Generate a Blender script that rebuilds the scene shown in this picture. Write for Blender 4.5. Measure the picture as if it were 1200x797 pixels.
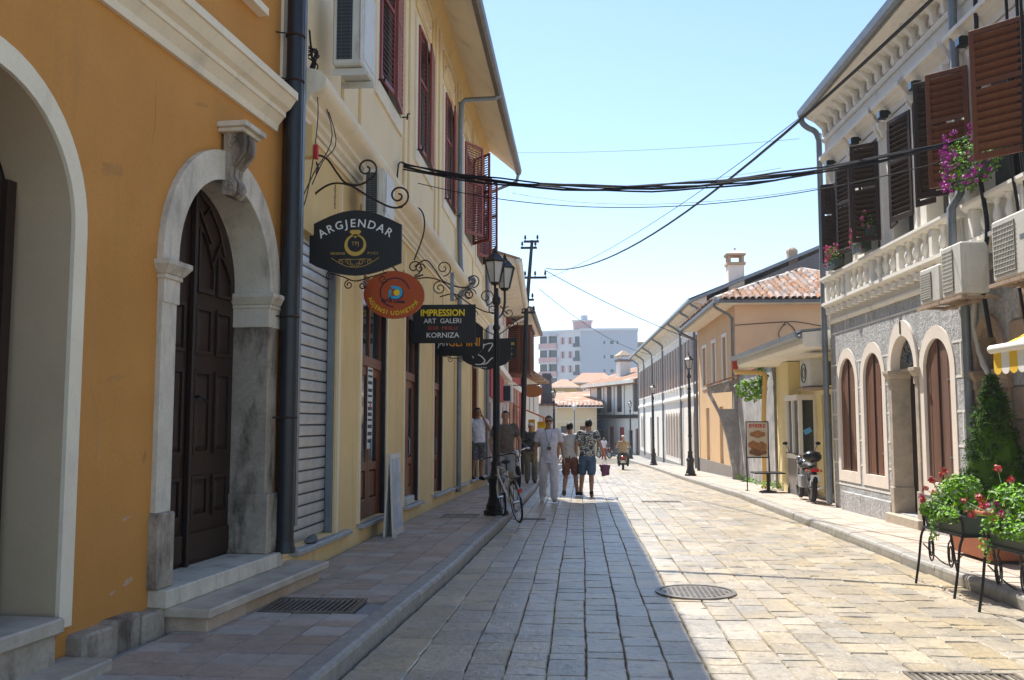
import bpy, bmesh, math, random
from mathutils import Vector, Matrix, noise
from mathutils.geometry import tessellate_polygon
random.seed(11)
PI = math.pi
for o in list(bpy.data.objects): bpy.data.objects.remove(o)
scn = bpy.context.scene
COL = scn.collection
# ------------------------------------------------------------------ camera
cam = bpy.data.cameras.new('camera'); camo = bpy.data.objects.new('camera', cam); COL.objects.link(camo)
cam.sensor_width = 36; cam.lens = 36*1092/1200; cam.clip_start = .05; cam.clip_end = 6000
camo.location = (0, 0, 1.6)
PITCH = math.atan(97/1092); YAW = math.atan(81*math.cos(PITCH)/1092)
camo.rotation_euler = (PI/2+PITCH, 0, YAW)
scn.camera = camo
scn.render.resolution_x = 1024; scn.render.resolution_y = 680
# ------------------------------------------------------------------ light
SUNV = Vector((-2.50, 5.3, 9.1)).normalized()          # towards the sun
world = bpy.data.worlds.new('World'); scn.world = world; world.use_nodes = True
wn = world.node_tree; wn.nodes.clear()
sky = wn.nodes.new('ShaderNodeTexSky'); sky.sky_type = 'NISHITA'; sky.sun_disc = False
sky.sun_elevation = math.asin(SUNV.z); sky.sun_rotation = math.atan2(SUNV.x, SUNV.y)
sky.altitude = 0; sky.air_density = 1.0; sky.dust_density = .2; sky.ozone_density = 2.2
bg = wn.nodes.new('ShaderNodeBackground'); bg.inputs[1].default_value = .13
wo = wn.nodes.new('ShaderNodeOutputWorld')
wn.links.new(sky.outputs[0], bg.inputs[0]); wn.links.new(bg.outputs[0], wo.inputs[0])
sl = bpy.data.lights.new('sun', 'SUN'); sl.energy = 5.0; sl.angle = math.radians(.53); sl.color = (1, .955, .88)
so = bpy.data.objects.new('sun', sl); COL.objects.link(so)
so.rotation_euler = SUNV.to_track_quat('Z', 'Y').to_euler()
so.location = (-20, 30, 60)
scn.view_settings.view_transform = 'Standard'; scn.view_settings.look = 'None'
scn.view_settings.gamma = 1; scn.view_settings.exposure = .92; scn.view_settings.use_curve_mapping = False
# ------------------------------------------------------------------ ground profile and kerbs
PROF = [(-60, 0), (9, 0), (12, -.012), (22, -.13), (34, -.43), (51, -.80), (66, -1.15), (72, -1.24), (80, -1.27), (3000, -1.27)]
def interp(tab, y):
    if y <= tab[0][0]: return tab[0][1]
    for (a, b), (c, d) in zip(tab, tab[1:]):
        if y <= c: return b+(d-b)*(y-a)/(c-a)
    return tab[-1][1]
def g(y): return interp(PROF, y)
LK = [(0, -1.68), (5.4, -1.56), (7.6, -1.46), (10.3, -1.34), (14, -1.27), (19, -1.22), (24, -1.22), (32, -1.40), (50, -1.55), (90, -1.7)]
RK = [(0, 3.95), (5, 3.9), (8.5, 3.76), (11, 3.66), (16, 3.64), (50, 3.62), (66, 3.5), (90, 2.6)]
def lk(y): return interp(LK, y)
def rk(y): return interp(RK, y)
KH = .12
# ------------------------------------------------------------------ materials
def nn(t, k, **a):
    n = t.nodes.new(k)
    for q, v in a.items(): setattr(n, q, v)
    return n
def M(name, c, c2=None, rough=.8, scale=2., bump=.15, bscale=60., metal=0., spec=.4, streak=None, sk=(5, 5, .5), slo=.52, shi=.72, stretch=None, rnd=0., fine=.12, dist=.01, coord='Object'):
    m = bpy.data.materials.new(name); m.use_nodes = True; t = m.node_tree; L = t.links
    b = t.nodes['Principled BSDF']
    tc = nn(t, 'ShaderNodeTexCoord')
    if coord == 'World': tc = nn(t, 'ShaderNodeNewGeometry'); coord = 'Position'
    src = tc.outputs[coord]
    if stretch:
        mp = nn(t, 'ShaderNodeMapping'); mp.inputs['Scale'].default_value = stretch
        L.new(src, mp.inputs[0]); src = mp.outputs[0]
    n1 = nn(t, 'ShaderNodeTexNoise'); n1.inputs['Scale'].default_value = scale; n1.inputs['Detail'].default_value = 6; n1.inputs['Roughness'].default_value = .6
    L.new(src, n1.inputs['Vector'])
    r1 = nn(t, 'ShaderNodeMapRange'); r1.inputs[1].default_value = .32; r1.inputs[2].default_value = .68
    L.new(n1.outputs[0], r1.inputs[0])
    mx = nn(t, 'ShaderNodeMix', data_type='RGBA'); c2 = c2 or tuple(v*.82 for v in c)
    mx.inputs[6].default_value = (*c, 1); mx.inputs[7].default_value = (*c2, 1); L.new(r1.outputs[0], mx.inputs[0])
    out = mx.outputs[2]
    n2 = nn(t, 'ShaderNodeTexNoise'); n2.inputs['Scale'].default_value = bscale; n2.inputs['Detail'].default_value = 4; n2.inputs['Roughness'].default_value = .7
    L.new(src, n2.inputs['Vector'])
    if streak:
        mp = nn(t, 'ShaderNodeMapping'); mp.inputs['Scale'].default_value = sk; L.new(tc.outputs[coord], mp.inputs[0])
        n3 = nn(t, 'ShaderNodeTexNoise'); n3.inputs['Scale'].default_value = 1; n3.inputs['Detail'].default_value = 8; n3.inputs['Roughness'].default_value = .65
        L.new(mp.outputs[0], n3.inputs['Vector'])
        r3 = nn(t, 'ShaderNodeMapRange'); r3.inputs[1].default_value = slo; r3.inputs[2].default_value = shi; L.new(n3.outputs[0], r3.inputs[0])
        m3 = nn(t, 'ShaderNodeMix', data_type='RGBA'); L.new(r3.outputs[0], m3.inputs[0]); L.new(out, m3.inputs[6]); m3.inputs[7].default_value = (*streak, 1)
        out = m3.outputs[2]
    # value modulation: fine noise + per object / island
    r2 = nn(t, 'ShaderNodeMapRange'); r2.inputs[1].default_value = .25; r2.inputs[2].default_value = .75; r2.inputs[3].default_value = 1-fine; r2.inputs[4].default_value = 1+fine
    L.new(n2.outputs[0], r2.inputs[0]); val = r2.outputs[0]
    hs = nn(t, 'ShaderNodeHueSaturation')
    if rnd:
        oi = nn(t, 'ShaderNodeObjectInfo'); ge = nn(t, 'ShaderNodeNewGeometry')
        ad = nn(t, 'ShaderNodeMath', operation='ADD'); L.new(oi.outputs['Random'], ad.inputs[0]); L.new(ge.outputs['Random Per Island'], ad.inputs[1])
        fr = nn(t, 'ShaderNodeMath', operation='FRACT'); L.new(ad.outputs[0], fr.inputs[0])
        r4 = nn(t, 'ShaderNodeMapRange'); r4.inputs[3].default_value = 1-rnd; r4.inputs[4].default_value = 1+rnd*.7; L.new(fr.outputs[0], r4.inputs[0])
        mu = nn(t, 'ShaderNodeMath', operation='MULTIPLY'); L.new(val, mu.inputs[0]); L.new(r4.outputs[0], mu.inputs[1]); val = mu.outputs[0]
        # saturation wanders too
        m5 = nn(t, 'ShaderNodeMath', operation='MULTIPLY'); L.new(fr.outputs[0], m5.inputs[0]); m5.inputs[1].default_value = 7.31
        f5 = nn(t, 'ShaderNodeMath', operation='FRACT'); L.new(m5.outputs[0], f5.inputs[0])
        r5 = nn(t, 'ShaderNodeMapRange'); r5.inputs[3].default_value = 1-rnd*1.6; r5.inputs[4].default_value = 1+rnd*1.3; L.new(f5.outputs[0], r5.inputs[0])
        L.new(r5.outputs[0], hs.inputs['Saturation'])
    L.new(out, hs.inputs['Color']); L.new(val, hs.inputs['Value'])
    L.new(hs.outputs[0], b.inputs['Base Color'])
    b.inputs['Roughness'].default_value = rough; b.inputs['Metallic'].default_value = metal
    b.inputs['Specular IOR Level'].default_value = spec
    if bump:
        bp = nn(t, 'ShaderNodeBump'); bp.inputs['Strength'].default_value = bump; bp.inputs['Distance'].default_value = dist
        L.new(n2.outputs[0], bp.inputs['Height']); L.new(bp.outputs[0], b.inputs['Normal'])
    return m
def flat(name, c, rough=.6, metal=0., emit=0., spec=.4, alpha=1.):
    m = bpy.data.materials.new(name); m.use_nodes = True; b = m.node_tree.nodes['Principled BSDF']
    b.inputs['Base Color'].default_value = (*c, 1); b.inputs['Roughness'].default_value = rough; b.inputs['Metallic'].default_value = metal
    b.inputs['Specular IOR Level'].default_value = spec
    return m
K = {}
K['orange'] = M('orange_plaster', (.55, .255, .062), (.47, .21, .048), rough=.9, scale=1.1, bump=.25, bscale=38, fine=.08, streak=(.40, .20, .065), sk=(2.2, 2.2, .45), slo=.54, shi=.84)
K['cream'] = M('cream_plaster', (.82, .67, .44), (.76, .61, .385), rough=.9, scale=1.2, bump=.1, bscale=50, fine=.04, streak=(.55, .47, .33), sk=(3, 3, .4), slo=.58, shi=.9)
K['yellow'] = M('yellow_plaster', (.74, .54, .255), (.66, .475, .22), rough=.9, scale=1.2, bump=.1, bscale=50, fine=.05, streak=(.42, .32, .17), sk=(4, 4, .5), slo=.56, shi=.85)
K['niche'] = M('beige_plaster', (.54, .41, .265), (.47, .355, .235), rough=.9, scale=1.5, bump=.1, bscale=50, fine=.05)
K['creamtrim'] = M('cream_trim', (.80, .70, .53), (.72, .62, .47), rough=.8, scale=2, bump=.1, bscale=40, fine=.05, streak=(.48, .43, .36), sk=(4, 4, .8), slo=.56, shi=.85)
K['whitestone'] = M('white_stone', (.64, .57, .46), (.52, .46, .37), rough=.75, scale=4, bump=.25, bscale=35, fine=.1, streak=(.26, .23, .20), sk=(5, 5, 1.2), slo=.52, shi=.75)
K['dirtystone'] = M('stained_marble', (.40, .335, .26), (.27, .225, .175), rough=.7, scale=4, bump=.4, bscale=30, fine=.2, streak=(.10, .075, .055), sk=(4, 4, 1.4), slo=.47, shi=.62)
K['stepstone'] = M('step_limestone', (.52, .44, .34), (.39, .33, .26), rough=.6, scale=5, bump=.25, bscale=40, fine=.12, streak=(.22, .2, .18), sk=(2, 2, 2), slo=.5, shi=.75)
K['pinkstone'] = M('pink_limestone', (.50, .36, .24), (.40, .29, .2), rough=.8, scale=5, bump=.3, bscale=30, fine=.12, rnd=.1)
K['block'] = M('blue_grey_stone', (.47, .47, .465), (.37, .37, .375), rough=.85, scale=6, bump=1.0, bscale=17, fine=.42, dist=.03, streak=(.2, .19, .18), sk=(5, 5, 1), slo=.5, shi=.8)
K['soffitpaint'] = M('pale_soffit_paint', (.80, .73, .60), (.72, .65, .53), rough=.9, scale=2, bump=.08, streak=(.55, .47, .36), sk=(2, 2, 2), slo=.55, shi=.85)
K['darkwood'] = M('dark_door_wood', (.036, .017, .010), (.018, .009, .006), rough=.5, scale=2, bump=.25, bscale=30, stretch=(14, 14, 1.2), fine=.25)
K['redwood'] = M('varnished_wood', (.20, .060, .022), (.13, .036, .014), rough=.38, scale=3, bump=.12, bscale=26, stretch=(12, 12, 1), fine=.2)
K['redshutter'] = M('oxblood_paint', (.30, .058, .038), (.21, .045, .03), rough=.5, scale=3, bump=.08, bscale=30, fine=.1)
K['brownshutter'] = M('brown_shutter_paint', (.17, .058, .024), (.115, .04, .018), rough=.5, scale=2, bump=.15, bscale=24, stretch=(8, 8, 1), fine=.2)
K['darkshutter'] = M('dark_shutter_wood', (.042, .022, .013), (.026, .014, .009), rough=.6, scale=3, bump=.15, bscale=24, fine=.2)
K['plankwood'] = M('plank_wood', (.19, .085, .045), (.11, .048, .026), rough=.65, scale=2.5, bump=.25, bscale=20, stretch=(16, 16, 1), fine=.25, rnd=.12, coord='World')
K['black'] = M('black_iron', (.017, .016, .016), (.026, .025, .024), rough=.45, scale=8, bump=.1, bscale=60, metal=.2, fine=.15)
K['rust'] = M('rusted_iron', (.062, .028, .018), (.03, .02, .016), rough=.6, scale=14, bump=.2, bscale=60, metal=.3, fine=.2)
K['pipedark'] = M('dark_downpipe', (.016, .017, .020), (.024, .025, .028), rough=.4, scale=4, bump=.05, bscale=40, metal=.0, fine=.1)
K['zinc'] = M('zinc_pipe', (.23, .255, .285), (.17, .19, .21), rough=.45, scale=4, bump=.05, bscale=40, metal=.35, fine=.1)
K['gutter'] = M('gutter_metal', (.18, .165, .15), (.13, .12, .11), rough=.5, scale=4, bump=.05, bscale=30, metal=.3, fine=.1)
K['roll'] = M('galvanised_shutter', (.52, .52, .50), (.40, .40, .39), rough=.38, scale=3, bump=.06, bscale=40, metal=.35, fine=.1, streak=(.2, .2, .2), sk=(2, 2, 3), slo=.55, shi=.85)
K['sill'] = M('grey_marble_sill', (.38, .38, .37), (.28, .28, .28), rough=.45, scale=6, bump=.15, bscale=40, fine=.1)
K['acwhite'] = M('ac_casing', (.62, .60, .54), (.54, .52, .46), rough=.5, scale=4, bump=.05, bscale=40, fine=.05, streak=(.34, .30, .24), sk=(6, 6, 1.5), slo=.56, shi=.82)
K['acgrille'] = M('ac_grille', (.025, .035, .045), (.03, .04, .05), rough=.5, fine=.2)
K['glass'] = flat('dark_glass', (.02, .028, .032), rough=.06, spec=.8)
K['interior'] = flat('dark_interior', (.012, .011, .010), rough=.9)  # near-black colour stands in for the shade inside rooms and pits
K['road'] = M('paving_limestone', (.50, .41, .275), (.32, .285, .23), rough=.30, scale=1.7, bump=.9, bscale=19, fine=.24, rnd=.15, dist=.016, spec=.6, streak=(.17, .15, .13), sk=(7, 5, 5), slo=.55, shi=.76, coord='World')
K['joint'] = M('dark_joint_sand', (.12, .105, .085), (.19, .17, .14), rough=.95, scale=10, bump=.4, bscale=60, fine=.25)
K['tile'] = M('pavement_tile_stone', (.44, .335, .26), (.33, .255, .20), rough=.55, scale=5, bump=.35, bscale=30, fine=.16, rnd=.12, streak=(.20, .17, .145), sk=(6, 6, 6), slo=.55, shi=.8, coord='World')
K['tilepale'] = M('pale_pavement_tile', (.46, .41, .35), (.38, .335, .285), rough=.5, scale=5, bump=.35, bscale=30, fine=.16, rnd=.1, streak=(.22, .19, .165), sk=(6, 6, 6), slo=.55, shi=.8, coord='World')
K['tilepink'] = M('pink_pavement_tile', (.50, .41, .335), (.42, .34, .28), rough=.6, scale=3, bump=.3, bscale=30, fine=.14, rnd=.08, streak=(.28, .23, .19), sk=(3, 3, 3), slo=.55, shi=.8, coord='World')
K['kerb'] = M('kerb_granite', (.36, .335, .29), (.24, .225, .20), rough=.55, scale=9, bump=.35, bscale=70, fine=.25, rnd=.08, coord='World')
K['concrete'] = M('grey_concrete', (.32, .305, .28), (.23, .22, .205), rough=.9, scale=2, bump=.3, bscale=30, fine=.15)
K['gwall'] = M('dark_cement_render', (.17, .165, .165), (.125, .12, .12), rough=.95, scale=1.5, bump=.3, bscale=25, fine=.15)
K['ground'] = M('dusty_ground', (.30, .27, .22), (.24, .22, .18), rough=.95, scale=.5, bump=.3, bscale=6, fine=.15)
K['white'] = M('white_plaster', (.82, .78, .70), (.75, .71, .63), rough=.9, scale=1.5, bump=.12, bscale=40, fine=.05, streak=(.42, .38, .33), sk=(3, 3, .6), slo=.56, shi=.85)
K['whitetrim'] = M('white_painted_trim', (.86, .82, .74), (.79, .75, .67), rough=.8, scale=3, bump=.12, bscale=40, fine=.06, streak=(.42, .36, .29), sk=(5, 5, 1), slo=.58, shi=.88)
K['archtrim'] = M('pinkish_cream_surround', (.80, .71, .62), (.73, .65, .56), rough=.85, scale=3, bump=.08, bscale=40, fine=.04)
K['peach'] = M('peach_plaster', (.70, .44, .26), (.64, .39, .225), rough=.9, scale=1, bump=.1, bscale=40, fine=.05)
K['peachlight'] = M('apricot_plaster', (.68, .46, .24), (.62, .41, .21), rough=.9, scale=1, bump=.1, bscale=40, fine=.05)
K['terracotta'] = M('terracotta_roof_tile', (.36, .205, .135), (.23, .13, .085), rough=.9, scale=5, bump=.3, bscale=30, fine=.2, rnd=.35, streak=(.42, .36, .28), sk=(9, 9, 9), slo=.5, shi=.72, coord='World')
K['mortar'] = M('ridge_mortar', (.62, .57, .49), (.5, .46, .4), rough=.95, scale=5, bump=.4, bscale=30, fine=.15)
K['pot'] = M('terracotta_pot', (.36, .125, .055), (.30, .10, .045), rough=.8, scale=5, bump=.1, bscale=40, fine=.08)
K['greenbox'] = M('green_planter_plastic', (.045, .062, .048), (.035, .05, .04), rough=.5, scale=5, bump=.05, fine=.1)
K['leaf'] = M('bright_leaf', (.22, .46, .02), (.13, .30, .016), rough=.7, spec=.15, scale=8, bump=0, fine=.1, rnd=.35)
K['leafdark'] = M('cypress_foliage', (.055, .115, .024), (.085, .15, .032), rough=.8, spec=.1, scale=7, bump=0, fine=.15, rnd=.4)
K['red'] = M('red_petal', (.62, .020, .012), (.5, .015, .02), rough=.5, bump=0, rnd=.25)
K['pink'] = M('pink_petal', (.62, .03, .20), (.55, .05, .25), rough=.5, bump=0, rnd=.25)
K['magenta'] = M('magenta_petal', (.42, .035, .36), (.5, .05, .4), rough=.5, bump=0, rnd=.25)
K['bark'] = M('bark', (.11, .075, .05), rough=.9, bump=.3)
K['cable'] = flat('cable_rubber', (.012, .012, .014), rough=.55)
K['cablegrey'] = flat('weathered_wire', (.10, .12, .14), rough=.6)
# ------------------------------------------------------------------ mesh helper
class MB:
    def __init__(s): s.v = []; s.f = []
    def add(s, vs, fs):
        n = len(s.v); s.v += [tuple(p) for p in vs]; s.f += [tuple(i+n for i in f) for f in fs]; return s
    def box(s, x0, x1, y0, y1, z0, z1):
        return s.add([(x0,y0,z0),(x1,y0,z0),(x1,y1,z0),(x0,y1,z0),(x0,y0,z1),(x1,y0,z1),(x1,y1,z1),(x0,y1,z1)],
                     [(0,3,2,1),(4,5,6,7),(0,1,5,4),(1,2,6,5),(2,3,7,6),(3,0,4,7)])
    def wb(s, s0, s1, o0, o1, z0, z1):          # wall-local box: s along, o outwards, z up
        return s.box(min(s0,s1), max(s0,s1), -max(o0,o1), -min(o0,o1), min(z0,z1), max(z0,z1))
    def hexa(s, p): return s.add(p, [(0,3,2,1),(4,5,6,7),(0,1,5,4),(1,2,6,5),(2,3,7,6),(3,0,4,7)])
    def tube(s, pts, r, n=6, cap=True, closed=False):
        pts = [Vector(p) for p in pts]; R = r if isinstance(r, (list, tuple)) else [r]*len(pts)
        vs = []; prev = None; N = len(pts)
        for i, p in enumerate(pts):
            a = pts[(i-1) % N] if (i or closed) else pts[0]; b = pts[(i+1) % N] if (i < N-1 or closed) else pts[-1]
            t = (b-a); t = t.normalized() if t.length > 1e-9 else Vector((0,0,1))
            if prev is None:
                u = t.orthogonal().normalized()
            else:
                u = (prev-t*prev.dot(t)); u = u.normalized() if u.length > 1e-6 else t.orthogonal().normalized()
            prev = u; w = t.cross(u)
            for k in range(n):
                an = 2*PI*k/n; vs.append(p+(u*math.cos(an)+w*math.sin(an))*R[i])
        fs = []
        for i in range(N-1 if not closed else N):
            j = (i+1) % N
            for k in range(n):
                k2 = (k+1) % n; fs.append((i*n+k, i*n+k2, j*n+k2, j*n+k))
        if cap and not closed:
            fs.append(tuple(range(n-1, -1, -1))); fs.append(tuple((N-1)*n+k for k in range(n)))
        return s.add(vs, fs)
    def lathe(s, prof, n=12, loc=(0,0,0), axis='z', sx=1, sy=1, rot=0):
        vs = []; fs = []; m = len(prof)
        for r, z in prof:
            for k in range(n):
                a = 2*PI*k/n+rot; x, y = r*math.cos(a)*sx, r*math.sin(a)*sy
                p = (x, y, z) if axis == 'z' else ((z, x, y) if axis == 'x' else (x, z, -y))
                vs.append((p[0]+loc[0], p[1]+loc[1], p[2]+loc[2]))
        for i in range(m-1):
            for k in range(n):
                k2 = (k+1) % n; fs.append((i*n+k, i*n+k2, (i+1)*n+k2, (i+1)*n+k))
        fs.append(tuple(range(n-1, -1, -1))); fs.append(tuple((m-1)*n+k for k in range(n)))
        return s.add(vs, fs)
    def prism(s, poly, o0, o1, f=None):          # poly in (s,z), extruded in o (wall-local)
        f = f or (lambda a, z, o: (a, -o, z)); n = len(poly)
        vs = [f(a, z, o0) for a, z in poly]+[f(a, z, o1) for a, z in poly]
        tri = tessellate_polygon([[Vector((a, z, 0)) for a, z in poly]])
        fs = [tuple(t) for t in tri]+[tuple(i+n for i in reversed(t)) for t in tri]
        fs += [(i, (i+1) % n, n+(i+1) % n, n+i) for i in range(n)]
        return s.add(vs, fs)
    def sweep(s, prof, a, b, f=None):            # wall-local profile (o,z) extruded along s from a to b
        n = len(prof); vs = [(a, -o, z) for o, z in prof]+[(b, -o, z) for o, z in prof]
        tri = tessellate_polygon([[Vector((o, z, 0)) for o, z in prof]])
        fs = [tuple(t) for t in tri]+[tuple(i+n for i in reversed(t)) for t in tri]
        fs += [(i, (i+1) % n, n+(i+1) % n, n+i) for i in range(n)]
        return s.add(vs, fs)
    def band(s, outer, inner, o0, o1, closed=False):   # moulding between two matched outlines
        n = len(outer); vs = []
        for (a, z), (c, d) in zip(outer, inner): vs += [(a,-o1,z),(c,-o1,d),(a,-o0,z),(c,-o0,d)]
        fs = []
        for i in range(n if closed else n-1):
            j = (i+1) % n; A, B = i*4, j*4
            fs += [(A,A+1,B+1,B),(A,B,B+2,A+2),(A+1,A+3,B+3,B+1)]
        if not closed: fs += [(0,2,3,1),(n*4-4,n*4-3,n*4-1,n*4-2)]
        return s.add(vs, fs)
    def disc(s, c, r, nrm='y', n=16, sx=1, sz=1):
        vs = [(c[0]+r*sx*math.cos(2*PI*k/n), c[1], c[2]+r*sz*math.sin(2*PI*k/n)) for k in range(n)]
        return s.add(vs, [tuple(range(n))])
    def ell(s, c, r, seg=10, rings=7):
        vs = [(c[0], c[1], c[2]-r[2])]
        for i in range(1, rings):
            t = -PI/2+PI*i/rings
            for k in range(seg):
                a = 2*PI*k/seg; vs.append((c[0]+r[0]*math.cos(t)*math.cos(a), c[1]+r[1]*math.cos(t)*math.sin(a), c[2]+r[2]*math.sin(t)))
        vs.append((c[0], c[1], c[2]+r[2])); fs = []
        for k in range(seg): fs.append((0, 1+(k+1) % seg, 1+k))
        for i in range(rings-2):
            for k in range(seg):
                a = 1+i*seg+k; b = 1+i*seg+(k+1) % seg; fs.append((a, b, b+seg, a+seg))
        T = len(vs)-1
        for k in range(seg): fs.append((T, 1+(rings-2)*seg+k, 1+(rings-2)*seg+(k+1) % seg))
        return s.add(vs, fs)
    def xf(s, mat, start=0):
        s.v = s.v[:start]+[tuple(mat @ Vector(p)) for p in s.v[start:]]; return s
    def warp(s, fn): s.v = [fn(*p) for p in s.v]; return s
    def mesh(s, name, m=None, smooth=None, bevel=0, fix=True):
        me = bpy.data.meshes.new(name); me.from_pydata(s.v, [], s.f)
        if fix or bevel:
            bm = bmesh.new(); bm.from_mesh(me)
            if bevel:
                es = [e for e in bm.edges if len(e.link_faces) == 2 and e.calc_face_angle(0) > .5]
                bmesh.ops.bevel(bm, geom=es, offset=bevel, segments=1, affect='EDGES', clamp_overlap=True)
            bmesh.ops.recalc_face_normals(bm, faces=bm.faces); bm.to_mesh(me); bm.free()
        if m: me.materials.append(K[m] if isinstance(m, str) else m)
        if smooth is not None:
            me.polygons.foreach_set('use_smooth', [True]*len(me.polygons)); me.set_sharp_from_angle(angle=math.radians(smooth))
        return me
    def build(s, name, m, parent=None, smooth=None, bevel=0, warp=None, fix=True, loc=None):
        if warp: s.warp(warp)
        me = s.mesh(name, m, smooth, bevel, fix)
        return link(name, me, parent, loc)
def link(name, me, parent=None, loc=None, rot=None, scale=None):
    o = bpy.data.objects.new(name, me); COL.objects.link(o)
    if parent: o.parent = parent
    if loc is not None: o.location = loc
    if rot is not None: o.rotation_euler = rot
    if scale is not None: o.scale = scale
    return o
def tag(o, label, cat, group=None, kind=None):
    if label: o['label'] = label
    if cat: o['category'] = cat
    if group: o['group'] = group
    if kind: o['kind'] = kind
    return o
def struct(o): o['kind'] = 'structure'; return o
def thing(name, label, cat, loc=(0,0,0), rotz=0, group=None):
    o = bpy.data.objects.new(name, None); COL.objects.link(o); o.empty_display_size = .2
    o.location = loc; o.rotation_euler = (0, 0, rotz); return tag(o, label, cat, group)
def kids(o): return [c for c in o.children]
def copy_tree(o, parent=None):
    c = o.copy(); COL.objects.link(c); c.parent = parent
    for ch in list(o.children): copy_tree(ch, c)
    return c
def copied(o, loc, rotz, label, group=None):
    c = copy_tree(o); c.location = loc; c.rotation_euler = (0, 0, rotz); c['label'] = label
    if group: c['group'] = group
    return c
def arch(s0, s1, z0, zs, n=12, rise=None):
    c = (s0+s1)/2; r = (s1-s0)/2; h = rise or r
    return [(s1, z0)]+[(c+r*math.cos(PI*i/n), zs+h*math.sin(PI*i/n)) for i in range(n+1)]+[(s0, z0)]
def wall(mb, outer, holes, depth=.3, closed_bottom=True):
    loops = [[Vector((a, z, 0)) for a, z in outer]]+[[Vector((a, z, 0)) for a, z in h] for h in holes]
    tri = tessellate_polygon(loops); flatv = [p for l in loops for p in l]
    vs = [(p.x, 0, p.y) for p in flatv]
    # orient outwards (-y)
    fs = []
    for t in tri:
        a, b, c = (flatv[i] for i in t)
        fs.append(tuple(t) if (b-a).cross(c-a).z > 0 else tuple(reversed(t)))
    mb.add(vs, fs)
    for h in holes:
        n = len(h); vs = [(a, 0, z) for a, z in h]+[(a, depth, z) for a, z in h]
        mb.add(vs, [(i, (i+1) % n, n+(i+1) % n, n+i) for i in range(n)])
    return mb
def text(s, size, mat, parent, loc, name='lettering', ext=.004, xs=1., bold=0., rot=(PI/2,0,0), spacing=1., align='CENTER'):
    cu = bpy.data.curves.new('t', 'FONT'); cu.body = s; cu.size = size; cu.extrude = ext; cu.align_x = align; cu.align_y = 'CENTER'
    cu.offset = bold; cu.space_character = spacing; cu.resolution_u = 3
    to = bpy.data.objects.new('t', cu); COL.objects.link(to)
    dg = bpy.context.evaluated_depsgraph_get(); me = bpy.data.meshes.new_from_object(to.evaluated_get(dg))
    bpy.data.objects.remove(to); bpy.data.curves.remove(cu); me.name = name; me.materials.clear(); me.materials.append(K[mat] if isinstance(mat, str) else mat)
    return link(name, me, parent, loc, rot, (xs, 1, 1))
def arctext(s, size, mat, parent, centre, rad, a0, a1, name='lettering', y=-.02, top=True, ry=None, bold=0.):
    mb_v = []; mb_f = []; n = len(s); ry = ry or rad; adv = {'I': .45, 'J': .55, ' ': .5, 'E': .85, 'T': .85, 'M': 1.25, 'G': 1.1, 'N': 1.1, 'D': 1.1, 'R': .95, 'A': 1.0, 'H': 1.05, 'U': 1.0, 'S': .8}
    ws = [adv.get(c, 1) for c in s]; cum = [sum(ws[:i])+ws[i]/2 for i in range(n)]; tot = cum[-1]-cum[0]
    for i, ch in enumerate(s):
        if ch == ' ': continue
        a = a0+(a1-a0)*(cum[i]-cum[0])/tot
        o = text(ch, size, mat, None, (0,0,0), bold=bold); me = o.data
        x, z = centre[0]+rad*math.sin(a), centre[1]+(ry*math.cos(a) if top else -ry*math.cos(a))
        th = a*(ry/rad) if top else -a*(ry/rad)
        T = Matrix.Translation((x, y, z)) @ Matrix.Rotation(th, 4, 'Y') @ Matrix.Rotation(PI/2, 4, 'X')
        k = len(mb_v); mb_v += [tuple(T @ v.co) for v in me.vertices]; mb_f += [tuple(q+k for q in p.vertices) for p in me.polygons]
        bpy.data.objects.remove(o); bpy.data.meshes.remove(me)
    me = bpy.data.meshes.new(name); me.from_pydata(mb_v, [], mb_f); me.materials.append(K[mat] if isinstance(mat, str) else mat)
    return link(name, me, parent)
def spiral(c, r0, r1, a0, turns, n=26):
    return [(c[0]+(r0+(r1-r0)*i/n)*math.cos(a0+turns*2*PI*i/n), c[1]+(r0+(r1-r0)*i/n)*math.sin(a0+turns*2*PI*i/n)) for i in range(n+1)]
def smoothpts(pts, k=6):
    out = []; P_ = [Vector(p) for p in pts]; n = len(P_)
    for i in range(n-1):
        p0, p1, p2, p3 = P_[max(i-1,0)], P_[i], P_[i+1], P_[min(i+2,n-1)]
        for j in range(k):
            t = j/k; out.append(.5*((2*p1)+(-p0+p2)*t+(2*p0-5*p1+4*p2-p3)*t*t+(-p0+3*p1-3*p2+p3)*t**3))
    out.append(P_[-1]); return out
# ================================================================== GROUND, ROAD, PAVEMENTS
def proj(x, y, z):
    f = Vector((-math.sin(YAW)*math.cos(PITCH), math.cos(YAW)*math.cos(PITCH), math.sin(PITCH))); r = Vector((math.cos(YAW), math.sin(YAW), 0)); u = r.cross(f)
    d = Vector((x, y, z-1.6)); w = d.dot(f)
    if w < .1: return (-9999, -9999)
    return (600+1092*d.dot(r)/w, 398.5-1092*d.dot(u)/w)
ys = [-40, 0, 9, 12, 22, 34, 51, 66, 72, 80, 120, 300, 900, 3000]
mb = MB(); vs = []
for y in ys:
    for x in (-1800, -60, 60, 1800): vs.append((x, y, g(y)-.10))
mb.add(vs, [(i*4+k, i*4+k+1, i*4+k+5, i*4+k+4) for i in range(len(ys)-1) for k in range(3)])
struct(mb.build('ground', 'ground'))
mb = MB(); vs = []; YY = [-6+1.0*i for i in range(0, 112)]
for y in YY:
    for x in (lk(y)-.08, rk(y)+.08): vs.append((x, y, g(y)-.028))
mb.add(vs, [(i*2, i*2+1, i*2+3, i*2+2) for i in range(len(YY)-1)])
road = struct(mb.build('road', 'joint'))
# square at the far end of the street
struct(MB().box(-16, 14, 62, 96, -1.33, -1.285).build('square', 'road'))
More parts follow.
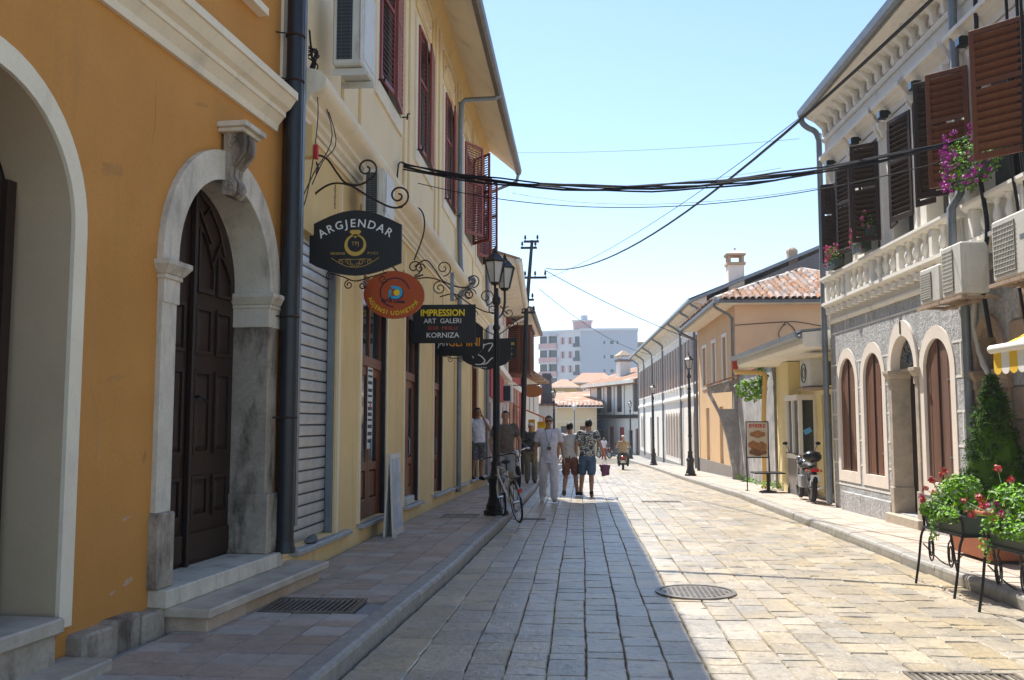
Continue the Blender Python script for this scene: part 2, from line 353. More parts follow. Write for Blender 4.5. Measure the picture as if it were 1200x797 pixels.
# --- unit paving stone, jittered variants
def stone_mesh(rim=.03, th=.05, jit=.02, relief=.004):
    b = []; inner = []
    P8 = [(-.5,-.5),(0,-.5),(.5,-.5),(.5,0),(.5,.5),(0,.5),(-.5,.5),(-.5,0)]
    J = [(random.uniform(-jit, jit), random.uniform(-jit, jit)) for _ in P8]
    bot = [(x+j[0], y+j[1], -th) for (x, y), j in zip(P8, J)]
    mid = [(x+j[0], y+j[1], -.010+random.uniform(-.003, .001)) for (x, y), j in zip(P8, J)]
    top = [((x+j[0])*(1-2*rim), (y+j[1])*(1-2*rim), random.uniform(-relief, relief)) for (x, y), j in zip(P8, J)]
    c = (0, 0, random.uniform(-relief, relief))
    vs = bot+mid+top+[c]; fs = []
    for i in range(8):
        j = (i+1) % 8; fs += [(i, j, 8+j, 8+i), (8+i, 8+j, 16+j, 16+i), (16+i, 16+j, 24)]
    return vs, fs
VAR = [stone_mesh() for _ in range(14)]
def mesh_of(var, name, m):
    me = bpy.data.meshes.new(name); me.from_pydata(var[0], [], var[1]); me.materials.append(K[m]); return me
road_me = [mesh_of(v, 'paving_stone', 'road') for v in VAR]
def lay(parent, name, stones, meshes, mat, limit=300, zoff=0., variants=VAR):
    """stones: (x, y, w, l, yaw); nearest and largest as parts, the rest joined"""
    sc = []
    for s in stones:
        x, y, w, l, a = s; p = proj(x, y, g(y)); vis = -60 < p[0] < 1260 and p[1] < 830
        sc.append((w*l/(y*y*y) if vis else 0, s))
    sc.sort(key=lambda q: -q[0]); rest = MB()
    for i, (_, (x, y, w, l, a)) in enumerate(sc):
        sl = -math.atan((g(y+.5)-g(y-.5)))
        M4 = Matrix.Translation((x, y, g(y)+zoff+random.uniform(-.0025, .0025))) @ Matrix.Rotation(-sl, 4, 'X') @ Matrix.Rotation(a, 4, 'Z')
        flip = random.choice((0, PI))
        if i < limit:
            me = random.choice(meshes); o = link(name, me, parent); o.matrix_world = M4 @ Matrix.Rotation(flip, 4, 'Z') @ Matrix.Diagonal((w, l, 1, 1))
        else:
            v = random.choice(variants); k = len(rest.v); T = M4 @ Matrix.Rotation(flip, 4, 'Z') @ Matrix.Diagonal((w, l, 1, 1))
            rest.v += [tuple(T @ Vector(p)) for p in v[0]]; rest.f += [tuple(q+k for q in f) for f in v[1]]
    if rest.v: rest.build(name, mat, parent, fix=False)['kind'] = 'stuff'
stones = []
NC = 20; xin = -.76; step = .262
def edge(i, y):
    wob = .006*math.sin(y*.9+i*2.1)+.003*math.sin(y*3.1+i)
    if i <= 2:                                 # the first courses follow the curving kerb
        a = lk(y)+.02; return a+(xin-a)*i/2.+(wob if i else 0)
    x = xin+(i-2)*step+wob
    return x
imax = 2
while xin+(imax-2)*step < 3.45: imax += 1
for i in range(imax):
    y = 3.6+random.uniform(0, .3)
    while y < 60:
        l = random.choice((.17, .22, .3, .34, .4, .48)) if y < 11 and (i > 6 and y < 8.8 or 2 <= i < 6) else random.uniform(.26, .62)
        if i < 2: l = random.uniform(.28, .5)
        if y > 25: l *= 1.5
        yc = y+l/2; a, b = edge(i, yc), edge(i+1, yc)
        if (xin+(i+1-2)*step > 3.45): b = rk(yc)-.24
        yaw = math.atan(edge(i, yc-.5)-edge(i, yc+.5))
        stones.append(((a+b)/2, yc, b-a-.006, l-.006, yaw))
        y += l
# gutter course beside the right kerb
y = 4
while y < 60:
    l = random.uniform(.5, .9); yc = y+l/2
    stones.append((rk(yc)-.115, yc, .205, l-.015, 0)); y += l
lay(road, 'paving_stone', stones, road_me, 'road')
# ring of cut stones round the cover
for k in range(0): pass
# --- kerbs
def kerb(fn, side, y0, y1, name):
    root = struct(MB().box(0, .02, 0, .02, -.5, -.48).build(name, 'kerb'))
    # bedding strip under the kerb stones
    vs = []; YK = [y0+i*1. for i in range(int(y1-y0)+1)]
    m2 = MB()
    for y in YK:
        for (dx, z) in ((0, -.2), (0, .05), (side*.16, .05), (side*.16, -.2)): vs.append((fn(y)+dx, y, g(y)+z))
    m2.add(vs, [(i*4+k, i*4+(k+1) % 4, i*4+4+(k+1) % 4, i*4+4+k) for i in range(len(YK)-1) for k in range(4)])
    me = m2.mesh(name, 'kerb'); root.data = me
    y = y0; far = MB(); n = 0
    while y < y1:
        l = random.uniform(.85, 1.25) if y < 30 else 2.; m = MB(); seg = 4; prof = [(0, -.03), (0, KH-.035), (side*.012, KH-.012), (side*.035, KH), (side*.155, KH+.003), (side*.165, KH-.02), (side*.165, -.03)]
        dz = random.uniform(-.004, .004); dx = random.uniform(-.004, .004); vs = []
        for i in range(seg+1):
            yy = y+.005+(l-.01)*i/seg
            for (a, z) in prof: vs.append((fn(yy)+a+dx, yy, g(yy)+z+dz))
        q = len(prof); fs = [(i*q+k, i*q+k+1, (i+1)*q+k+1, (i+1)*q+k) for i in range(seg) for k in range(q-1)]
        fs += [tuple(range(q)), tuple(seg*q+k for k in reversed(range(q)))]
        (m if y < 60 else far).add(vs, fs)
        if y < 60: m.build('kerb_stone', 'kerb', root)
        y += l
    if far.v: far.build('kerb_stone', 'kerb', root)['kind'] = 'stuff'
    return root
kerb(lk, -1, 2., 88, 'kerb'); kerb(rk, 1, 4., 88, 'kerb')
# --- pavements
def xwl(y):   # outer limit of the left pavement
    return -3.25+.0885*(y-4) if y < 8.8 else -2.86+.0117*(y-9.4)
def pave(fn, side, far_x, y0, y1, cross=0.):
    YK = [y0+i*1. for i in range(int(y1-y0)+1)]; m2 = MB(); vs = []
    for y in YK:
        a = fn(y)+side*.16; b = far_x(y)
        for x, z in ((a, KH-.03), (b, KH-.022+cross), (b, -.15), (a, -.15)): vs.append((x, y, g(y)+z))
    m2.add(vs, [(i*4+k, i*4+(k+1) % 4, i*4+4+(k+1) % 4, i*4+4+k) for i in range(len(YK)-1) for k in range(4)])
    return struct(m2.build('pavement', 'concrete'))
pl = pave(lk, -1, lambda y: -7., -6, 92)
TV = [stone_mesh(rim=.012, th=.03, jit=.004, relief=.0015) for _ in range(6)]
tile_me = [mesh_of(v, 'paving_tile', 'tile') for v in TV]*2+[mesh_of(v, 'paving_tile', 'tilepale') for v in TV[:4]]
t1 = []
y = 4.3
while y < 32:
    l = random.choice((.27, .27, .28, .18)); yc = y+l/2; xk = lk(yc)-.165; w = (xk-xwl(yc)-.10)/4
    if yc < 8.8: w = .31
    for c in range(4):
        x = xk-w*(c+.5)
        if abs(yc-7.62) < .32 and -2.6 < x < -1.72: continue
        t1.append((x, yc, w-.008, l-.008, math.atan(lk(yc-.5)-lk(yc+.5))*(1-c*.25)))
    y += l
lay(pl, 'paving_tile', t1, tile_me, 'tile', zoff=KH-.002, variants=TV)
pr = pave(rk, 1, lambda y: 6.4, 1, 92, .05)
tile_me2 = [mesh_of(v, 'paving_tile', 'tilepink') for v in TV]
t2 = []; y = 6.5
while y < 50:
    l = .33; yc = y+l/2; xk = rk(yc)+.168; far = (5.2 if yc < 18 else 5.0)
    n = 4; w = (far-xk)/n
    for c in range(n): t2.append((xk+w*(c+.5), yc, w-.008, l-.008, 0))
    y += l
lay(pr, 'paving_tile', t2, tile_me2, 'tilepink', zoff=KH+.004, variants=TV)
# --- covers and grates
def manhole(x, y, r, label):
    t = thing('manhole_cover', label, 'manhole cover', (x, y, g(y)+.004))
    m = MB(); m.lathe([(r+.05, -.03), (r+.05, .010), (r+.01, .012), (r+.01, -.03)], 28); m.build('rim', K['manhole'], t, smooth=40)
    m = MB().lathe([(r, -.03), (r, .006), (0.001, .006)], 28); m.build('lid', K['manhole'], t, smooth=30)
    m = MB()
    for i in range(-6, 7):
        for j in range(-6, 7):
            a, b = i*.048, j*.048
            if a*a+b*b < (r-.03)**2: m.box(a-.014, a+.014, b-.014, b+.014, .004, .0115)
    m.build('lug', K['manhole'], t)['kind'] = 'stuff'
    return t
K['manhole'] = M('cast_iron_worn', (.23, .20, .165), (.14, .12, .10), rough=.45, scale=8, bump=.2, metal=.4)
manhole(1.07, 9.1, .33, 'round studded iron manhole cover on the sunlit paving near the shadow edge')
def grate(x0, x1, y0, y1, z, label, nb, along=True, name='drain_grate'):
    t = thing(name, label, 'drain grate', ((x0+x1)/2, (y0+y1)/2, z)); w, l = (x1-x0)/2, (y1-y0)/2
    MB().box(-w, w, -l, l, -.03, -.022).build('pit', 'interior', t)
    m = MB(); m.box(-w, w, -l, -l+.025, -.02, .004); m.box(-w, w, l-.025, l, -.02, .004); m.box(-w, -w+.025, -l+.025, l-.025, -.02, .004); m.box(w-.025, w, -l+.025, l-.025, -.02, .004)
    m.build('frame', 'manhole', t)
    for i in range(nb):
        a = -w+.025+(2*w-.05)*(i+.5)/nb
        MB().box(a-.009, a+.009, -l+.025, l-.025, -.02, .001).build('bar', 'manhole', t)
    return t
grate(-2.55, -1.80, 7.32, 7.9, g(7.6)+KH+.004, 'dark rectangular drain grate in the left pavement below the door step', 16)
grate(2.05, 2.75, 5.75, 6.33, .006, 'dark drain grate in the sunlit road at the bottom edge of the picture', 14)
struct(MB().box(-1.2, -.62, 16.2, 16.42, g(16.3)-.02, g(16.3)+.008).build('expansion_strip', 'joint'))
grate(1.3, 2.15, 20.6, 20.85, g(20.7)+.006, 'thin dark drain slot across the sunlit road beyond the shadow', 12)
grate(-2.3, -1.7, 15.2, 15.75, g(15.5)+KH+.004, 'dark cover grate in the left pavement beside the near lamp post', 12)
# ================================================================== LEFT: ORANGE HOUSE
LO = thing('orange_house', 'orange plastered house with an arched stone doorway at the left edge', 'house', (-3.306, 4.0, 0), math.atan2(.99611, .08815))
def cap(mb, s0, s1, o_in, o_out, z0, z1): mb.wb(s0, s1, o_in, o_out, z0, z1)
m = MB(); arch1 = arch(-.15, 1.55, .30, 2.80, 18, .82); doorh = arch(2.66, 4.50, .2, 2.83, 18, .90)
upw = [(2.95, 5.55), (3.9, 5.55), (3.9, 7.6), (2.95, 7.6)]
wall(m, [(-4, -.1), (5.0, -.1), (5.0, 10.8), (-4, 10.8)], [arch1, doorh, upw], .42)
m.build('wall', 'orange', LO)
MB().wb(-4, 5.0, -7, -.43, -.1, 10.8).build('building_core', 'interior', LO)
m = MB(); m.wb(-4, 5.0, -.42, -.001, 10.8, 11.0); m.wb(-4.01, -4.0, -.42, 0, -.1, 10.8); m.wb(5.0, 5.01, -.43, 0, -.1, 10.8); m.build('wall', 'orange', LO)
m = MB(); m.wb(-4, 5.05, -7.3, .55, 11.0, 11.25); m.build('roof', 'gutter', LO)
# first arch: pale band, deep beige niche lining, dark door at its back
m = MB(); A_o = arch(-.25, 1.655, .36, 2.80, 24, .95); A_i = arch(-.13, 1.53, .36, 2.80, 24, .80)
m.band(A_o, A_i, 0.0, .028); m.build('arch_band', 'creamtrim', LO, smooth=35)
m = MB(); m.band(arch(-.14, 1.54, .36, 2.80, 24, .81), A_i, -.42, 0.0); m.build('niche_lining', 'niche', LO, smooth=35)
nd = MB().prism(arch(-.05, 1.45, .44, 2.80, 16, .75), -.42, -.38).build('inner_door', 'darkwood', LO)
m = MB(); m.wb(1.38, 1.46, -.38, -.34, .44, 3.1); m.build('door_stile', 'darkwood', nd)
m = MB(); m.wb(-.9, 1.46, -.42, .12, .36, .45); m.build('threshold', 'stepstone', LO, bevel=.012)
for a, b in ((-.9, .32), (.325, .9), (.905, 1.42)): MB().wb(a, b, -.1, .085+random.uniform(0,.01), .16, .36).build('stone', 'dirtystone', LO, bevel=.008)
MB().wb(-.9, 1.62, .0, .34, .0, .185).build('step', 'stepstone', LO, bevel=.012)
# base blocks below the orange field
for a, b, zz, oo in ((1.645, 1.98, .30, .125), (1.985, 2.32, .315, .10), (2.325, 2.60, .285, .12), (2.20, 2.60, .0, .0)):
    if oo: MB().wb(a, b, -.05, oo, -.05, zz).build('stone', 'dirtystone', LO, bevel=.018)
# cornice
prof = [(0,4.37),(.035,4.37),(.045,4.43),(.10,4.50),(.115,4.505),(.115,4.55),(.16,4.58),(.215,4.66),(.235,4.665),(.235,4.735),(.20,4.745),(0,4.80)]
MB().sweep(prof, -4, 4.52).build('cornice', 'creamtrim', LO)
MB().wb(4.62, 4.80, 0, .03, 4.80, 10.8).build('corner_strip', 'creamtrim', LO)
w = MB(); w.band([(2.80,5.40),(4.05,5.40),(4.05,7.75),(2.80,7.75)], [(2.95,5.55),(3.9,5.55),(3.9,7.6),(2.95,7.6)], -.05, .04, closed=True)
wf = w.build('window_frame', 'creamtrim', LO)
MB().wb(2.72, 4.12, 0, .10, 5.33, 5.40).build('window_sill', 'creamtrim', LO)
MB().wb(2.95, 3.9, -.3, -.26, 5.55, 7.6).build('pane', 'glass', wf)
# doorway
DS = thing  # alias
out_, in_ = arch(2.53, 4.635, 2.78, 2.83, 26, 1.045), arch(2.755, 4.40, 2.78, 2.83, 26, .80)
m = MB(); m.band(out_, in_, -.33, .05); m.build('arch_surround', 'whitestone', LO, smooth=30)
for (a, b) in ((2.555, 2.755), (4.40, 4.60)):
    MB().wb(a, b, -.33, .045, .95, 2.50).build('jamb', 'dirtystone' if a > 4 else 'whitestone', LO, bevel=.006)
    MB().wb(a-.02, b+(.0 if a < 4 else .035), -.335, .085, .415, .955).build('jamb_plinth', 'dirtystone', LO, bevel=.012)
    x0, x1 = (a-.0, b+.02) if a < 4 else (a-.02, b+.03)
    m = MB(); m.wb(x0, x1, -.335, .055, 2.48, 2.66); m.wb(x0-.012, x1+.012, -.34, .07, 2.655, 2.69)
    m.hexa([(x0-.02,.345,2.69),(x1+.02,.345,2.69),(x1+.02,-.075,2.69),(x0-.02,-.075,2.69),(x0-.06,.35,2.75),(x1+.06,.35,2.75),(x1+.06,-.12,2.75),(x0-.06,-.12,2.75)])
    m.wb(x0-.062, x1+.062, -.35, .122, 2.75, 2.79); m.build('impost', 'whitestone', LO, bevel=.004)
# scrolled keystone
pf = [(.03,3.50),(.09,3.49),(.125,3.53),(.13,3.60),(.095,3.67),(.10,3.74),(.15,3.80),(.20,3.87),(.215,3.95),(.20,4.02),(.03,4.02)]
m = MB()
for a, b, k in ((3.45, 3.51, 1.0), (3.51, 3.535, .93), (3.535, 3.60, 1.05), (3.60, 3.625, .93), (3.625, 3.685, 1.0)):
    m.sweep([(o*k if o > .05 else o, z) for o, z in pf], a, b)
ks = m.build('keystone', 'dirtystone', LO, bevel=.003)
m = MB(); m.wb(3.40, 3.735, .0, .225, 4.02, 4.055); m.wb(3.37, 3.765, .0, .265, 4.055, 4.10); m.build('keystone_cap', 'whitestone', ks, bevel=.004)
m = MB()
for side in (3.445, 3.69):
    for c, r in ((( .12, 3.93), .062), ((.085, 3.57), .04)):
        m.tube([(side, -x, z) for x, z in spiral(c, r, .012, 0, 1.6)], .009, 5)
m.build('volute', 'dirtystone', ks, smooth=50)
# threshold and projecting step
MB().wb(2.56, 4.60, -.33, .15, .285, .415).build('threshold', 'whitestone', LO, bevel=.01)
MB().wb(2.60, 4.97, .0, .46, .215, .285).build('step', 'stepstone', LO, bevel=.012)
for a, b in ((2.66, 3.3), (3.305, 4.1), (4.105, 4.86)): MB().wb(a, b, .02, .405, .0, .214).build('stone', 'pinkstone', LO, bevel=.006)
# door leaves
def door_leaf(s0, s1, cols, clip):
    d = MB(); d.wb(s0, s1, -.345, -.30, .415, 3.66); leaf = d.build('door_leaf', 'darkwood', LO)
    W = s1-s0; st = .085
    for ci in range(cols):
        a = s0+st+(W-st)*ci/cols; b = s0+(W-st)*(ci+1)/cols if ci < cols-1 else s1-st
        b = a+(W-st*(cols+1))/cols
        for z0, z1 in ((2.19, 2.60), (1.33, 2.05), (.80, 1.15)):
            m = MB(); m.band([(a,z0),(b,z0),(b,z1),(a,z1)], [(a+.03,z0+.03),(b-.03,z0+.03),(b-.03,z1-.03),(a+.03,z1-.03)], -.30, -.278, closed=True)
            p = m.build('panel', 'darkwood', leaf)
            q = MB(); e = .055; q.hexa([(a+.035,.30,z0+.035),(b-.035,.30,z0+.035),(b-.035,.30,z1-.035),(a+.035,.30,z1-.035),(a+e+.02,.283,z0+e+.02),(b-e-.02,.283,z0+e+.02),(b-e-.02,.283,z1-e-.02),(a+e+.02,.283,z1-e-.02)])
            k = len(p.data.vertices); q.build('panel', 'darkwood', leaf)
    m = MB(); m.wb(s0+.04, s1-.04, -.30, -.272, .45, .68); m.build('kick_rail', 'darkwood', leaf, bevel=.008)
    return leaf
dl = door_leaf(3.58, 4.40, 2, None); dl2 = door_leaf(2.755, 3.57, 2, None)
# curved mouldings at the door head
m = MB()
def fan(s0, s1, z0, z1, rise):
    pts = [(s0, z0), (s1, z0)]+[(s1+(s0-s1)*t, z1+rise*(math.sin(t*PI/2))) for t in [i/8 for i in range(9)]]
    n = len(pts); cx = sum(p[0] for p in pts)/n; cz = sum(p[1] for p in pts)/n
    m.band(pts, [(cx+(a-cx)*.82, cz+(b-cz)*.86) for a, b in pts], -.30, -.272, closed=True)
fan(3.67, 3.96, 2.72, 2.92, .36); fan(4.02, 4.30, 2.72, 2.86, .24)
m.tube([(3.66, .285, 3.58), (3.86, .285, 3.50), (4.05, .285, 3.33), (4.17, .285, 3.1)], .016, 5)
m.tube([(3.66, .285, 3.44), (3.90, .285, 3.18)], .014, 5); m.tube([(3.72, .285, 3.36), (3.88, .285, 3.50)], .012, 5)
m.tube([(4.08, .285, 3.22), (3.93, .285, 2.98)], .014, 5)
m.build('door_moulding', 'darkwood', dl)
m = MB(); m.wb(3.555, 3.60, -.30, -.245, .415, 3.60); m.build('astragal', 'darkwood', dl, bevel=.008)
m = MB(); m.wb(3.66, 3.70, -.30, -.285, 1.62, 1.86); m.build('lock_plate', 'black', dl)
m = MB(); m.tube([(3.68, .29, 1.82), (3.68, .235, 1.82), (3.70, .23, 1.82), (3.80, .23, 1.77)], .011, 6); m.build('door_handle', 'black', dl, smooth=50)
m = MB(); m.lathe([(.03, 0), (.03, .012), (.012, .02)], 10, (3.75, -.0, 0)); 
# dark downpipe with clamps and its zinc flashing
m = MB(); m.tube([(4.64, -.145, .44), (4.64, -.145, 11.0)], .082, 14); dp = m.build('downpipe', 'pipedark', LO, smooth=50)
for z in (1.65, 2.6, 4.9, 5.35, 7.0): 
    m = MB(); m.tube([(4.64+.088*math.cos(t), -.145+.088*math.sin(t), z) for t in [i*PI/8 for i in range(17)]], .010, 5); m.tube([(4.56, -.10, z), (4.5, .0, z)], .008, 5); m.build('clamp', 'rust', dp)
MB().lathe([(.10, .40), (.10, .44), (.086, .47), (.086, .52)], 12, (4.64, -.145, 0)).build('pipe_shoe', 'pipedark', dp, smooth=50)
MB().wb(4.84, 4.90, .0, .16, .62, 11.0).build('flashing', 'zinc', LO)

# ================================================================== LEFT: LONG YELLOW AND CREAM BUILDING
LY = thing('cream_shop_building', 'long two-storey building with cream upper floor, red louvred shutters and yellow shop bays', 'building', (-2.86, 9.4, 0), math.atan2(16.2, .19))
LL = 16.2
def wy(x, y, z): return (x, y, z-(.008+.0055*max(z, 0))*max(x, 0)) if z > .2 else (x, y, z)
holes = [[(a, .36), (b, .36), (b, 3.62), (a, 3.62)] for a, b in ((-.30, 1.28), (2.40, 3.86), (5.20, 6.42), (7.92, 8.95), (13.42, 14.75))]
wins = [(3.10, 4.60), (6.02, 7.50), (8.98, 10.45), (11.9, 13.35), (14.3, 15.6)]
wh = [[(a, 6.52), (b, 6.52), (b, 8.78), (a, 8.78)] for a, b in wins]
m = MB(); wall(m, [(-.7, .30), (LL, .30), (LL, 4.8), (-.7, 4.8)], holes, .24); m.build('wall', 'yellow', LY, warp=wy)
m = MB(); wall(m, [(-.7, 4.8), (LL, 4.8), (LL, 10.75), (-.7, 10.75)], wh, .24); m.build('wall', 'cream', LY, warp=wy)
m = MB(); m.wb(-.7, LL+.002, -6.5, -.25, -.4, 9.5); m.build('building_core', 'interior', LY)
m = MB(); m.wb(LL, LL+.02, -6.5, -.0, -.4, 9.6); m.build('end_wall', 'cream', LY)
# sloped plinth: yellow wall foot in panels between joints
for a, b in ((-.7, 1.5), (1.505, 3.9), (3.905, 6.6), (6.605, 9.4), (9.405, 12.4), (12.405, LL)):
    MB().wb(a, b, -.2, .035, -.5, .295-.009*a).build('plinth', 'yellow', LY)
# sills at each bay
for a, b in ((-.32, 1.75), (2.3, 4.05), (5.1, 6.6), (7.85, 10.2), (10.6, 12.6), (13.1, LL+.02)):
    m = MB(); m.wb(a, b, -.24, .105, .292, .348); m.build('sill', 'sill', LY, bevel=.008, warp=lambda x, y, z: (x, y, z-.010*x))
# vertical trims on the pilaster edges
m = MB()
for a, b in ((1.285, 1.36), (2.30, 2.395), (3.865, 3.94), (5.11, 5.195), (6.425, 6.5), (7.84, 7.915), (8.955, 9.03), (13.33, 13.415), (14.755, 14.83)):
    MB().wb(a, b, 0, .03, .35, 4.5).build('pilaster_trim', 'cream', LY, warp=wy)
# big moulded cornice between the storeys
prof = [(0,4.72),(.04,4.72),(.05,4.76),(.09,4.79),(.10,4.83),(.15,4.86),(.16,4.90),(.20,4.93),(.26,4.95),(.31,5.0),(.325,5.05),(.31,5.10),(.26,5.15),(.10,5.19),(0,5.20)]
for a, b in ((-.42, LL+.02),): 
    m = MB()
    n = 8
    m.sweep(prof, a, b); m.build('cornice', 'creamtrim', LY, warp=wy, smooth=35)
m = MB(); m.sweep([(0,4.64),(.025,4.64),(.025,4.70),(0,4.72)], -.42, LL); m.build('cornice', 'cream', LY, warp=wy)
# upper pilaster strips
for a in (1.32, 2.15, 4.95, 5.35, 7.9, 8.35, 10.9, 11.3, 13.6, 15.85):
    MB().wb(a, a+.22, 0, .03, 5.2, 9.9).build('pilaster_strip', 'yellow' if False else 'cream', LY, warp=wy)
    MB().wb(a-.035, a, 0, .015, 5.2, 9.9).build('pilaster_trim', 'yellow', LY, warp=wy)
# windows
def louvre_leaf(parent, w, h, m, nsl, name='shutter', mid=True, thick=.035, slatw=.045):
    f = MB(); st = .06
    f.box(0, st, -thick/2, thick/2, 0, h); f.box(w-st, w, -thick/2, thick/2, 0, h)
    f.box(st, w-st, -thick/2+.001, thick/2-.001, 0, st*1.3); f.box(st, w-st, -thick/2+.001, thick/2-.001, h-st, h)
    if mid: f.box(st, w-st, -thick/2+.001, thick/2-.001, h*.56, h*.56+st)
    leaf = f.build(name, m, parent, bevel=.003)
    s = MB(); k_ = .40*h/max(nsl, 1); s.hexa([(st,-slatw*.5,-k_),(w-st,-slatw*.5,-k_),(w-st,slatw*.4,k_-.008),(st,slatw*.4,k_-.008),(st,-slatw*.5,-k_+.008),(w-st,-slatw*.5,-k_+.008),(w-st,slatw*.4,k_),(st,slatw*.4,k_)])
    sm = s.mesh('slat', m)
    for i in range(nsl):
        z = st*1.3+.02+(h-st*2.3-.03)*(i+.5)/nsl
        if mid and h*.56-.01 < z < h*.56+st+.01: continue
        link('slat', sm, leaf, (0, 0, z))
    return leaf
def place_leaf(leaf, s, o, z, ang): leaf.location = (s, -o, z); leaf.rotation_euler = (0, 0, ang)
for i, (a, b) in enumerate(wins):
    dz = -(.008+.0055*6.5)*a; h = 2.18
    m = MB(); m.band([(a-.17,6.28),(b+.17,6.28),(b+.17,8.95),(a-.17,8.95)], [(a,6.52),(b,6.52),(b,8.78),(a,8.78)], -.03, .035, closed=True)
    fr_ = m.build('window_frame', 'creamtrim', LY, warp=wy)
    m = MB(); m.wb(a, b, -.2, -.17, 6.45, 8.8); m.build('pane', 'glass', fr_, warp=wy)
    # oval moulding panel above the window
    c = (a+b)/2; m = MB(); m.band([(c+.62*math.cos(t), 9.40+.22*math.sin(t)) for t in [k*PI/10 for k in range(20)]], [(c+.55*math.cos(t), 9.40+.16*math.sin(t)) for t in [k*PI/10 for k in range(20)]], 0, .03, closed=True)
    m.build('oval_moulding', 'creamtrim', LY, warp=wy, smooth=40)
    m = MB(); m.band([(a-.12,9.08),(b+.12,9.08),(b+.12,9.72),(a-.12,9.72)], [(a-.06,9.13),(b+.06,9.13),(b+.06,9.67),(a-.06,9.67)], 0, .02, closed=True); m.build('panel_moulding', 'yellow', LY, warp=wy)
    w = (b-a)/2-.01; nsl = 26 if i < 3 else 34
    L1 = louvre_leaf(LY, w, h, 'redshutter', nsl); L2 = louvre_leaf(LY, w, h, 'redshutter', nsl)
    if i < 3:
        place_leaf(L1, a+.005, .05, 6.55+dz, 0.0-.05*(i == 0)); place_leaf(L2, b-.005, .05, 6.55+dz-.03, PI+.10)
        for q in (a-.05, b+.06):
            mm = MB(); mm.tube([(q, 0, 6.50+dz), (q, -.14, 6.50+dz)], .012, 5); mm.tube([(q-.0, -.12, 6.46+dz), (q, -.13, 6.55+dz), (q+.05, -.15, 6.57+dz)], .014, 5); mm.build('shutter_catch', 'black', LY)
    else:
        place_leaf(L1, a+.005, .05, 6.55+dz, -math.radians(28)); place_leaf(L2, b-.005, .05, 6.55+dz-.03, PI+math.radians(42))
# yellow cove, sloping soffit, gutter
m = MB(); m.sweep([(0,9.95),(.05,10.1),(.16,10.28),(.16,10.36),(0,10.36)], -.7, LL); m.build('cove', 'yellow', LY, warp=wy, smooth=40)
m = MB(); m.sweep([(0,10.35),(.12,10.30),(.86,9.62),(.90,9.66),(.90,9.74),(0,10.60)], -.7, LL+.05); m.build('soffit', 'soffitpaint', LY, warp=wy)
gp = [(.86,9.60),(.90,9.52),(.97,9.50),(1.03,9.55),(1.05,9.66),(1.035,9.66),(1.02,9.57),(.97,9.53),(.92,9.55),(.89,9.66),(.86,9.66)]
m = MB(); m.sweep(gp, -.7, LL+.06); m.build('gutter', 'gutter', LY, warp=wy)
m = MB(); m.sweep([(1.0,9.75),(0,10.65),(-6.5,13),(-6.5,13.06),(0,10.72),(1.0,9.80)], -.7, LL+.06); m.build('roof', 'gutter', LY, warp=wy)
# rain pipes
def rainpipe(parent, pts, r=.05, mat='zinc', wrp=None, clamps=()):
    m = MB(); m.tube(smoothpts(pts, 4) if len(pts) > 3 else pts, r, 10); return m.build('downpipe', mat, parent, smooth=50, warp=wrp)
rainpipe(LY, [(10.7, -.10, .12), (10.7, -.10, 4.5), (10.7,-.16,4.75), (10.7,-.38,5.0), (10.7,-.38,5.15), (10.7, -.12, 5.4), (10.7, -.10, 8.6), (10.7,-.12,9.3), (10.7, -.16, 9.62), (10.7,-.28,9.72), (10.7, -.62, 9.88), (10.7, -.95, 9.9)][:8]+[(10.7,-.10,9.3)], .055, wrp=wy)
m = MB(); m.tube([(10.7,-.10,9.3),(10.72,-.2,9.42),(10.75,-.85,9.45),(10.75,-.96,9.5),(10.75,-.96,9.7)], .055, 10); m.build('pipe_bend', 'zinc', LY, warp=wy, smooth=50)
m = MB(); m.tube([(LL+.02,-.96,9.55),(LL+.02,-.9,9.3),(LL+.02,-.2,9.0),(LL+.02,-.10,8.7),(LL+.02,-.10,0.2)], .05, 8); m.build('downpipe', 'zinc', LY, warp=wy, smooth=50)
# --- roller shutter in the first bay
rs = MB().wb(-.30, 1.28, -.14, -.12, .34, 3.64).build('roller_shutter', 'roll', LY)
sl_ = MB(); sl_.sweep([(-.12,.002),(-.107,.008),(-.103,.03),(-.103,.085),(-.107,.108),(-.12,.113)], -.30, 1.28); slm = sl_.mesh('slat', 'roll', smooth=30)
gapm = MB().sweep([(-.12,0),(-.112,.0),(-.112,.012),(-.12,.012)], -.30, 1.28).mesh('slat_joint', 'black')
for i in range(27):
    z = .36+i*.122
    link('slat', slm, rs, (0, 0, z)); link('slat_joint', gapm, rs, (0, 0, z+.1125))
MB().wb(1.23, 1.28, -.095, -.02, .35, 3.62).build('guide_rail', 'zinc', rs)
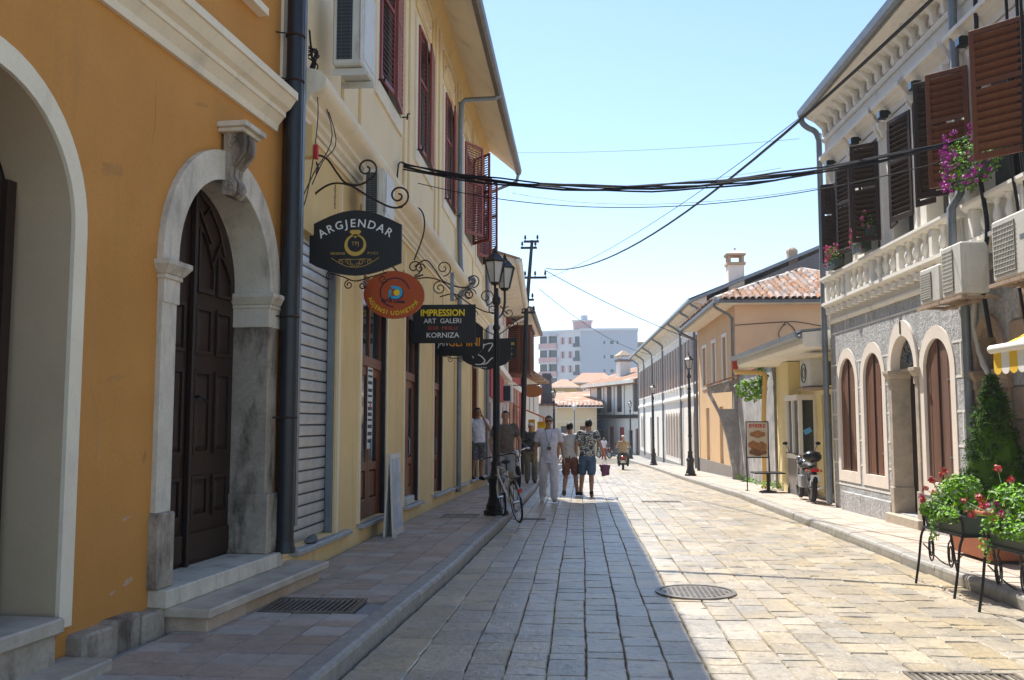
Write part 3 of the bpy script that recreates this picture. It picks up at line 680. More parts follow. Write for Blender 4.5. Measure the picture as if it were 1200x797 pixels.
# --- timber shop doors
def shopdoor(a, b, openz=3.6, poster=None):
    d = MB(); zt = 2.42; o0, o1 = -.12, -.055
    for x0, x1 in ((a, a+.09), (b-.09, b)): d.wb(x0, x1, o0, o1, .36, openz)
    d.wb(a+.09, b-.09, o0, o1+.02, zt, zt+.14); d.wb(a+.09, b-.09, o0, o1, openz-.1, openz)
    fr = d.build('door_frame', 'redwood', LY, bevel=.006, warp=wy)
    MB().wb(a+.09, b-.09, o0+.02, o0+.04, zt+.14, openz-.1).build('transom_pane', 'glass', fr, warp=wy)
    mid = (a+b)/2
    d = MB(); d.wb(mid-.03, mid+.03, o0, o1, zt+.14, openz-.1); d.build('transom_bar', 'redwood', fr, warp=wy)
    for x0, x1 in ((a+.095, mid-.004), (mid+.004, b-.095)):
        d = MB(); s = .11
        d.wb(x0, x0+s, o0+.01, o1-.01, .37, zt); d.wb(x1-s, x1, o0+.01, o1-.01, .37, zt); d.wb(x0+s, x1-s, o0+.01, o1-.01, .37, .62); d.wb(x0+s, x1-s, o0+.01, o1-.01, zt-.12, zt); d.wb(x0+s, x1-s, o0+.01, o1-.01, 1.0, 1.12)
        lf = d.build('door_leaf', 'redwood', LY, bevel=.005, warp=wy)
        MB().wb(x0+s, x1-s, o0+.03, o0+.045, 1.12, zt-.12).build('pane', 'glass', lf, warp=wy)
        MB().wb(x0+s+.02, x1-s-.02, o0+.03, o1-.03, .64, .98).build('panel', 'redwood', lf, bevel=.012, warp=wy)
    m = MB(); m.tube([(mid+.06, .06, 1.15), (mid+.06, .03, 1.18), (mid+.06, .03, 1.42), (mid+.06, .06, 1.45)], .012, 6); m.build('door_handle', 'zinc', lf, warp=wy)
    MB().wb(b-.05, b+.0, -.10, .012, .36, 3.6).build('shutter_rail', 'black', LY, warp=wy)
for a, b in ((2.40, 3.86), (5.20, 6.42), (7.92, 8.95)): shopdoor(a, b)
MB().wb(14.66, 14.75, -.2, -.02, .36, 3.5).build('door_frame', 'redwood', LY, warp=wy)
# poster strip with small print on the first door
K['paper'] = flat('paper', (.62, .62, .60), rough=.7); K['ink'] = flat('printed_ink', (.03, .03, .035), rough=.7); K['redink'] = flat('red_ink', (.5, .02, .02), rough=.7)
ps = MB().wb(3.02, 3.30, -.052, -.047, 1.25, 2.45).build('notice_strip', 'paper', LY)
rowz = 2.40
for i, (tx, mt, hh) in enumerate((('Bileta', 'ink', .09), ('avioni', 'ink', .05), ('trageti', 'ink', .05), ('Itali', 'ink', .08), ('Greqi', 'redink', .05), ('autobus', 'ink', .05), ('VIZA', 'ink', .09), ('hotele', 'ink', .05), ('Turqi', 'ink', .05), ('Gjermani', 'ink', .06), ('24h', 'redink', .07))):
    pass
m = MB(); z = 2.40
while z > 1.3:
    h = random.choice((.025, .045, .05, .03)); s = 3.04
    while s < 3.27:
        w = random.uniform(.012, .032); m.wb(s, min(s+w, 3.28), -.047, -.0455, z-h, z); s += w+.008
    z -= h+random.uniform(.03, .06)
m.build('small_print', 'ink', ps)['kind'] = 'stuff'
MB().wb(3.14, 3.20, -.045, -.044, 1.80, 1.86).build('red_mark', 'redink', ps)
# air conditioners on the facade
ry = LY.rotation_euler.z
def lyw(s, o, z):
    d = Vector((.0117, .99993)); n = Vector((.99993, -.0117)); p = Vector((-2.86, 9.4))+d*s+n*o; return (p.x, p.y, z)
# units on the left wall: the photo shows the narrow front grille (towards the camera) and the long side panel
def ac_end(name, label, loc, rotz, w, h, d):
    """box seen end-on: x = outward width (along -y of the street), grille faces the camera (-y world)"""
    t = thing(name, label, 'air conditioner', loc, rotz, 'outdoor air conditioner units')
    m = MB(); m.box(0, w, 0, d, 0, h); m.build('casing', 'acwhite', t, bevel=.02)
    gl = MB().box(.05, w*.66, -.008, .001, .06, h-.05).build('grille', 'acgrille', t)
    m = MB()
    for i in range(22):
        z = .07+(h-.13)*i/21; m.box(.05, w*.66, -.013, -.008, z-.002, z+.002)
    for x in (.1, .2, .3): m.box(x-.002, x+.002, -.014, -.012, .06, h-.06)
    m.build('fan_guard', 'gutter', gl)
    m = MB(); m.box(w-.001, w+.006, .06, d-.06, .08, h-.08); m.build('side_panel', 'acwhite', t, bevel=.004)
    for y in (.1, d-.12):
        m = MB(); m.box(-.02, w+.02, y-.02, y+.02, -.05, -.01); m.box(-.02, w+.02, y-.03, y-.02, -.09, -.05); m.build('bracket', 'acwhite', t)
    return t
ac_end('air_conditioner', 'large white air conditioner on a bracket high on the cream wall above the moulded cornice', lyw(.12, .22, 5.42), 0, .33, .95, .62)
ac_end('air_conditioner', 'grey-white air conditioner below the cornice, just above the black jeweller sign', lyw(1.62, .19, 4.08), 0, .28, .62, .62)
t = thing('meter_box', 'small yellow gas meter box with a red tag under the cream cornice', 'meter box', lyw(-.30, .0, 4.30), 0)
MB().box(0, .16, 0, .12, 0, .34).build('box', 'yellow', t, bevel=.01); MB().box(.17, .205, -.01, .05, -.02, .12).build('red_tag', 'redink', t)

# worn scuffs on the orange wall and paint patches
K['scuff'] = M('plaster_scuff', (.52, .36, .24), (.44, .27, .14), rough=.95, scale=20, bump=.3)
K['filler'] = M('repair_filler', (.47, .235, .075), (.41, .19, .055), rough=.95, scale=9, bump=.3)
rs_ = random.Random(8)
for cs, cz, rx, rz_, mt in ((2.30, .52, .085, .022, 'scuff'), (2.12, .47, .035, .012, 'scuff'), (2.05, 1.9, .10, .03, 'filler'), (2.45, 1.35, .03, .05, 'filler'), (1.95, 3.3, .16, .05, 'filler'), (3.1, 4.15, .12, .02, 'filler'), (4.72, 3.2, .03, .10, 'scuff'), (2.25, .95, .05, .015, 'scuff'), (4.70, 1.3, .03, .22, 'filler')):
    n = 18; pts = [(cs+rx*math.cos(2*PI*i/n)*rs_.uniform(.55, 1.15), cz+rz_*math.sin(2*PI*i/n)*rs_.uniform(.5, 1.2)+.2*rx*math.cos(2*PI*i/n)) for i in range(n)]
    MB().prism(pts, -.002, .0012).build('scuff', mt, LO)
m = MB()
for pts in ([(1.72, 2.6), (1.80, 2.2), (1.78, 1.9), (1.88, 1.6), (1.86, 1.35)], [(2.42, 3.1), (2.38, 3.5), (2.46, 3.8), (2.43, 4.1)], [(3.9, 4.02), (4.05, 4.18), (4.1, 4.36)], [(4.68, 2.2), (4.70, 1.8), (4.66, 1.5), (4.69, 1.1)]):
    pts = [(a+rs_.uniform(-.02, .02), 0, z) for a, z in pts]; m.tube(smoothpts(pts, 5), .0014, 4)
m.build('hairline_crack', 'dirtystone', LO)['kind'] = 'stuff'
# ================================================================== RIGHT: WHITE AND GREY STONE HOUSE WITH BALCONY
RWr = math.atan2(-.99933, .03658)
RW = thing('balcony_house', 'white house with stone balustrade, brown shutters and grey stone ground floor on the right', 'house', (4.70, 17.9, 0), RWr)
def rw(s, o, z): return (4.70+.03658*s-.99933*o, 17.9-.99933*s-.03658*o, z)
SE = 12.5
hol = []
AW = [(.46, 1.34, .75, 2.31), (1.76, 2.64, .75, 2.31), (4.29, 5.17, .78, 2.32)]
for a, b, z0, zs in AW: hol.append(arch(a-.03, b+.03, z0-.03, zs, 14))
dh = arch(3.06, 4.06, .24, 2.40, 14, .56); hol.append(dh)
dh2 = arch(5.97, 6.67, .2, 2.25, 12, .57); hol.append(dh2)
m = MB(); wall(m, [(0, -.2), (SE, -.2), (SE, 3.46), (0, 3.46)], hol, .3); m.build('wall', 'block', RW)
UW = [(.62, 1.5), (2.0, 2.86), (3.35, 4.22), (4.6, 5.4), (6.12, 7.6), (8.6, 9.9)]
m = MB(); wall(m, [(0, 3.46), (SE, 3.46), (SE, 7.3), (0, 7.3)], [[(a, 4.35), (b, 4.35), (b, 6.18), (a, 6.18)] for a, b in UW], .28); m.build('wall', 'white', RW)
MB().wb(.02, SE, -6.5, -.31, -.2, 7.3).build('building_core', 'interior', RW)
m = MB(); m.wb(-.02, .0, -6.5, 0, -.2, 7.45); m.build('end_wall', 'white', RW)
MB().wb(0, .012, -.3, .0, 3.46, 7.3)
# raised plinth
for a, b in ((.55, 1.6), (1.605, 2.98)): MB().wb(a, b, 0, .06, -.2, .385+.0*a).build('plinth_stone', 'block', RW, bevel=.01)
for a, b in ((4.16, 5.75),): MB().wb(a, b, 0, .05, -.2, .36).build('plinth_stone', 'block', RW, bevel=.01)
# pale joints laid proud between blocks
jt = 'joint_line'; K[jt] = M('pale_pointing', (.74, .72, .67), (.66, .64, .6), rough=.9)
def hline(z, segs):
    for a, b in segs: MB().wb(a, b, 0, .006, z-.015, z+.015).build('mortar_joint', jt, RW)
full = [(0.02, 5.65)]
hline(3.25, full); hline(2.66, [(.02, .36), (1.44, 1.72), (2.7, 3.05), (4.13, 4.2), (5.25, 5.65)])
for z in (2.20, 1.75, 1.30, .88): hline(z, [(.02, .30), (1.50, 1.60), (2.81, 2.99), (4.13, 4.13+.001), (5.33, 5.65)])
hline(.50, [(.02, 3.0), (4.13, 5.65)])
for s, z0, z1 in ((1.55, 2.31, 2.66), (2.9, 1.3, 1.75), (2.9, 2.2, 2.66), (.16, .88, 1.3), (.16, 1.75, 2.2), (2.0, 3.25, 3.46), (.9, 3.25, 3.46), (4.6, 3.25, 3.46), (5.5, 1.3, 1.75), (5.5, 2.2, 2.66)):
    MB().wb(s-.014, s+.014, 0, .006, z0+.011, z1-.011).build('mortar_joint', jt, RW)
# arched windows with plank shutters
for a, b, z0, zs in AW:
    o_, i_ = arch(a-.145, b+.145, z0-.19, zs, 18, .44+.175), arch(a, b, z0, zs, 18, .44)
    m = MB(); m.band(o_+[], i_+[], -.035, .012, closed=True); m.build('window_surround', 'archtrim', RW, smooth=35)
    pl = 6; base = MB().prism(arch(a+.01, b-.01, z0, zs, 16), -.07, -.055).build('shutter', 'darkwood', RW)
    for k in range(pl):
        x0 = a+.012+(b-a-.024)*k/pl; x1 = a+.012+(b-a-.024)*(k+1)/pl-.006
        r = (b-a)/2; c = (a+b)/2
        zt = lambda x: zs+math.sqrt(max(0, r*r-(x-c)**2))-.02
        MB().prism([(x0, z0+.01), (x1, z0+.01), (x1, zt(x1)), ((x0+x1)/2, zt((x0+x1)/2)), (x0, zt(x0))], -.055, -.03-(.004*(k % 2))).build('plank', 'plankwood', base)
    m = MB(); m.wb(c-.012, c+.012, -.03, -.015, z0+.02, zs+.4); m.build('cover_strip', 'darkshutter', base)
    for zz in (z0+.35, zs-.15):
        m = MB(); m.wb(b-.16, b-.02, -.03, -.018, zz, zz+.02); m.lathe([(.012, 0), (.012, .03)], 6, (b-.03, .022, zz-.005)); m.build('hinge', 'zinc', base)
# main doorway: deep jambs, imposts, arch
m = MB(); m.band(arch(2.99, 4.13, 2.40, 2.40, 18, .74), arch(3.10, 4.02, 2.40, 2.40, 18, .50), -.27, .035); m.build('door_arch', 'archtrim', RW, smooth=35)
for a, b in ((2.98, 3.10), (4.02, 4.13)):
    MB().wb(a, b, -.27, .03, .62, 2.16).build('jamb', 'block' if False else 'step_grey' if 'step_grey' in K else 'stepstone', RW, bevel=.004)
    MB().wb(a-.02, b+.02, -.275, .05, .20, .62).build('jamb_plinth', 'stepstone', RW, bevel=.008)
    m = MB(); m.wb(a-.01, b+.01, -.275, .045, 2.16, 2.27); m.hexa([(a-.02,.28,2.27),(b+.02,.28,2.27),(b+.02,-.055,2.27),(a-.02,-.055,2.27),(a-.055,.285,2.35),(b+.055,.285,2.35),(b+.055,-.095,2.35),(a-.055,-.095,2.35)]); m.wb(a-.057, b+.057, -.285, .097, 2.35, 2.40); m.build('impost', 'stepstone', RW, bevel=.003)
MB().wb(3.545, 3.575, .03, .045, 2.93, 3.13).build('arch_joint', 'black', RW)
MB().wb(2.9, 4.2, -.27, .12, .0, .225).build('step', 'stepstone', RW, bevel=.012)
MB().wb(3.10, 4.02, -.30, -.26, .225, 2.38).build('door', 'darkwood', RW)
MB().wb(3.10, 4.02, -.30, -.09, 2.375, 2.42).build('lintel', 'stepstone', RW)
fl = MB().prism(arch(3.11, 4.01, 2.42, 2.42, 14, .46), -.13, -.11).build('fanlight_pane', 'glass', RW)
m = MB()
for t in range(1, 8): m.tube([(3.56, .10, 2.45), (3.56+.42*math.cos(PI*t/8), .10, 2.43+.44*math.sin(PI*t/8))], .008, 4)
for c, r in (((3.40, 2.58), .08), ((3.72, 2.58), .08), ((3.56, 2.72), .09)): m.tube([(x, .09, z) for x, z in spiral(c, r, .01, .5, 1.5)], .011, 4)
m.build('grille', 'zinc', fl)
# near arch with rusty stone and capitals
K['ruststone'] = M('rust_stained_stone', (.42, .31, .22), (.3, .22, .16), rough=.85, scale=4, bump=.4, bscale=25, fine=.15, streak=(.17, .12, .09), sk=(4, 4, 1), slo=.5, shi=.75)
m = MB(); m.band(arch(5.9, 6.75, 2.22, 2.25, 16, .66), arch(6.02, 6.62, 2.22, 2.25, 16, .5), -.3, .05); m.build('door_arch', 'ruststone', RW, smooth=35)
for a, b in ((5.84, 6.02), (6.62, 6.82)):
    MB().wb(a, b, -.3, .05, .15, 2.02).build('jamb', 'ruststone', RW, bevel=.008)
    m = MB(); m.wb(a-.02, b+.02, -.3, .07, 2.0, 2.1); m.hexa([(a-.02,.3,2.1),(b+.02,.3,2.1),(b+.02,-.07,2.1),(a-.02,-.07,2.1),(a-.06,.3,2.18),(b+.06,.3,2.18),(b+.06,-.12,2.18),(a-.06,-.12,2.18)]); m.wb(a-.065, b+.065, -.3, .125, 2.18, 2.23); m.build('capital', 'ruststone', RW, bevel=.004)
MB().wb(6.02, 6.62, -.3, -.27, .15, 2.8).build('door', 'darkwood', RW)
# rough stone quoins round the near bay
random.seed(5)
for r in range(8):
    z = .5+r*.38
    for a, b in (((6.84, 7.25), (7.26, 7.75), (7.76, 8.4), (8.41, 9.1)) if r % 2 else ((6.84, 7.05), (7.06, 7.5), (7.51, 8.1), (8.11, 9.0))):
        MB().wb(a, b, -.02, random.uniform(.015, .04), z, z+.365).build('stone', 'ruststone' if random.random() < .4 else 'block', RW, bevel=.012)
# belt, corbels, balustrade
for a, b in ((0, 5.8), (6.0, 9.5)):
    MB().sweep([(0,3.44),(.03,3.44),(.05,3.48),(.05,3.51),(0,3.53)], a, b).build('belt_course', 'whitetrim', RW)
    MB().sweep([(0,3.72),(.06,3.72),(.12,3.78),(.15,3.79),(.15,3.84),(0,3.86)], a, b).build('balcony_ledge', 'whitetrim', RW)
    MB().sweep([(0,4.22),(.10,4.22),(.15,4.26),(.16,4.28),(.16,4.32),(.10,4.35),(0,4.36)], a, b).build('top_rail', 'whitetrim', RW)
x = .12; i = 0
while x < 9.3:
    if not 5.75 < x < 6.05:
        MB().wb(x, x+.11, 0, .11, 3.62, 3.72).build('corbel', 'whitetrim', RW, bevel=.006)
        if i % 4 == 0: MB().wb(x, x+.12, .0, .12, 3.86, 4.22).build('pier', 'whitetrim', RW, bevel=.008)
        else: MB().lathe([(.045,3.86),(.045,3.89),(.028,3.91),(.045,3.97),(.055,4.02),(.036,4.09),(.024,4.13),(.036,4.17),(.048,4.19),(.048,4.22)], 10, (x+.06, -.075, 0)).build('baluster', 'whitetrim', RW, smooth=45)
    x += .30; i += 1
# window frames, heads, shutters
for k, (a, b) in enumerate(UW):
    m = MB(); m.band([(a-.10,4.36),(b+.10,4.36),(b+.10,6.30),(a-.10,6.30)], [(a,4.36),(b,4.36),(b,6.18),(a,6.18)], -.02, .03); fr_ = m.build('window_frame', 'whitetrim', RW)
    MB().wb(a, b, -.26, -.24, 4.35, 6.2).build('pane', 'glass', fr_)
    m = MB(); m.sweep([(0,6.33),(.04,6.33),(.06,6.40),(.12,6.47),(.15,6.53),(.19,6.54),(.19,6.60),(0,6.64)], max(a-.38, .0), b+.22); m.build('window_head', 'whitetrim', RW)
    for q in (max(a-.3, .05), b+.06):
        m = MB(); m.sweep([(0,6.10),(.03,6.10),(.06,6.18),(.10,6.25),(.11,6.33),(0,6.33)], q, q+.09); m.build('console', 'whitetrim', RW)
    if k < 5:
        t = thing('spotlight', ('black spotlight under the farthest window head of the balcony house', 'black spotlight under the second window head from the far corner of the balcony house', 'black spotlight under the middle window head of the balcony house', 'black spotlight under the window head just beyond the grey downpipe', 'black spotlight above the largest brown shutter')[k], 'spotlight', rw(a+.15, 0, 6.36), RWr, 'spotlights under the window heads')
        m = MB(); m.box(-.03, .03, -.12, 0, -.02, .02); m.build('arm', 'black', t)
        m = MB(); m.box(-.07, .07, -.22, -.09, -.09, .03); m.build('housing', 'black', t, bevel=.01)
        MB().box(-.055, .055, -.226, -.219, -.078, .018).build('lens', 'glass', t)
def rleaf(hs, w, th, mat, z0=4.58, h=1.55, nsl=17, flip=False, o=.035, mid=True):
    L = louvre_leaf(RW, w, h, mat, nsl, mid=mid, slatw=.05)
    # leaf local x runs from the hinge; facade s axis is local x
    a = math.radians(th); L.location = (hs, -o, z0); L.rotation_euler = (0, 0, PI+a if not flip else -a)
    return L
rleaf(.62, .24, 68, 'darkshutter', 4.52, 1.48, 16)
rleaf(.64, .44, 178, 'darkshutter', 4.5, 1.5, 16)
rleaf(1.52, .46, 14, 'darkshutter')
rleaf(2.02, .42, 160, 'darkshutter')
rleaf(2.90, .45, 52, 'darkshutter', 4.50, 1.60)
rleaf(3.34, .40, 172, 'darkshutter'); rleaf(4.24, .56, 13, 'darkshutter', 4.60, 1.56, 18)
rleaf(5.0, .34, 24, 'darkshutter', 4.6, 1.5); rleaf(5.42, .40, 52, 'darkshutter', 4.6, 1.6)
rleaf(6.10, .52, 130-83, 'brownshutter', 4.6, 1.5, 15)
rleaf(7.64, .66, 43, 'brownshutter', 4.56, 1.52, 15)
rleaf(8.58, .55, 150, 'brownshutter')
# frieze consoles, soffit, gutter
MB().sweep([(0,6.95),(.03,6.95),(.05,6.99),(.05,7.02),(0,7.04)], 0, SE).build('frieze_band', 'whitetrim', RW)
m = MB(); m.sweep([(0,7.30),(.06,7.30),(.34,7.46),(.34,7.52),(0,7.56)], -.04, SE); m.build('soffit', 'whitetrim', RW)
x = .05
K['frieze'] = M('pink_grey_frieze', (.50, .43, .37), (.42, .36, .32), rough=.9)
while x < 8.6:
    m = MB(); m.sweep([(0,7.05),(.045,7.05),(.06,7.12),(.06,7.20),(.12,7.26),(.20,7.34),(.20,7.37),(0,7.33)], x, x+.10); m.build('frieze_console', 'whitetrim', RW)
    m = MB(); m.band([(x+.13+.10+.10*math.cos(q), 7.17+.10*math.sin(q)) for q in [k*PI/6 for k in range(12)]], [(x+.23+.065*math.cos(q), 7.17+.065*math.sin(q)) for q in [k*PI/6 for k in range(12)]], 0, .02, closed=True); m.build('rosette', 'frieze', RW)
    x += .36
m = MB(); m.sweep([(.33,7.56),(.35,7.49),(.41,7.47),(.47,7.49),(.49,7.60),(.47,7.60),(.45,7.52),(.41,7.50),(.37,7.52),(.355,7.58)], -.08, SE); m.build('gutter', 'zinc', RW)
m = MB(); m.hexa([(-.08,-.44,7.57),(SE,-.44,7.57),(SE,4,9.6),(-.08,4,9.6),(-.08,-.44,7.60),(SE,-.44,7.60),(SE,4,9.65),(-.08,4,9.65)]); m.build('roof', 'terracotta', RW)
m = MB(); m.tube(smoothpts([(-.05,-.41,7.5),(-.05,-.40,7.38),(-.05,-.30,7.28),(-.05,-.16,7.2),(-.05,-.10,7.05),(-.05,-.09,6.8),(-.05,-.09,3.0),(-.05,-.09,.1)], 4), .055, 10); m.build('downpipe', 'zinc', RW, smooth=50)
m = MB(); m.tube([(5.90,-.10,7.4),(5.90,-.10,4.5),(5.90,-.22,4.3),(5.90,-.22,3.6),(5.90,-.10,3.4),(5.90,-.10,.15)], .055, 12); m.build('downpipe', 'zinc', RW, smooth=50)
m = MB(); m.tube([(5.72,-.03,7.0),(5.74,-.03,3.3),(5.73,-.03,.3)], .018, 6); m.tube([(6.0,-.06,3.0),(6.02,-.06,2.7),(6.2,-.06,2.3),(6.6,-.08,2.0),(6.75,-.1,1.95)], .02, 6); m.tube([(6.05,-.05,3.1),(6.0,-.05,2.8),(6.12,-.05,2.45),(6.45,-.08,2.1)], .03, 6)
m.build('conduit', 'acwhite', RW, smooth=50)
for i, (s, w, h, z) in enumerate(((5.42, .62, .46, 3.12), (6.10, .56, .62, 3.12), (7.42, .85, .66, 3.13))):
    lab = ('smallest low white air conditioner, farthest of three under the balcony', 'white air conditioner with bare end panel, middle of three under the balcony', 'white air conditioner with square grille, nearest of three beside the yellow awning')[i]
    t = thing('air_conditioner', lab, 'air conditioner', rw(s, .13, z), RWr, 'outdoor air conditioner units')
    d = .33
    MB().box(0, w, -d, 0, 0, h).build('casing', 'acwhite', t, bevel=.018)
    gl = MB().box(.05, w*.6, -d-.006, -d+.002, .06, h-.06).build('grille', 'gutter', t)
    m = MB()
    for k in range(14): x = .06+(w*.6-.07)*k/13; m.box(x-.004, x+.004, -d-.012, -d-.006, .06, h-.06)
    for k in range(11): z_ = .07+(h-.14)*k/10; m.box(.05, w*.6, -d-.016, -d-.012, z_-.004, z_+.004)
    m.build('fan_guard', 'acwhite', gl)
    m = MB(); m.box(w-.002, w+.008, -d+.05, -.05, .08, h-.12); m.build('end_panel', 'acwhite', t, bevel=.003)
    if i == 2: MB().box(w*.72, w*.86, -d-.004, -d+.001, h*.55, h*.62).build('badge', K['cyanmark'] if 'cyanmark' in K else 'zinc', t)
    m = MB(); m.box(-.05, w+.05, -d-.03, -d+.03, -.06, -.02); m.box(-.05, w+.05, -.06, .0, -.06, -.02)
    for x in (.05, w-.09): m.box(x, x+.04, -d, .12, -.055, -.02)
    m.build('bracket', 'ruststone', t)
# hanging hoses and cables beside the near shutters
m = MB()
for k, (s, o) in enumerate(((6.62, .14), (7.35, .14), (7.5, .10), (7.7, .16))):
    m.tube(smoothpts([(s, -o, 7.0), (s+.03, -o-.02, 5.6), (s-.02, -o-.03, 4.6), (s+.04, -o, 3.9), (s-.05+.08*k, -o-.04, 3.3), (s+.1*k, -o, 2.6)], 5), .018 if k else .028, 6)
m.build('cable_bundle', 'cable', RW, smooth=50)
K['cyanmark'] = flat('cyan_badge', (.05, .45, .55), rough=.4)

# ================================================================== SMALL SHOP with white slab roof
SH = thing('corner_shop', 'small low shop with white overhanging slab roof and cream walls beside the parked motorcycle', 'shop', (5.05, 24.6, 0), math.atan2(-.9998, .02))
K['shopyellow'] = M('pale_yellow_paint', (.80, .68, .36), (.74, .62, .32), rough=.8, scale=2, bump=.08)
# local: s towards camera
m = MB(); wall(m, [(0, -.4), (6.55, -.4), (6.55, 3.05), (0, 3.05)], [[(4.2, .12), (5.6, .12), (5.6, 2.2), (4.2, 2.2)], [(3.7, 2.3), (5.8, 2.3), (5.8, 2.95), (3.7, 2.95)]], .2); m.build('wall', K['shopyellow'], SH)
MB().wb(0, 6.55, -4, -.21, -.4, 3.05).build('building_core', 'interior', SH)
MB().wb(1.75, 2.45, 0, .28, -.4, 3.02).build('pillar', 'shopyellow', SH); MB().wb(1.1, 1.45, 0, .16, -.4, 3.02).build('pillar', 'shopyellow', SH)
MB().wb(5.75, 6.15, 0, .10, -.4, 3.0).build('pillar', 'shopyellow', SH)
m = MB(); m.sweep([(-3.8,3.62),(-3.8,3.75),(.96,3.32),(.96,3.10),(.90,3.04),(-3.8,3.04)], -.35, 6.55); rf = m.build('slab_roof', 'white', SH)
m = MB(); m.sweep([(.94,3.30),(.95,3.22),(1.02,3.20),(1.09,3.24),(1.10,3.33),(1.07,3.33),(1.02,3.24),(.97,3.31)], -.4, 6.5); m.build('gutter', 'zinc', SH)
m = MB(); m.sweep([(-3.8,3.76),(-3.8,3.80),(1.0,3.37),(1.0,3.33)], -.4, 6.56); m.build('roof_sheet', 'zinc', SH)
# painted rain pipe, red then yellow
K['redpaint'] = flat('red_paint', (.45, .05, .02), rough=.5); K['orangepaint'] = flat('orange_paint', (.66, .44, .16), rough=.5)
m = MB(); m.tube([(-.25,-1.0,3.22),(-.25,-1.0,3.0)], .075, 10); pp = m.build('downpipe', 'redpaint', SH, smooth=50)
m = MB(); m.tube(smoothpts([(-.25,-1.0,3.0),(-.22,-.95,2.93),(-.1,-.5,2.90),(0,-.32,2.86),(.05,-.30,2.7),(.05,-.36,1.5),(.02,-.36,-.1)], 4), .06, 10); m.build('downpipe', 'orangepaint', pp, smooth=50)
# bay window box
bx = MB(); bx.wb(2.5, 3.66, 0, .36, -.1, .12); bx.build('bay_foot', 'gwall', SH)
K['panelgrey'] = M('grey_brown_panels', (.26, .235, .21), (.21, .19, .17), rough=.7, rnd=.1)
for i in range(5):
    a = 2.52+i*.226; MB().wb(a, a+.218, .0, .34, .12, .80).build('panel', 'panelgrey', SH)
for i in range(3): MB().wb(3.652, 3.672, .02+i*.107, .12+i*.107, .12, .80).build('panel', 'panelgrey', SH)
for z0, z1, w in ((.80, .90, .37), (2.10, 2.22, .40)): MB().wb(2.5, 3.68, 0, w, z0, z1).build('bay_rail', 'white', SH)
for a in (2.5, 3.02, 3.59): MB().wb(a, a+.08, .28, .36, .90, 2.10).build('mullion', 'white', SH)
MB().wb(3.60, 3.67, -.02, .04, .90, 2.10).build('mullion', 'white', SH)
MB().wb(2.54, 3.63, .02, .31, .90, 2.10).build('bay_glass', 'glass', SH)
# clerestory and doorway
for a, b in ((3.72, 4.4), (4.45, 5.1)): 
    fr_ = MB(); fr_.band([(a,2.32),(b,2.32),(b,2.94),(a,2.94)], [(a+.05,2.37),(b-.05,2.37),(b-.05,2.89),(a+.05,2.89)], -.1, .02, closed=True); f_ = fr_.build('window_frame', 'shopyellow', SH)
    MB().wb(a+.05, b-.05, -.1, -.08, 2.37, 2.89).build('pane', 'glass', f_)
for a in (4.2, 4.62, 5.1, 5.52): MB().wb(a, a+.08, -.18, -.08, .12, 2.2).build('door_post', 'shopyellow', SH)
MB().wb(4.28, 4.62, -.15, -.13, .12, 2.2).build('door_pane', 'glass', SH)
MB().wb(5.18, 5.52, -.2, -.15, .12, 2.2).build('door', 'darkwood', SH)
K['bluesticker'] = flat('blue_sticker', (.12, .42, .80), rough=.4)
K['bluesticker'] = flat('blue_sticker', (.12, .42, .80), rough=.4)
st = MB().box(-.004, .004, -.085, .085, -.055, .055).build('sticker', 'bluesticker', SH); st.location = (3.64, -.17, 1.42); st.rotation_euler = (.5, 0, 0)
t = thing('air_conditioner', 'grimy white air conditioner under the shop slab roof above the motorcycle', 'air conditioner', (4.83, 19.6, 2.32), math.atan2(-.9998, .02), 'outdoor air conditioner units')
MB().box(0, .78, -.32, 0, 0, .56).build('casing', 'acwhite', t, bevel=.02)
m = MB(); m.tube([(.3+.19*math.cos(q*PI/8), -.325, .28+.19*math.sin(q*PI/8)) for q in range(16)], .012, 5, closed=True); m.tube([(.3+.1*math.cos(q*PI/8), -.325, .28+.1*math.sin(q*PI/8)) for q in range(16)], .008, 5, closed=True); m.build('fan_guard', 'acgrille', t)
m = MB(); m.box(-.1, .9, -.36, .05, -.06, -.02); m.build('bracket', 'ruststone', t)

# ================================================================== GREY GARDEN WALL with flared end wing
GW = thing('garden_wall', 'tall weathered grey plot wall with a flared end wing and small peach opening', 'wall', (5.10, 31.0, 0), math.atan2(-6.2, -.10))
m = MB(); m.wb(.0, 6.3, -.28, 0, -.9, 3.15); m.build('wall', 'greywash' if 'greywash' in K else 'concrete', GW)
m = MB(); m.wb(-.05, 6.0, -.35, .06, 3.15, 3.21); m.build('coping', 'terracotta', GW)
K['greywash'] = M('patchy_grey_render', (.40, .385, .37), (.22, .215, .21), rough=.9, scale=2.2, bump=.4, bscale=22, fine=.2, streak=(.62, .60, .56), sk=(3, 3, 1.2), slo=.56, shi=.66)
for o in GW.children:
    if o.name.startswith('wall'): o.data.materials[0] = K['greywash']
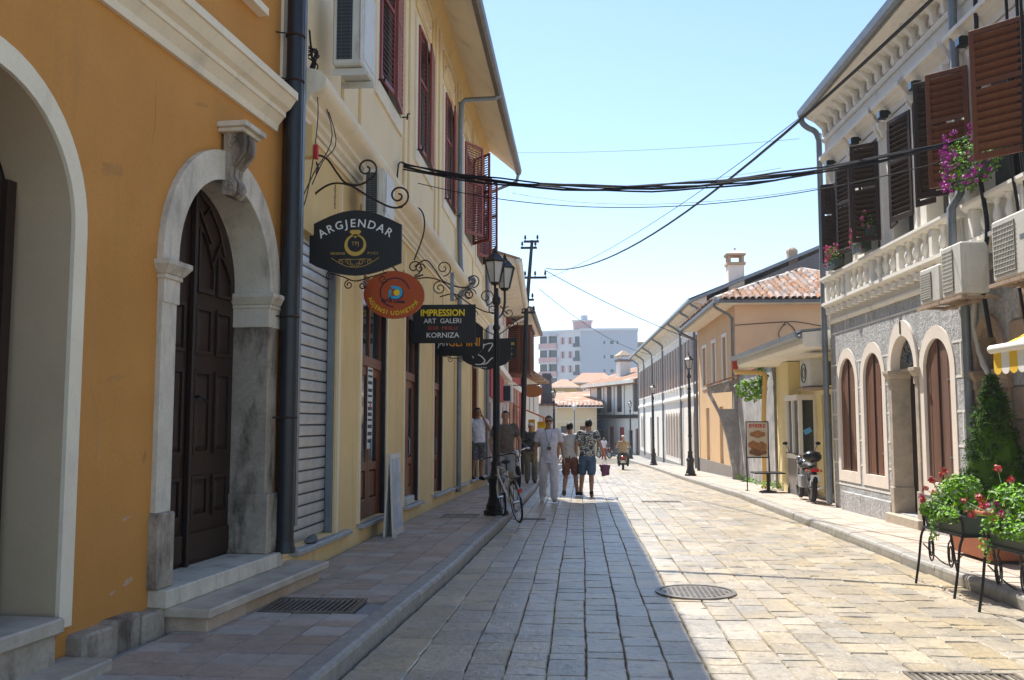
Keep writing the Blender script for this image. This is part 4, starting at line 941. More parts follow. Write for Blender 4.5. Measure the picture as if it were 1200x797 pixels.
# wing: from the street face outwards, curved underside; local x=0 plane at the far end
m = MB(); P2 = [(.0, -.8), (.0, 3.15), (.95, 2.78), (.95, 2.55), (.62, 1.9), (.38, 1.1), (.24, .2), (.16, -.8)]
f = lambda a, z, o: (o, -a, z)
oo = [(0, -.8), (0, 2.0)]
m.prism([(0,-.8),(.16,-.8),(.24,.2),(.38,1.1),(.55,1.7),(.0,1.7)], -.08, .10, f); m.prism([(0,1.7),(.12,1.7),(.12,2.95),(0,3.05)], -.08, .10, f); m.prism([(.12,1.7),(.55,1.7),(.62,1.9),(.60,2.05),(.12,2.05)], -.079, .099, f); m.prism([(.12,2.62),(.95,2.55),(.95,2.78),(.12,3.0)], -.078, .098, f); m.prism([(.60,2.05),(.62,1.9),(.95,2.55),(.86,2.60)], -.077, .097, f)
m.build('wing', 'greywash', GW)
m = MB(); m.prism([(-.1,3.20),(1.05,2.82),(1.05,2.76),(-.1,3.14)], -.14, .5, f); m.build('wing_roof', 'terracotta', GW)

# ================================================================== PEACH HOUSE with tiled hip roof
PH = thing('peach_house', 'peach house with clay tiled hip roof behind the low shop', 'house', (5.12, 41.2, 0), math.atan2(-.9999, .012))
HL = 9.2; EV = 5.62
m = MB(); pw = [(1.6, 2.5), (4.2, 5.0), (6.7, 7.5)]
wall(m, [(0, -1.2), (HL, -1.2), (HL, EV), (0, EV)], [[(a, 3.1), (b, 3.1), (b, 4.7), (a, 4.7)] for a, b in pw]+[[(a, .0), (b, .0), (b, 2.2), (a, 2.2)] for a, b in ((2.2, 3.1), (5.6, 6.5))], .2); m.build('wall', 'peachlight', PH)
MB().wb(0, HL-.02, -7, -.21, -1.2, EV).build('building_core', 'interior', PH)
m = MB(); m.wb(HL, HL+.02, -7, -.0, -1.2, EV-.02); m.build('side_wall', 'peach', PH)
for a, b in pw:
    m = MB(); m.band([(a-.12,2.98),(b+.12,2.98),(b+.12,4.82),(a-.12,4.82)], [(a,3.1),(b,3.1),(b,4.7),(a,4.7)], -.02, .04, closed=True); w_ = m.build('window_frame', 'whitetrim', PH)
    MB().wb(a, b, -.12, -.10, 3.1, 4.7).build('shutter', 'zinc', w_)
for a, b in ((2.2, 3.1), (5.6, 6.5)): MB().wb(a, b, -.15, -.1, 0, 2.2).build('door', 'white', PH)
MB().wb(0, HL, 0, .03, -1.2, .1).build('brick_foot', 'panelgrey', PH)
m = MB(); m.sweep([(0,EV-.02),(.55,EV-.02),(.6,EV+.06),(0,EV+.1)], -.3, HL+.45); m.wb(HL+.02, HL+.42, -7, -.0, EV-.02, EV+.05); m.build('soffit', 'soffitpaint', PH)
m = MB(); m.sweep([(.58,EV+.12),(.60,EV+.02),(.68,EV),(.74,EV+.04),(.74,EV+.14)], -.3, HL+.5); m.build('gutter', 'zinc', PH)
m = MB(); m.wb(HL+.40, HL+.47, -7.4, .7, EV+.0, EV+.10); m.build('fascia', 'gwall', PH)
# hip roof: eave corner at (HL+.45, o=.6); peak at (HL-3.4, o=-3.2)
E0 = (HL+.45, -.70, EV+.12); E1 = (HL+.45, 7.4, EV+.12); PK = (HL-3.9, 3.3, EV+1.78); E2 = (-.3, -.70, EV+.12); PK2 = (3.5, 3.3, EV+1.78); E3 = (-.3, 7.4, EV+.12)
m = MB(); m.add([E0, E1, PK, E2, PK2, E3], [(0, 1, 2), (0, 2, 4, 3), (3, 4, 5), (1, 5, 4, 2)]); rf = m.build('roof', 'terracotta', PH)
def barrel(l, r0, r1, n=5, th=.016):
    """half-round clay tile lying along +y, convex up"""
    vs = []
    for y, r in ((0, r0), (l, r1)):
        for k in range(n+1):
            a = PI*k/n; vs.append((r*math.cos(a), y, r*.8*math.sin(a)))
        for k in range(n+1):
            a = PI*k/n; vs.append(((r-th)*math.cos(a), y, (r-th)*.8*math.sin(a)))
    q = n+1; fs = []
    for k in range(n): fs += [(k, k+1, 2*q+k+1, 2*q+k), (k, q+k, q+k+1, k+1)]
    return vs, fs
def tile_face(parent, A, B, C, cols, rows, mat='terracotta', inset=None, limit=300, name='roof_tile', width=None, seedv=3):
    """tile a face whose eave runs A->B and whose top is C (triangle) or pair"""
    random.seed(seedv); A, B = Vector(A), Vector(B); tops = [Vector(c) for c in C]; ev = (B-A); L = ev.length; ex = ev.normalized()
    up = (tops[0]-A); up = up-ex*up.dot(ex); H = up.length; uy = up.normalized(); nz = ex.cross(uy)
    if nz.z < 0: nz = -nz
    w = L/cols; hh = H/rows; meshes = []
    for v in range(4):
        vs, fs = barrel(hh*1.18, w*.50, w*.42); me = bpy.data.meshes.new(name); me.from_pydata(vs, [], fs); me.materials.append(K[mat])
        me.polygons.foreach_set('use_smooth', [True]*len(me.polygons)); me.set_sharp_from_angle(angle=.9); meshes.append(me)
    x0s = [(t-A).dot(ex) for t in tops]; cnt = 0; rest = MB()
    for r in range(rows):
        f = (r+.5)/rows; lo = x0s[0]*f; hi = L+(x0s[-1]-L)*f
        for c in range(cols):
            x = (c+.5)*w
            if x < lo or x > hi: continue
            p = A+ex*(x+random.uniform(-.012, .012))+uy*(r*hh-.06+random.uniform(-.015, .015))+nz*(.02+random.uniform(0, .012))
            R = Matrix((ex, uy, nz)).transposed().to_4x4(); rot = Matrix.Rotation(random.uniform(-.05, .05), 4, 'Z') @ Matrix.Rotation(.05+random.uniform(-.02, .02), 4, 'X')
            T = Matrix.Translation(p) @ R @ rot
            if cnt < limit:
                o = link(name, random.choice(meshes), parent); o.matrix_local = T; cnt += 1
            else:
                vs, fs = barrel(hh*1.18, w*.5, w*.42); k = len(rest.v); rest.v += [tuple(T @ Vector(q)) for q in vs]; rest.f += [tuple(i+k for i in g_) for g_ in fs]
    if rest.v: rest.build(name, mat, parent, fix=False)['kind'] = 'stuff'
tile_face(rf, E0, E1, [PK], 36, 13, limit=298)
tile_face(rf, E2, E0, [PK2, PK], 40, 13, limit=0, seedv=4)
m = MB(); m.tube([E0, tuple((Vector(E0)+Vector(PK))/2+Vector((0,0,.03))), PK], .11, 7); m.tube([PK, E1], .11, 7); m.tube([PK2, PK], .11, 7); m.build('ridge', 'mortar', PH, smooth=60)
m = MB(); m.tube(smoothpts([(HL+.1,-.68,EV+.05),(HL+.1,-.66,EV-.1),(HL+.05,-.4,EV-.25),(HL-.05,-.1,EV-.45),(HL-.05,-.08,EV-1),(HL-.05,-.08,-.3)], 4), .05, 8); m.build('downpipe', 'gutter', PH, smooth=50)
m = MB(); m.tube(smoothpts([(-.1,-.68,EV+.05),(-.1,-.66,EV-.1),(-.05,-.4,EV-.25),(.05,-.1,EV-.45),(.05,-.08,EV-1),(.05,-.08,-.5)], 4), .05, 8); m.build('downpipe', 'gutter', PH, smooth=50)
m = MB(); m.tube(smoothpts([(HL+.04,0.0,4.9),(HL+.06,1.6,5.0),(HL+.06,2.4,4.95),(HL+.05,4.5,4.5)], 5), .014, 5); m.tube(smoothpts([(HL+.06,1.7,5.0),(HL+.06,1.45,4.6),(HL+.06,1.65,4.3),(HL+.06,1.95,4.35),(HL+.06,2.0,4.7),(HL+.06,1.75,4.98)], 5), .014, 5); m.build('wall_cable', 'cable', PH)

# ================================================================== LONG WHITE TERRACE on the right with dark gable
RL = thing('long_white_terrace', 'long white two-storey terrace with rows of brown shuttered windows beyond the peach house', 'building', (4.86, 78.5, 0), math.atan2(-37.3, .72))
TL = 37.0
m = MB(); UWs = []; LWs = []
x = 1.0
grp = []
while x < TL-1:
    UWs.append((x, x+.75)); x += 1.35
for x in (2.0, 3.6, 20.2, 21.5, 22.8, 24.1, 25.4, 26.7, 30.8, 32.3, 34.4): LWs.append((x, x+.85))
wall(m, [(0, -1.6), (TL, -1.6), (TL, 7.0), (0, 7.0)], [[(a, 3.55), (b, 3.55), (b, 5.75), (a, 5.75)] for a, b in UWs]+[arch(a, b, -.35, 1.75, 8) for a, b in LWs]+[[(9.5,-.9),(10.6,-.9),(10.6,2.0),(9.5,2.0)],[(14.5,-.9),(15.6,-.9),(15.6,2.0),(14.5,2.0)]], .22)
m.build('wall', 'white', RL)
MB().wb(0, TL-.02, -9, -.23, -1.6, 7.0).build('building_core', 'interior', RL)
sh_me = None
base = louvre_leaf(RL, .37, 2.18, 'brownshutter', 0, mid=True); bm_ = MB(); bm_.box(.06, .31, -.012, .012, .06, 2.12); bm_.build('louvre_panel', 'brownshutter', base)
first = True
for a, b in UWs:
    for k in (0, 1):
        if first: c = base; first = False
        else: c = copy_tree(base, RL)
        c.location = (a+.005+k*.375, -.05, 3.56); c.rotation_euler = (0, 0, 0)
    MB().wb(a-.1, b+.1, 0, .10, 3.45, 3.545).build('window_sill', 'whitetrim', RL)
    m = MB(); m.band([(a-.1,3.55),(b+.1,3.55),(b+.1,5.88),(a-.1,5.88)], [(a,3.55),(b,3.55),(b,5.75),(a,5.75)], 0, .03); m.build('window_frame', 'whitetrim', RL)
for a, b in LWs:
    MB().prism(arch(a, b, -.35, 1.75, 8), -.14, -.10).build('shutter', 'zinc' if a > 28 else 'plankwood', RL)
    m = MB(); m.band(arch(a-.12, b+.12, -.35, 1.75, 8), arch(a, b, -.35, 1.75, 8), 0, .03); m.build('window_surround', 'archtrim', RL)
MB().wb(9.5, 10.6, -.2, -.15, -.9, 2.0).build('door', 'redshutter', RL); MB().wb(14.5, 15.6, -.2, -.15, -.9, 2.0).build('door', 'plankwood', RL)
MB().wb(0, TL, 0, .05, -1.6, -.62).build('plinth', 'concrete', RL)
MB().sweep([(0,2.75),(.06,2.75),(.12,2.85),(.12,2.95),(0,3.0)], 0, TL).build('belt_course', 'whitetrim', RL)
MB().sweep([(0,6.10),(.05,6.10),(.08,6.2),(0,6.25)], 0, TL).build('belt_course', 'whitetrim', RL)
x = .4
while x < TL: MB().sweep([(0,6.25),(.05,6.25),(.12,6.5),(.3,6.72),(.3,6.8),(0,6.8)], x, x+.16).build('eave_bracket', 'whitetrim', RL); x += .92
m = MB(); m.sweep([(0,6.8),(.62,6.92),(.66,7.02),(0,7.2)], -.2, TL+.1); m.build('soffit', 'soffitpaint', RL)
m = MB(); m.sweep([(.64,7.06),(.66,6.96),(.74,6.94),(.80,6.98),(.80,7.10)], -.2, TL+.12); m.build('gutter', 'zinc', RL)
for s in (.3, 5.5, 12.2, 19.2, 28.2, 33.5, TL-.1):
    m = MB(); m.tube(smoothpts([(s,-.72,7.0),(s,-.70,6.85),(s,-.45,6.7),(s,-.14,6.45),(s,-.09,6.2),(s,-.09,3),(s,-.09,-.9)], 3), .06, 8); m.build('downpipe', 'zinc', RL, smooth=50)
m = MB(); m.add([(-.2,-.8,7.08),(TL+.12,-.8,7.08),(TL+.12,6.2,9.85),(-.2,6.2,9.85),(TL+.12,13,7.0),(-.2,13,7.0)], [(0,1,2,3),(3,2,4,5)]); m.build('roof', 'terracotta', RL)
# the gable end, dark cement
m = MB(); m.prism([(-.1, -1.6), (-.1, 6.95), (-6.2, 9.65), (-13, 7.0), (-13, -1.6)], 0, .2, lambda a, z, o: (TL+o, -a, z)); m.build('gable_wall', 'gwall', RL)
m = MB(); m.prism([(.75, 7.02), (-6.2, 9.92), (-6.2, 9.78), (.75, 6.88)], 0, .3, lambda a, z, o: (TL+o-.02, -a, z)); m.build('verge', 'zinc', RL)
m = MB(); m.wb(TL-.7, TL-.05, -1.7, -1.0, 7.3, 8.6); ch = m.build('chimney', 'pinkwash' if 'pinkwash' in K else 'archtrim', RL, bevel=.01)
for a, b in ((TL-.7, TL-.58), (TL-.44, TL-.32), (TL-.17, TL-.05)):
    for p, q in ((-1.7, -1.58), (-1.12, -1.0)): MB().wb(a, b, p, q, 8.72, 9.02).build('chimney_post', 'pinkstone', ch)
MB().wb(TL-.76, TL+.01, -1.76, -.94, 8.6, 8.72).build('chimney_band', 'pinkstone', ch); MB().wb(TL-.76, TL+.01, -1.76, -.94, 9.02, 9.10).build('chimney_band', 'pinkstone', ch)
m = MB(); m.hexa([(TL-.8,.9,9.10),(TL+.05,.9,9.10),(TL+.05,1.8,9.10),(TL-.8,1.8,9.10),(TL-.45,1.28,9.32),(TL-.30,1.28,9.32),(TL-.30,1.42,9.32),(TL-.45,1.42,9.32)]); m.lathe([(.05,9.32),(.06,9.4),(.0,9.45)], 6, (TL-.37,1.35,0)); m.build('chimney_cap', 'mortar', ch)
m = MB(); m.wb(TL-.65, TL-.25, -4.1, -3.7, 8.4, 9.2); m.lathe([(.27,9.2),(.25,9.3),(.15,9.4),(0.02,9.43)], 8, (TL-.45, 3.9, 0)); m.build('roof_vent', 'pinkstone', RL)
# ================================================================== LEFT, FARTHER HOUSES
def wframe(x0, y0, x1, y1): return (x0, y0, 0), math.atan2(y1-y0, x1-x0), math.hypot(x1-x0, y1-y0)
K['lilac'] = M('pinkish_lilac_plaster', (.55, .44, .43), (.48, .39, .39), rough=.9, bump=.1)
K['redwall'] = M('red_painted_wall', (.42, .055, .045), (.36, .045, .04), rough=.8, bump=.1)
K['terrafar'] = M('old_clay_roof', (.42, .26, .18), (.27, .165, .12), rough=.9, scale=1.2, bump=.3, bscale=8, fine=.3, streak=(.62, .56, .48), sk=(.8, .8, .8), slo=.52, shi=.68, rnd=.25)
loc, rz, L2 = wframe(-2.62, 25.75, -3.10, 37.9)
B2 = thing('lilac_house', 'pinkish lilac house with white pilasters, deep pale eaves and a red shop fascia', 'house', loc, rz)
m = MB(); wall(m, [(0,-.6),(L2,-.6),(L2,5.9),(0,5.9)], [[(a,3.5),(a+.9,3.5),(a+.9,5.2),(a,5.2)] for a in (1.2, 3.9, 6.6, 9.4)]+[[(a,-.1),(a+1.3,-.1),(a+1.3,2.2),(a,2.2)] for a in (1.0, 3.8, 6.6, 9.4)], .2); m.build('wall', 'lilac', B2)
MB().wb(.02, L2, -5, -.21, -.6, 5.9).build('building_core', 'interior', B2)
MB().wb(-.02, 0, -5, 0, -.6, 6.3).build('end_wall', 'white', B2)
for a in (0, 2.6, 5.4, 8.2, 11.2): MB().wb(a, a+.35, 0, .06, -.5, 5.8).build('pilaster', 'whitetrim', B2)
for a in (1.2, 3.9, 6.6, 9.4):
    m = MB(); m.band([(a-.1,3.4),(a+1.0,3.4),(a+1.0,5.3),(a-.1,5.3)], [(a,3.5),(a+.9,3.5),(a+.9,5.2),(a,5.2)], -.02, .05, closed=True); f_ = m.build('window_frame', 'whitetrim', B2)
    MB().wb(a, a+.9, -.15, -.1, 3.5, 5.2).build('shutter', 'brownshutter', f_)
for a in (1.0, 3.8, 6.6, 9.4): MB().wb(a, a+1.3, -.18, -.1, -.1, 2.2).build('door', 'redshutter', B2)
for a, b in ((.5, 4.9), (5.3, 9.0)): MB().wb(a, b, .06, .11, 2.35, 3.2).build('fascia', 'redwall', B2)
MB().sweep([(.0,3.25),(.28,3.25),(.32,3.4),(0,3.5)], 0, L2).build('belt_course', 'whitetrim', B2)
m = MB(); m.sweep([(0,5.9),(.80,6.02),(.86,6.16),(0,6.5)], -.05, L2+.1); m.build('soffit', 'soffitpaint', B2)
m = MB(); m.sweep([(.82,6.16),(.84,6.05),(.92,6.02),(.99,6.07),(1.0,6.18)], -.1, L2+.15); m.build('gutter', 'white', B2)
m = MB(); m.sweep([(0,6.5),(.95,6.2),(.95,6.16),(-6,7.9),(-6,8.0)], -.1, L2+.1); m.build('roof', 'terrafar', B2)
m = MB(); m.tube(smoothpts([(L2,-.9,6.05),(L2,-.85,5.9),(L2,-.3,5.6),(L2,-.1,5.4),(L2,-.1,4),(L2,-.1,-.3)], 3), .05, 6); m.build('downpipe', 'white', B2, smooth=50)
MB().wb(.6, 1.6, .05, .35, 2.35, 2.4)
t = thing('air_conditioner', 'dark-fronted air conditioner on the far left wall above the red shop door', 'air conditioner', (-2.95, 34.2, 2.35), 0, 'outdoor air conditioner units')
MB().box(0, .42, 0, .8, 0, .66).build('casing', 'acwhite', t, bevel=.02); MB().box(.04, .36, -.01, .001, .05, .6).build('grille', 'acgrille', t)
# L3
loc, rz, L3 = wframe(-3.05, 37.95, -3.15, 49)
B3 = thing('red_house', 'dark red far house with wooden louvred balcony box and pale eaves behind the utility pole', 'house', loc, rz)
m = MB(); wall(m, [(0,-.9),(L3,-.9),(L3,6.0),(0,6.0)], [[(a,-.5),(a+1.4,-.5),(a+1.4,2.2),(a,2.2)] for a in (.8, 3.2, 5.6, 8.2)], .2); m.build('wall', 'redwall', B3)
MB().wb(.02, L3, -5, -.21, -.9, 6.0).build('building_core', 'interior', B3); MB().wb(-.02, 0, -5, 0, -.9, 6.3).build('end_wall', 'white', B3)
for a in (.8, 3.2, 5.6, 8.2): MB().wb(a, a+1.4, -.18, -.1, -.5, 2.2).build('door', 'redwood', B3)
for a in (.4, 2.6, 5.0, 7.4): MB().wb(a, a+.3, 0, .08, -.8, 3.2).build('pilaster', 'creamtrim', B3)
MB().wb(0, 11, .0, .12, 3.15, 3.4).build('belt_course', 'whitetrim', B3)
bx = MB().wb(.5, 3.8, .0, .98, 3.62, 3.74).build('balcony_floor', 'brownshutter', B3)
MB().wb(.5, 3.8, 0, 1.05, 5.55, 5.66).build('balcony_top', 'brownshutter', B3)
MB().wb(.53, 3.77, .02, .90, 3.75, 5.54).build('balcony_lining', 'darkshutter', B3)
for a in (.5, 1.6, 2.7, 3.72): MB().wb(a, a+.09, .9, .99, 3.74, 5.55).build('post', 'brownshutter', B3)
for i in range(20):
    z = 3.78+i*.088; MB().wb(.515, 3.76, .93, .97, z, z+.05).build('slat', 'brownshutter', B3)
    MB().wb(.49, .52, .06, .92, z, z+.05).build('slat', 'brownshutter', B3)
for o_ in (.0, .45, .9): MB().wb(.47, .50, o_, o_+.08, 3.74, 5.55).build('post', 'brownshutter', B3)
m = MB(); m.sweep([(0,6.0),(.95,6.15),(1.0,6.28),(0,6.6)], -.05, L3+.1); m.build('soffit', 'whitetrim', B3)
m = MB(); m.sweep([(.97,6.3),(1.0,6.18),(1.08,6.16),(1.15,6.2),(1.16,6.32)], -.1, L3+.15); m.build('gutter', 'gutter', B3)
m = MB(); m.sweep([(0,6.6),(1.1,6.34),(1.1,6.3),(-6,8.2),(-6,8.3)], -.1, L3+.1); m.build('roof', 'terrafar', B3)
# L4 low whitewashed house
loc, rz, L4 = wframe(-3.1, 49.1, -2.75, 61)
B4 = thing('whitewashed_house', 'low whitewashed far house between the red house and the dark brick chimney', 'house', loc, rz)
m = MB(); wall(m, [(0,-1.3),(L4,-1.3),(L4,4.2),(0,4.2)], [[(a,-1),(a+1.2,-1),(a+1.2,1.4),(a,1.4)] for a in (1.2, 4.2, 7.2)]+[[(a,2.2),(a+.9,2.2),(a+.9,3.6),(a,3.6)] for a in (1.2, 4.2, 7.2)], .2); m.build('wall', 'white', B4)
MB().wb(.0, L4, -5, -.21, -1.3, 4.2).build('building_core', 'interior', B4)
for a in (1.2, 4.2, 7.2):
    MB().wb(a, a+1.2, -.18, -.1, -1, 1.4).build('door', 'plankwood', B4); MB().wb(a, a+.9, -.15, -.1, 2.2, 3.6).build('shutter', 'plankwood', B4)
m = MB(); m.sweep([(-6,5.8),(.7,4.3),(.7,4.15),(0,4.1),(-6,5.0)], -.2, L4+.2); m.build('roof', 'terrafar', B4)
t = thing('brick_chimney', 'dark tapering brick chimney stack standing beyond the low whitewashed house', 'chimney', (-2.35, 64.5, 0), 0)
MB().box(-2.2,.62,-1.1,2.4,-1.4,2.75).build('annex', 'white', t); MB().box(-2.3,.72,-1.2,2.5,2.75,2.9).build('annex_roof', 'terrafar', t)
m = MB(); m.hexa([(-.42,-.4,2.9),(.42,-.4,2.9),(.42,.4,2.9),(-.42,.4,2.9),(-.30,-.3,4.7),(.30,-.3,4.7),(.30,.3,4.7),(-.30,.3,4.7)]); m.build('stack', 'gwall', t)
m = MB(); m.box(-.38,.38,-.38,.38,4.7,4.85); m.box(-.30,.30,-.3,.3,4.85,5.0); m.build('cap', 'gwall', t, bevel=.01)
# brick courses on the stack
for i in range(8):
    z = 2.95+i*.21; w = .42-.12*(z+.2-2.9)/1.8; MB().box(-w-.006, w+.006, -w-.005, w+.005, z, z+.18).build('brick_course', 'gwall', t)
# ================================================================== END OF THE STREET
HB = thing('market_hall', 'low cream building under a broad old clay tile roof at the end of the street', 'building', (-9, 84, 0), 0)
m = MB(); wall(m, [(0,-1.4),(10.4,-1.4),(10.4,3.0),(0,3.0)], [[(a,-1.2),(a+1.0,-1.2),(a+1.0,1.3),(a,1.3)] for a in (5.4, 7.2, 8.9)], .2); m.build('wall', 'cream', HB)
for a in (5.4, 7.2, 8.9): MB().wb(a, a+1.0, -.18, -.1, -1.2, 1.3).build('door', 'plankwood' if a != 7.2 else 'gwall', HB)
MB().wb(0, 10.4, -12, -.21, -1.4, 3.0).build('building_core', 'interior', HB)
MB().wb(.0, 10.4, 0, .05, 1.7, 1.78).build('belt_course', 'whitetrim', HB)
rf = MB().add([(-1,-.5,3.0),(11,-.5,3.0),(11,13,4.9),(-1,13,4.4),(-1,20,3),(11,20,3)], [(0,1,2,3),(3,2,5,4)]).build('roof', 'terrafar', HB)
tile_face(rf, (-1,-.5,3.03), (11,-.5,3.03), [(-1,13,4.43),(11,13,4.93)], 34, 22, mat='terrafar', limit=0)
MB().wb(-1, 11, .45, .6, 2.92, 3.0).build('gutter', 'white', HB)
# white half timbered house
loc, rz, LW = wframe(1.15, 92, 5.3, 80)
WH = thing('white_timbered_house', 'white house with tall dark window strips at the far bend of the street', 'house', loc, rz)
LW = 12.7
m = MB(); wall(m, [(0,-1.4),(LW,-1.4),(LW,5.2),(0,5.2)], [[(a,-1.25),(a+w,-1.25),(a+w,h),(a,h)] for a, w, h in ((1.2,1.7,.9),(4.3,1.3,1.25),(6.9,1.3,1.2),(9.2,1.0,.95),(10.8,1.6,1.1))], .2); m.build('wall', 'white', WH)
MB().wb(0.02, LW, -9, -.21, -1.4, 5.2).build('building_core', 'interior', WH); MB().wb(-.02, 0, -9, 0, -1.4, 5.2).build('end_wall', 'white', WH)
MB().wb(-.3, LW, .0, .13, 2.0, 2.32).build('timber_beam', 'darkshutter', WH)
MB().wb(-.3, LW, 0, .12, 2.32, 5.0).build('jetty_wall', 'white', WH)
for a, w in ((1.7, 1.1), (4.4, 1.05), (7.0, 1.0), (11.0, 1.0)):
    MB().wb(a, a+w, .12, .17, 2.55, 4.95).build('window', 'darkshutter', WH)
    MB().wb(a-.1, a+w+.1, .12, .22, 2.4, 2.55).build('window_sill', 'whitetrim', WH)
for a in (-.3, 3.4, 6.1, 8.6, 10.7): MB().wb(a, a+.16, .121, .16, 2.32, 5.0).build('timber_post', 'concrete', WH)
for a, w, h, mm in ((1.2,1.7,.9,'bluesticker'),(4.3,1.3,1.25,'redwall'),(6.9,1.3,1.2,'redwall'),(9.2,1.0,.95,'glass'),(10.8,1.6,1.1,'redwood')): MB().wb(a, a+w, -.18, -.1, -1.25, h).build('door', mm if mm != 'bluesticker' else 'redwood', WH)
K['bluesign'] = flat('blue_shop_sign', (.03, .12, .35), rough=.4)
MB().wb(.9, 3.2, .02, .2, 1.0, 1.75).build('shop_sign', 'bluesign', WH)
m = MB(); m.sweep([(0,4.95),(.85,4.95),(.95,5.1),(.95,5.3),(-4.5,7.1),(-4.5,7.0),(0,5.3)], -.6, LW+.3); m.build('roof', 'terrafar', WH)
MB().wb(-.6, LW+.3, .95, 1.05, 5.0, 5.28).build('fascia', 'white', WH)
m = MB(); m.box(4.4, 5.4, .8, 1.8, 5.3, 7.3); c_ = m.build('chimney', 'white', WH); MB().box(4.25, 5.55, .65, 1.95, 7.3, 7.5).build('chimney_band', 'terracotta', c_)
for a in (4.4, 4.83, 5.26): MB().box(a, a+.14, .8, .95, 7.5, 7.85).build('chimney_post', 'white', c_)
m = MB(); m.hexa([(4.2,.6,7.85),(5.6,.6,7.85),(5.6,2,7.85),(4.2,2,7.85),(4.75,1.2,8.35),(5.05,1.2,8.35),(5.05,1.4,8.35),(4.75,1.4,8.35)]); m.build('chimney_cap', 'pinkstone', c_)
# hillside roofs behind
K['ochre'] = M('ochre_plaster', (.52, .38, .17), (.45, .33, .15), rough=.9)
K['salmon'] = M('new_salmon_tiles', (.50, .29, .19), (.42, .23, .15), rough=.9, scale=2, bump=.3, bscale=8)
def farhouse(x0, x1, y, ze, zr, wl, label, wins_):
    t = thing('ochre_house', label, 'house', (x0, y, -1.3), 0); w = x1-x0
    hs = [[(a, b), (a+c, b), (a+c, b+d), (a, b+d)] for a, b, c, d in wins_]
    m = MB(); wall(m, [(0,0),(w,0),(w,ze),(0,ze)], hs, .25); m.build('wall', wl, t); MB().wb(0.02, w-.02, -8, -.27, 0, ze).build('building_core', 'interior', t)
    MB().wb(-.01, 0, -8, 0, 0, ze).build('side_wall', wl, t); MB().wb(w, w+.01, -8, 0, 0, ze).build('side_wall', wl, t)
    m = MB(); m.hexa([(-.5,-.6,ze),(w+.5,-.6,ze),(w+.5,8.4,ze),(-.5,8.4,ze),(1.2,3.2,zr),(w-1.2,3.2,zr),(w-1.2,5,zr),(1.2,5,zr)]); m.build('roof', 'salmon', t)
    MB().wb(-.5, w+.5, .6, .66, ze-.15, ze).build('fascia', 'whitetrim', t)
    for a, b, c, d in wins_:
        m = MB(); m.band([(a-.12,b-.12),(a+c+.12,b-.12),(a+c+.12,b+d+.12),(a-.12,b+d+.12)], [(a,b),(a+c,b),(a+c,b+d),(a,b+d)], -.02, .06, closed=True); f = m.build('window_frame', 'whitetrim', t)
        MB().wb(a, a+c, -.2, -.1, b, b+d).build('pane', K['bluesign'] if b > 3 else 'glass', f)
    return t
farhouse(-3.9, -.6, 120, 7.5, 8.6, 'ochre', 'small ochre house with blue windows under a salmon roof below the apartment block', [(.9, 5.2, .8, 1.6), (2.2, 5.6, .7, .9)])
farhouse(-1.0, 4.6, 132, 8.6, 10.1, 'ochre', 'wider ochre house with salmon roof just right of the small blue windowed one', [(1.4, 6.7, 1.6, .9)])
t = thing('tiled_roof_house', 'house with weathered clay roof rising behind the white timbered house', 'house', (-.8, 101, -1.3), 0)
MB().box(0, 10, 0, 8, 0, 5.4).build('wall', 'cream', t); m = MB(); m.hexa([(-.5,-.5,5.4),(10.5,-.5,5.4),(10.5,8.5,5.4),(-.5,8.5,5.4),(5.0,4,8.7),(8,4,8.7),(8,4.5,8.7),(5.0,4.5,8.7)]); m.build('roof', 'terrafar', t)
# apartment block
K['aptwhite_haze'] = M('apartment_hazed_white', (.66, .66, .68), (.60, .60, .63), rough=.9, scale=.2, bump=0)  # bluish tint of distance haze is painted into this white
K['aptblue_haze'] = M('apartment_hazed_grey_side', (.47, .50, .56), (.44, .47, .53), rough=.9, scale=.1, bump=0)  # haze blue mixed into the wall colour here too
K['aptpink'] = M('apartment_pink_band', (.62, .40, .38), (.56, .37, .35), rough=.9, bump=0)
AP = thing('apartment_block', 'tall pale apartment block with pink balconies and grey side wall beyond the roofs', 'apartment block', (0, 200, -1.3), math.atan2(0, 1))
F0 = 3.05
def ap(x0, x1, y0, y1, z0, z1, mt, n='wall'): return MB().box(x0, x1, y0, y1, z0, z1).build(n, mt, AP)
ZT = 22.6
m = MB(); hs = []
for k in range(7):
    z = .8+k*F0
    for x in (4.9, 6.3, 7.7): hs.append([(x, z+.6), (x+(.75 if x == 6.3 else .35), z+.6), (x+(.75 if x == 6.3 else .35), z+1.3), (x, z+1.3)])
wall(m, [(0,0),(12.2,0),(12.2,ZT),(0,ZT)], hs, .3); m.build('wall', 'aptblue_haze', AP)
MB().box(.05, 12.2, .31, 14, 0, ZT).build('building_core', 'aptblue_haze', AP)
for h in hs: MB().wb(h[0][0]-.02, h[1][0]+.02, -.25, -.15, h[0][1]-.02, h[2][1]+.02).build('window', 'glass', AP)
MB().box(-.2, 12.4, -.3, 14.2, ZT, ZT+.5).build('parapet', 'aptwhite_haze', AP)
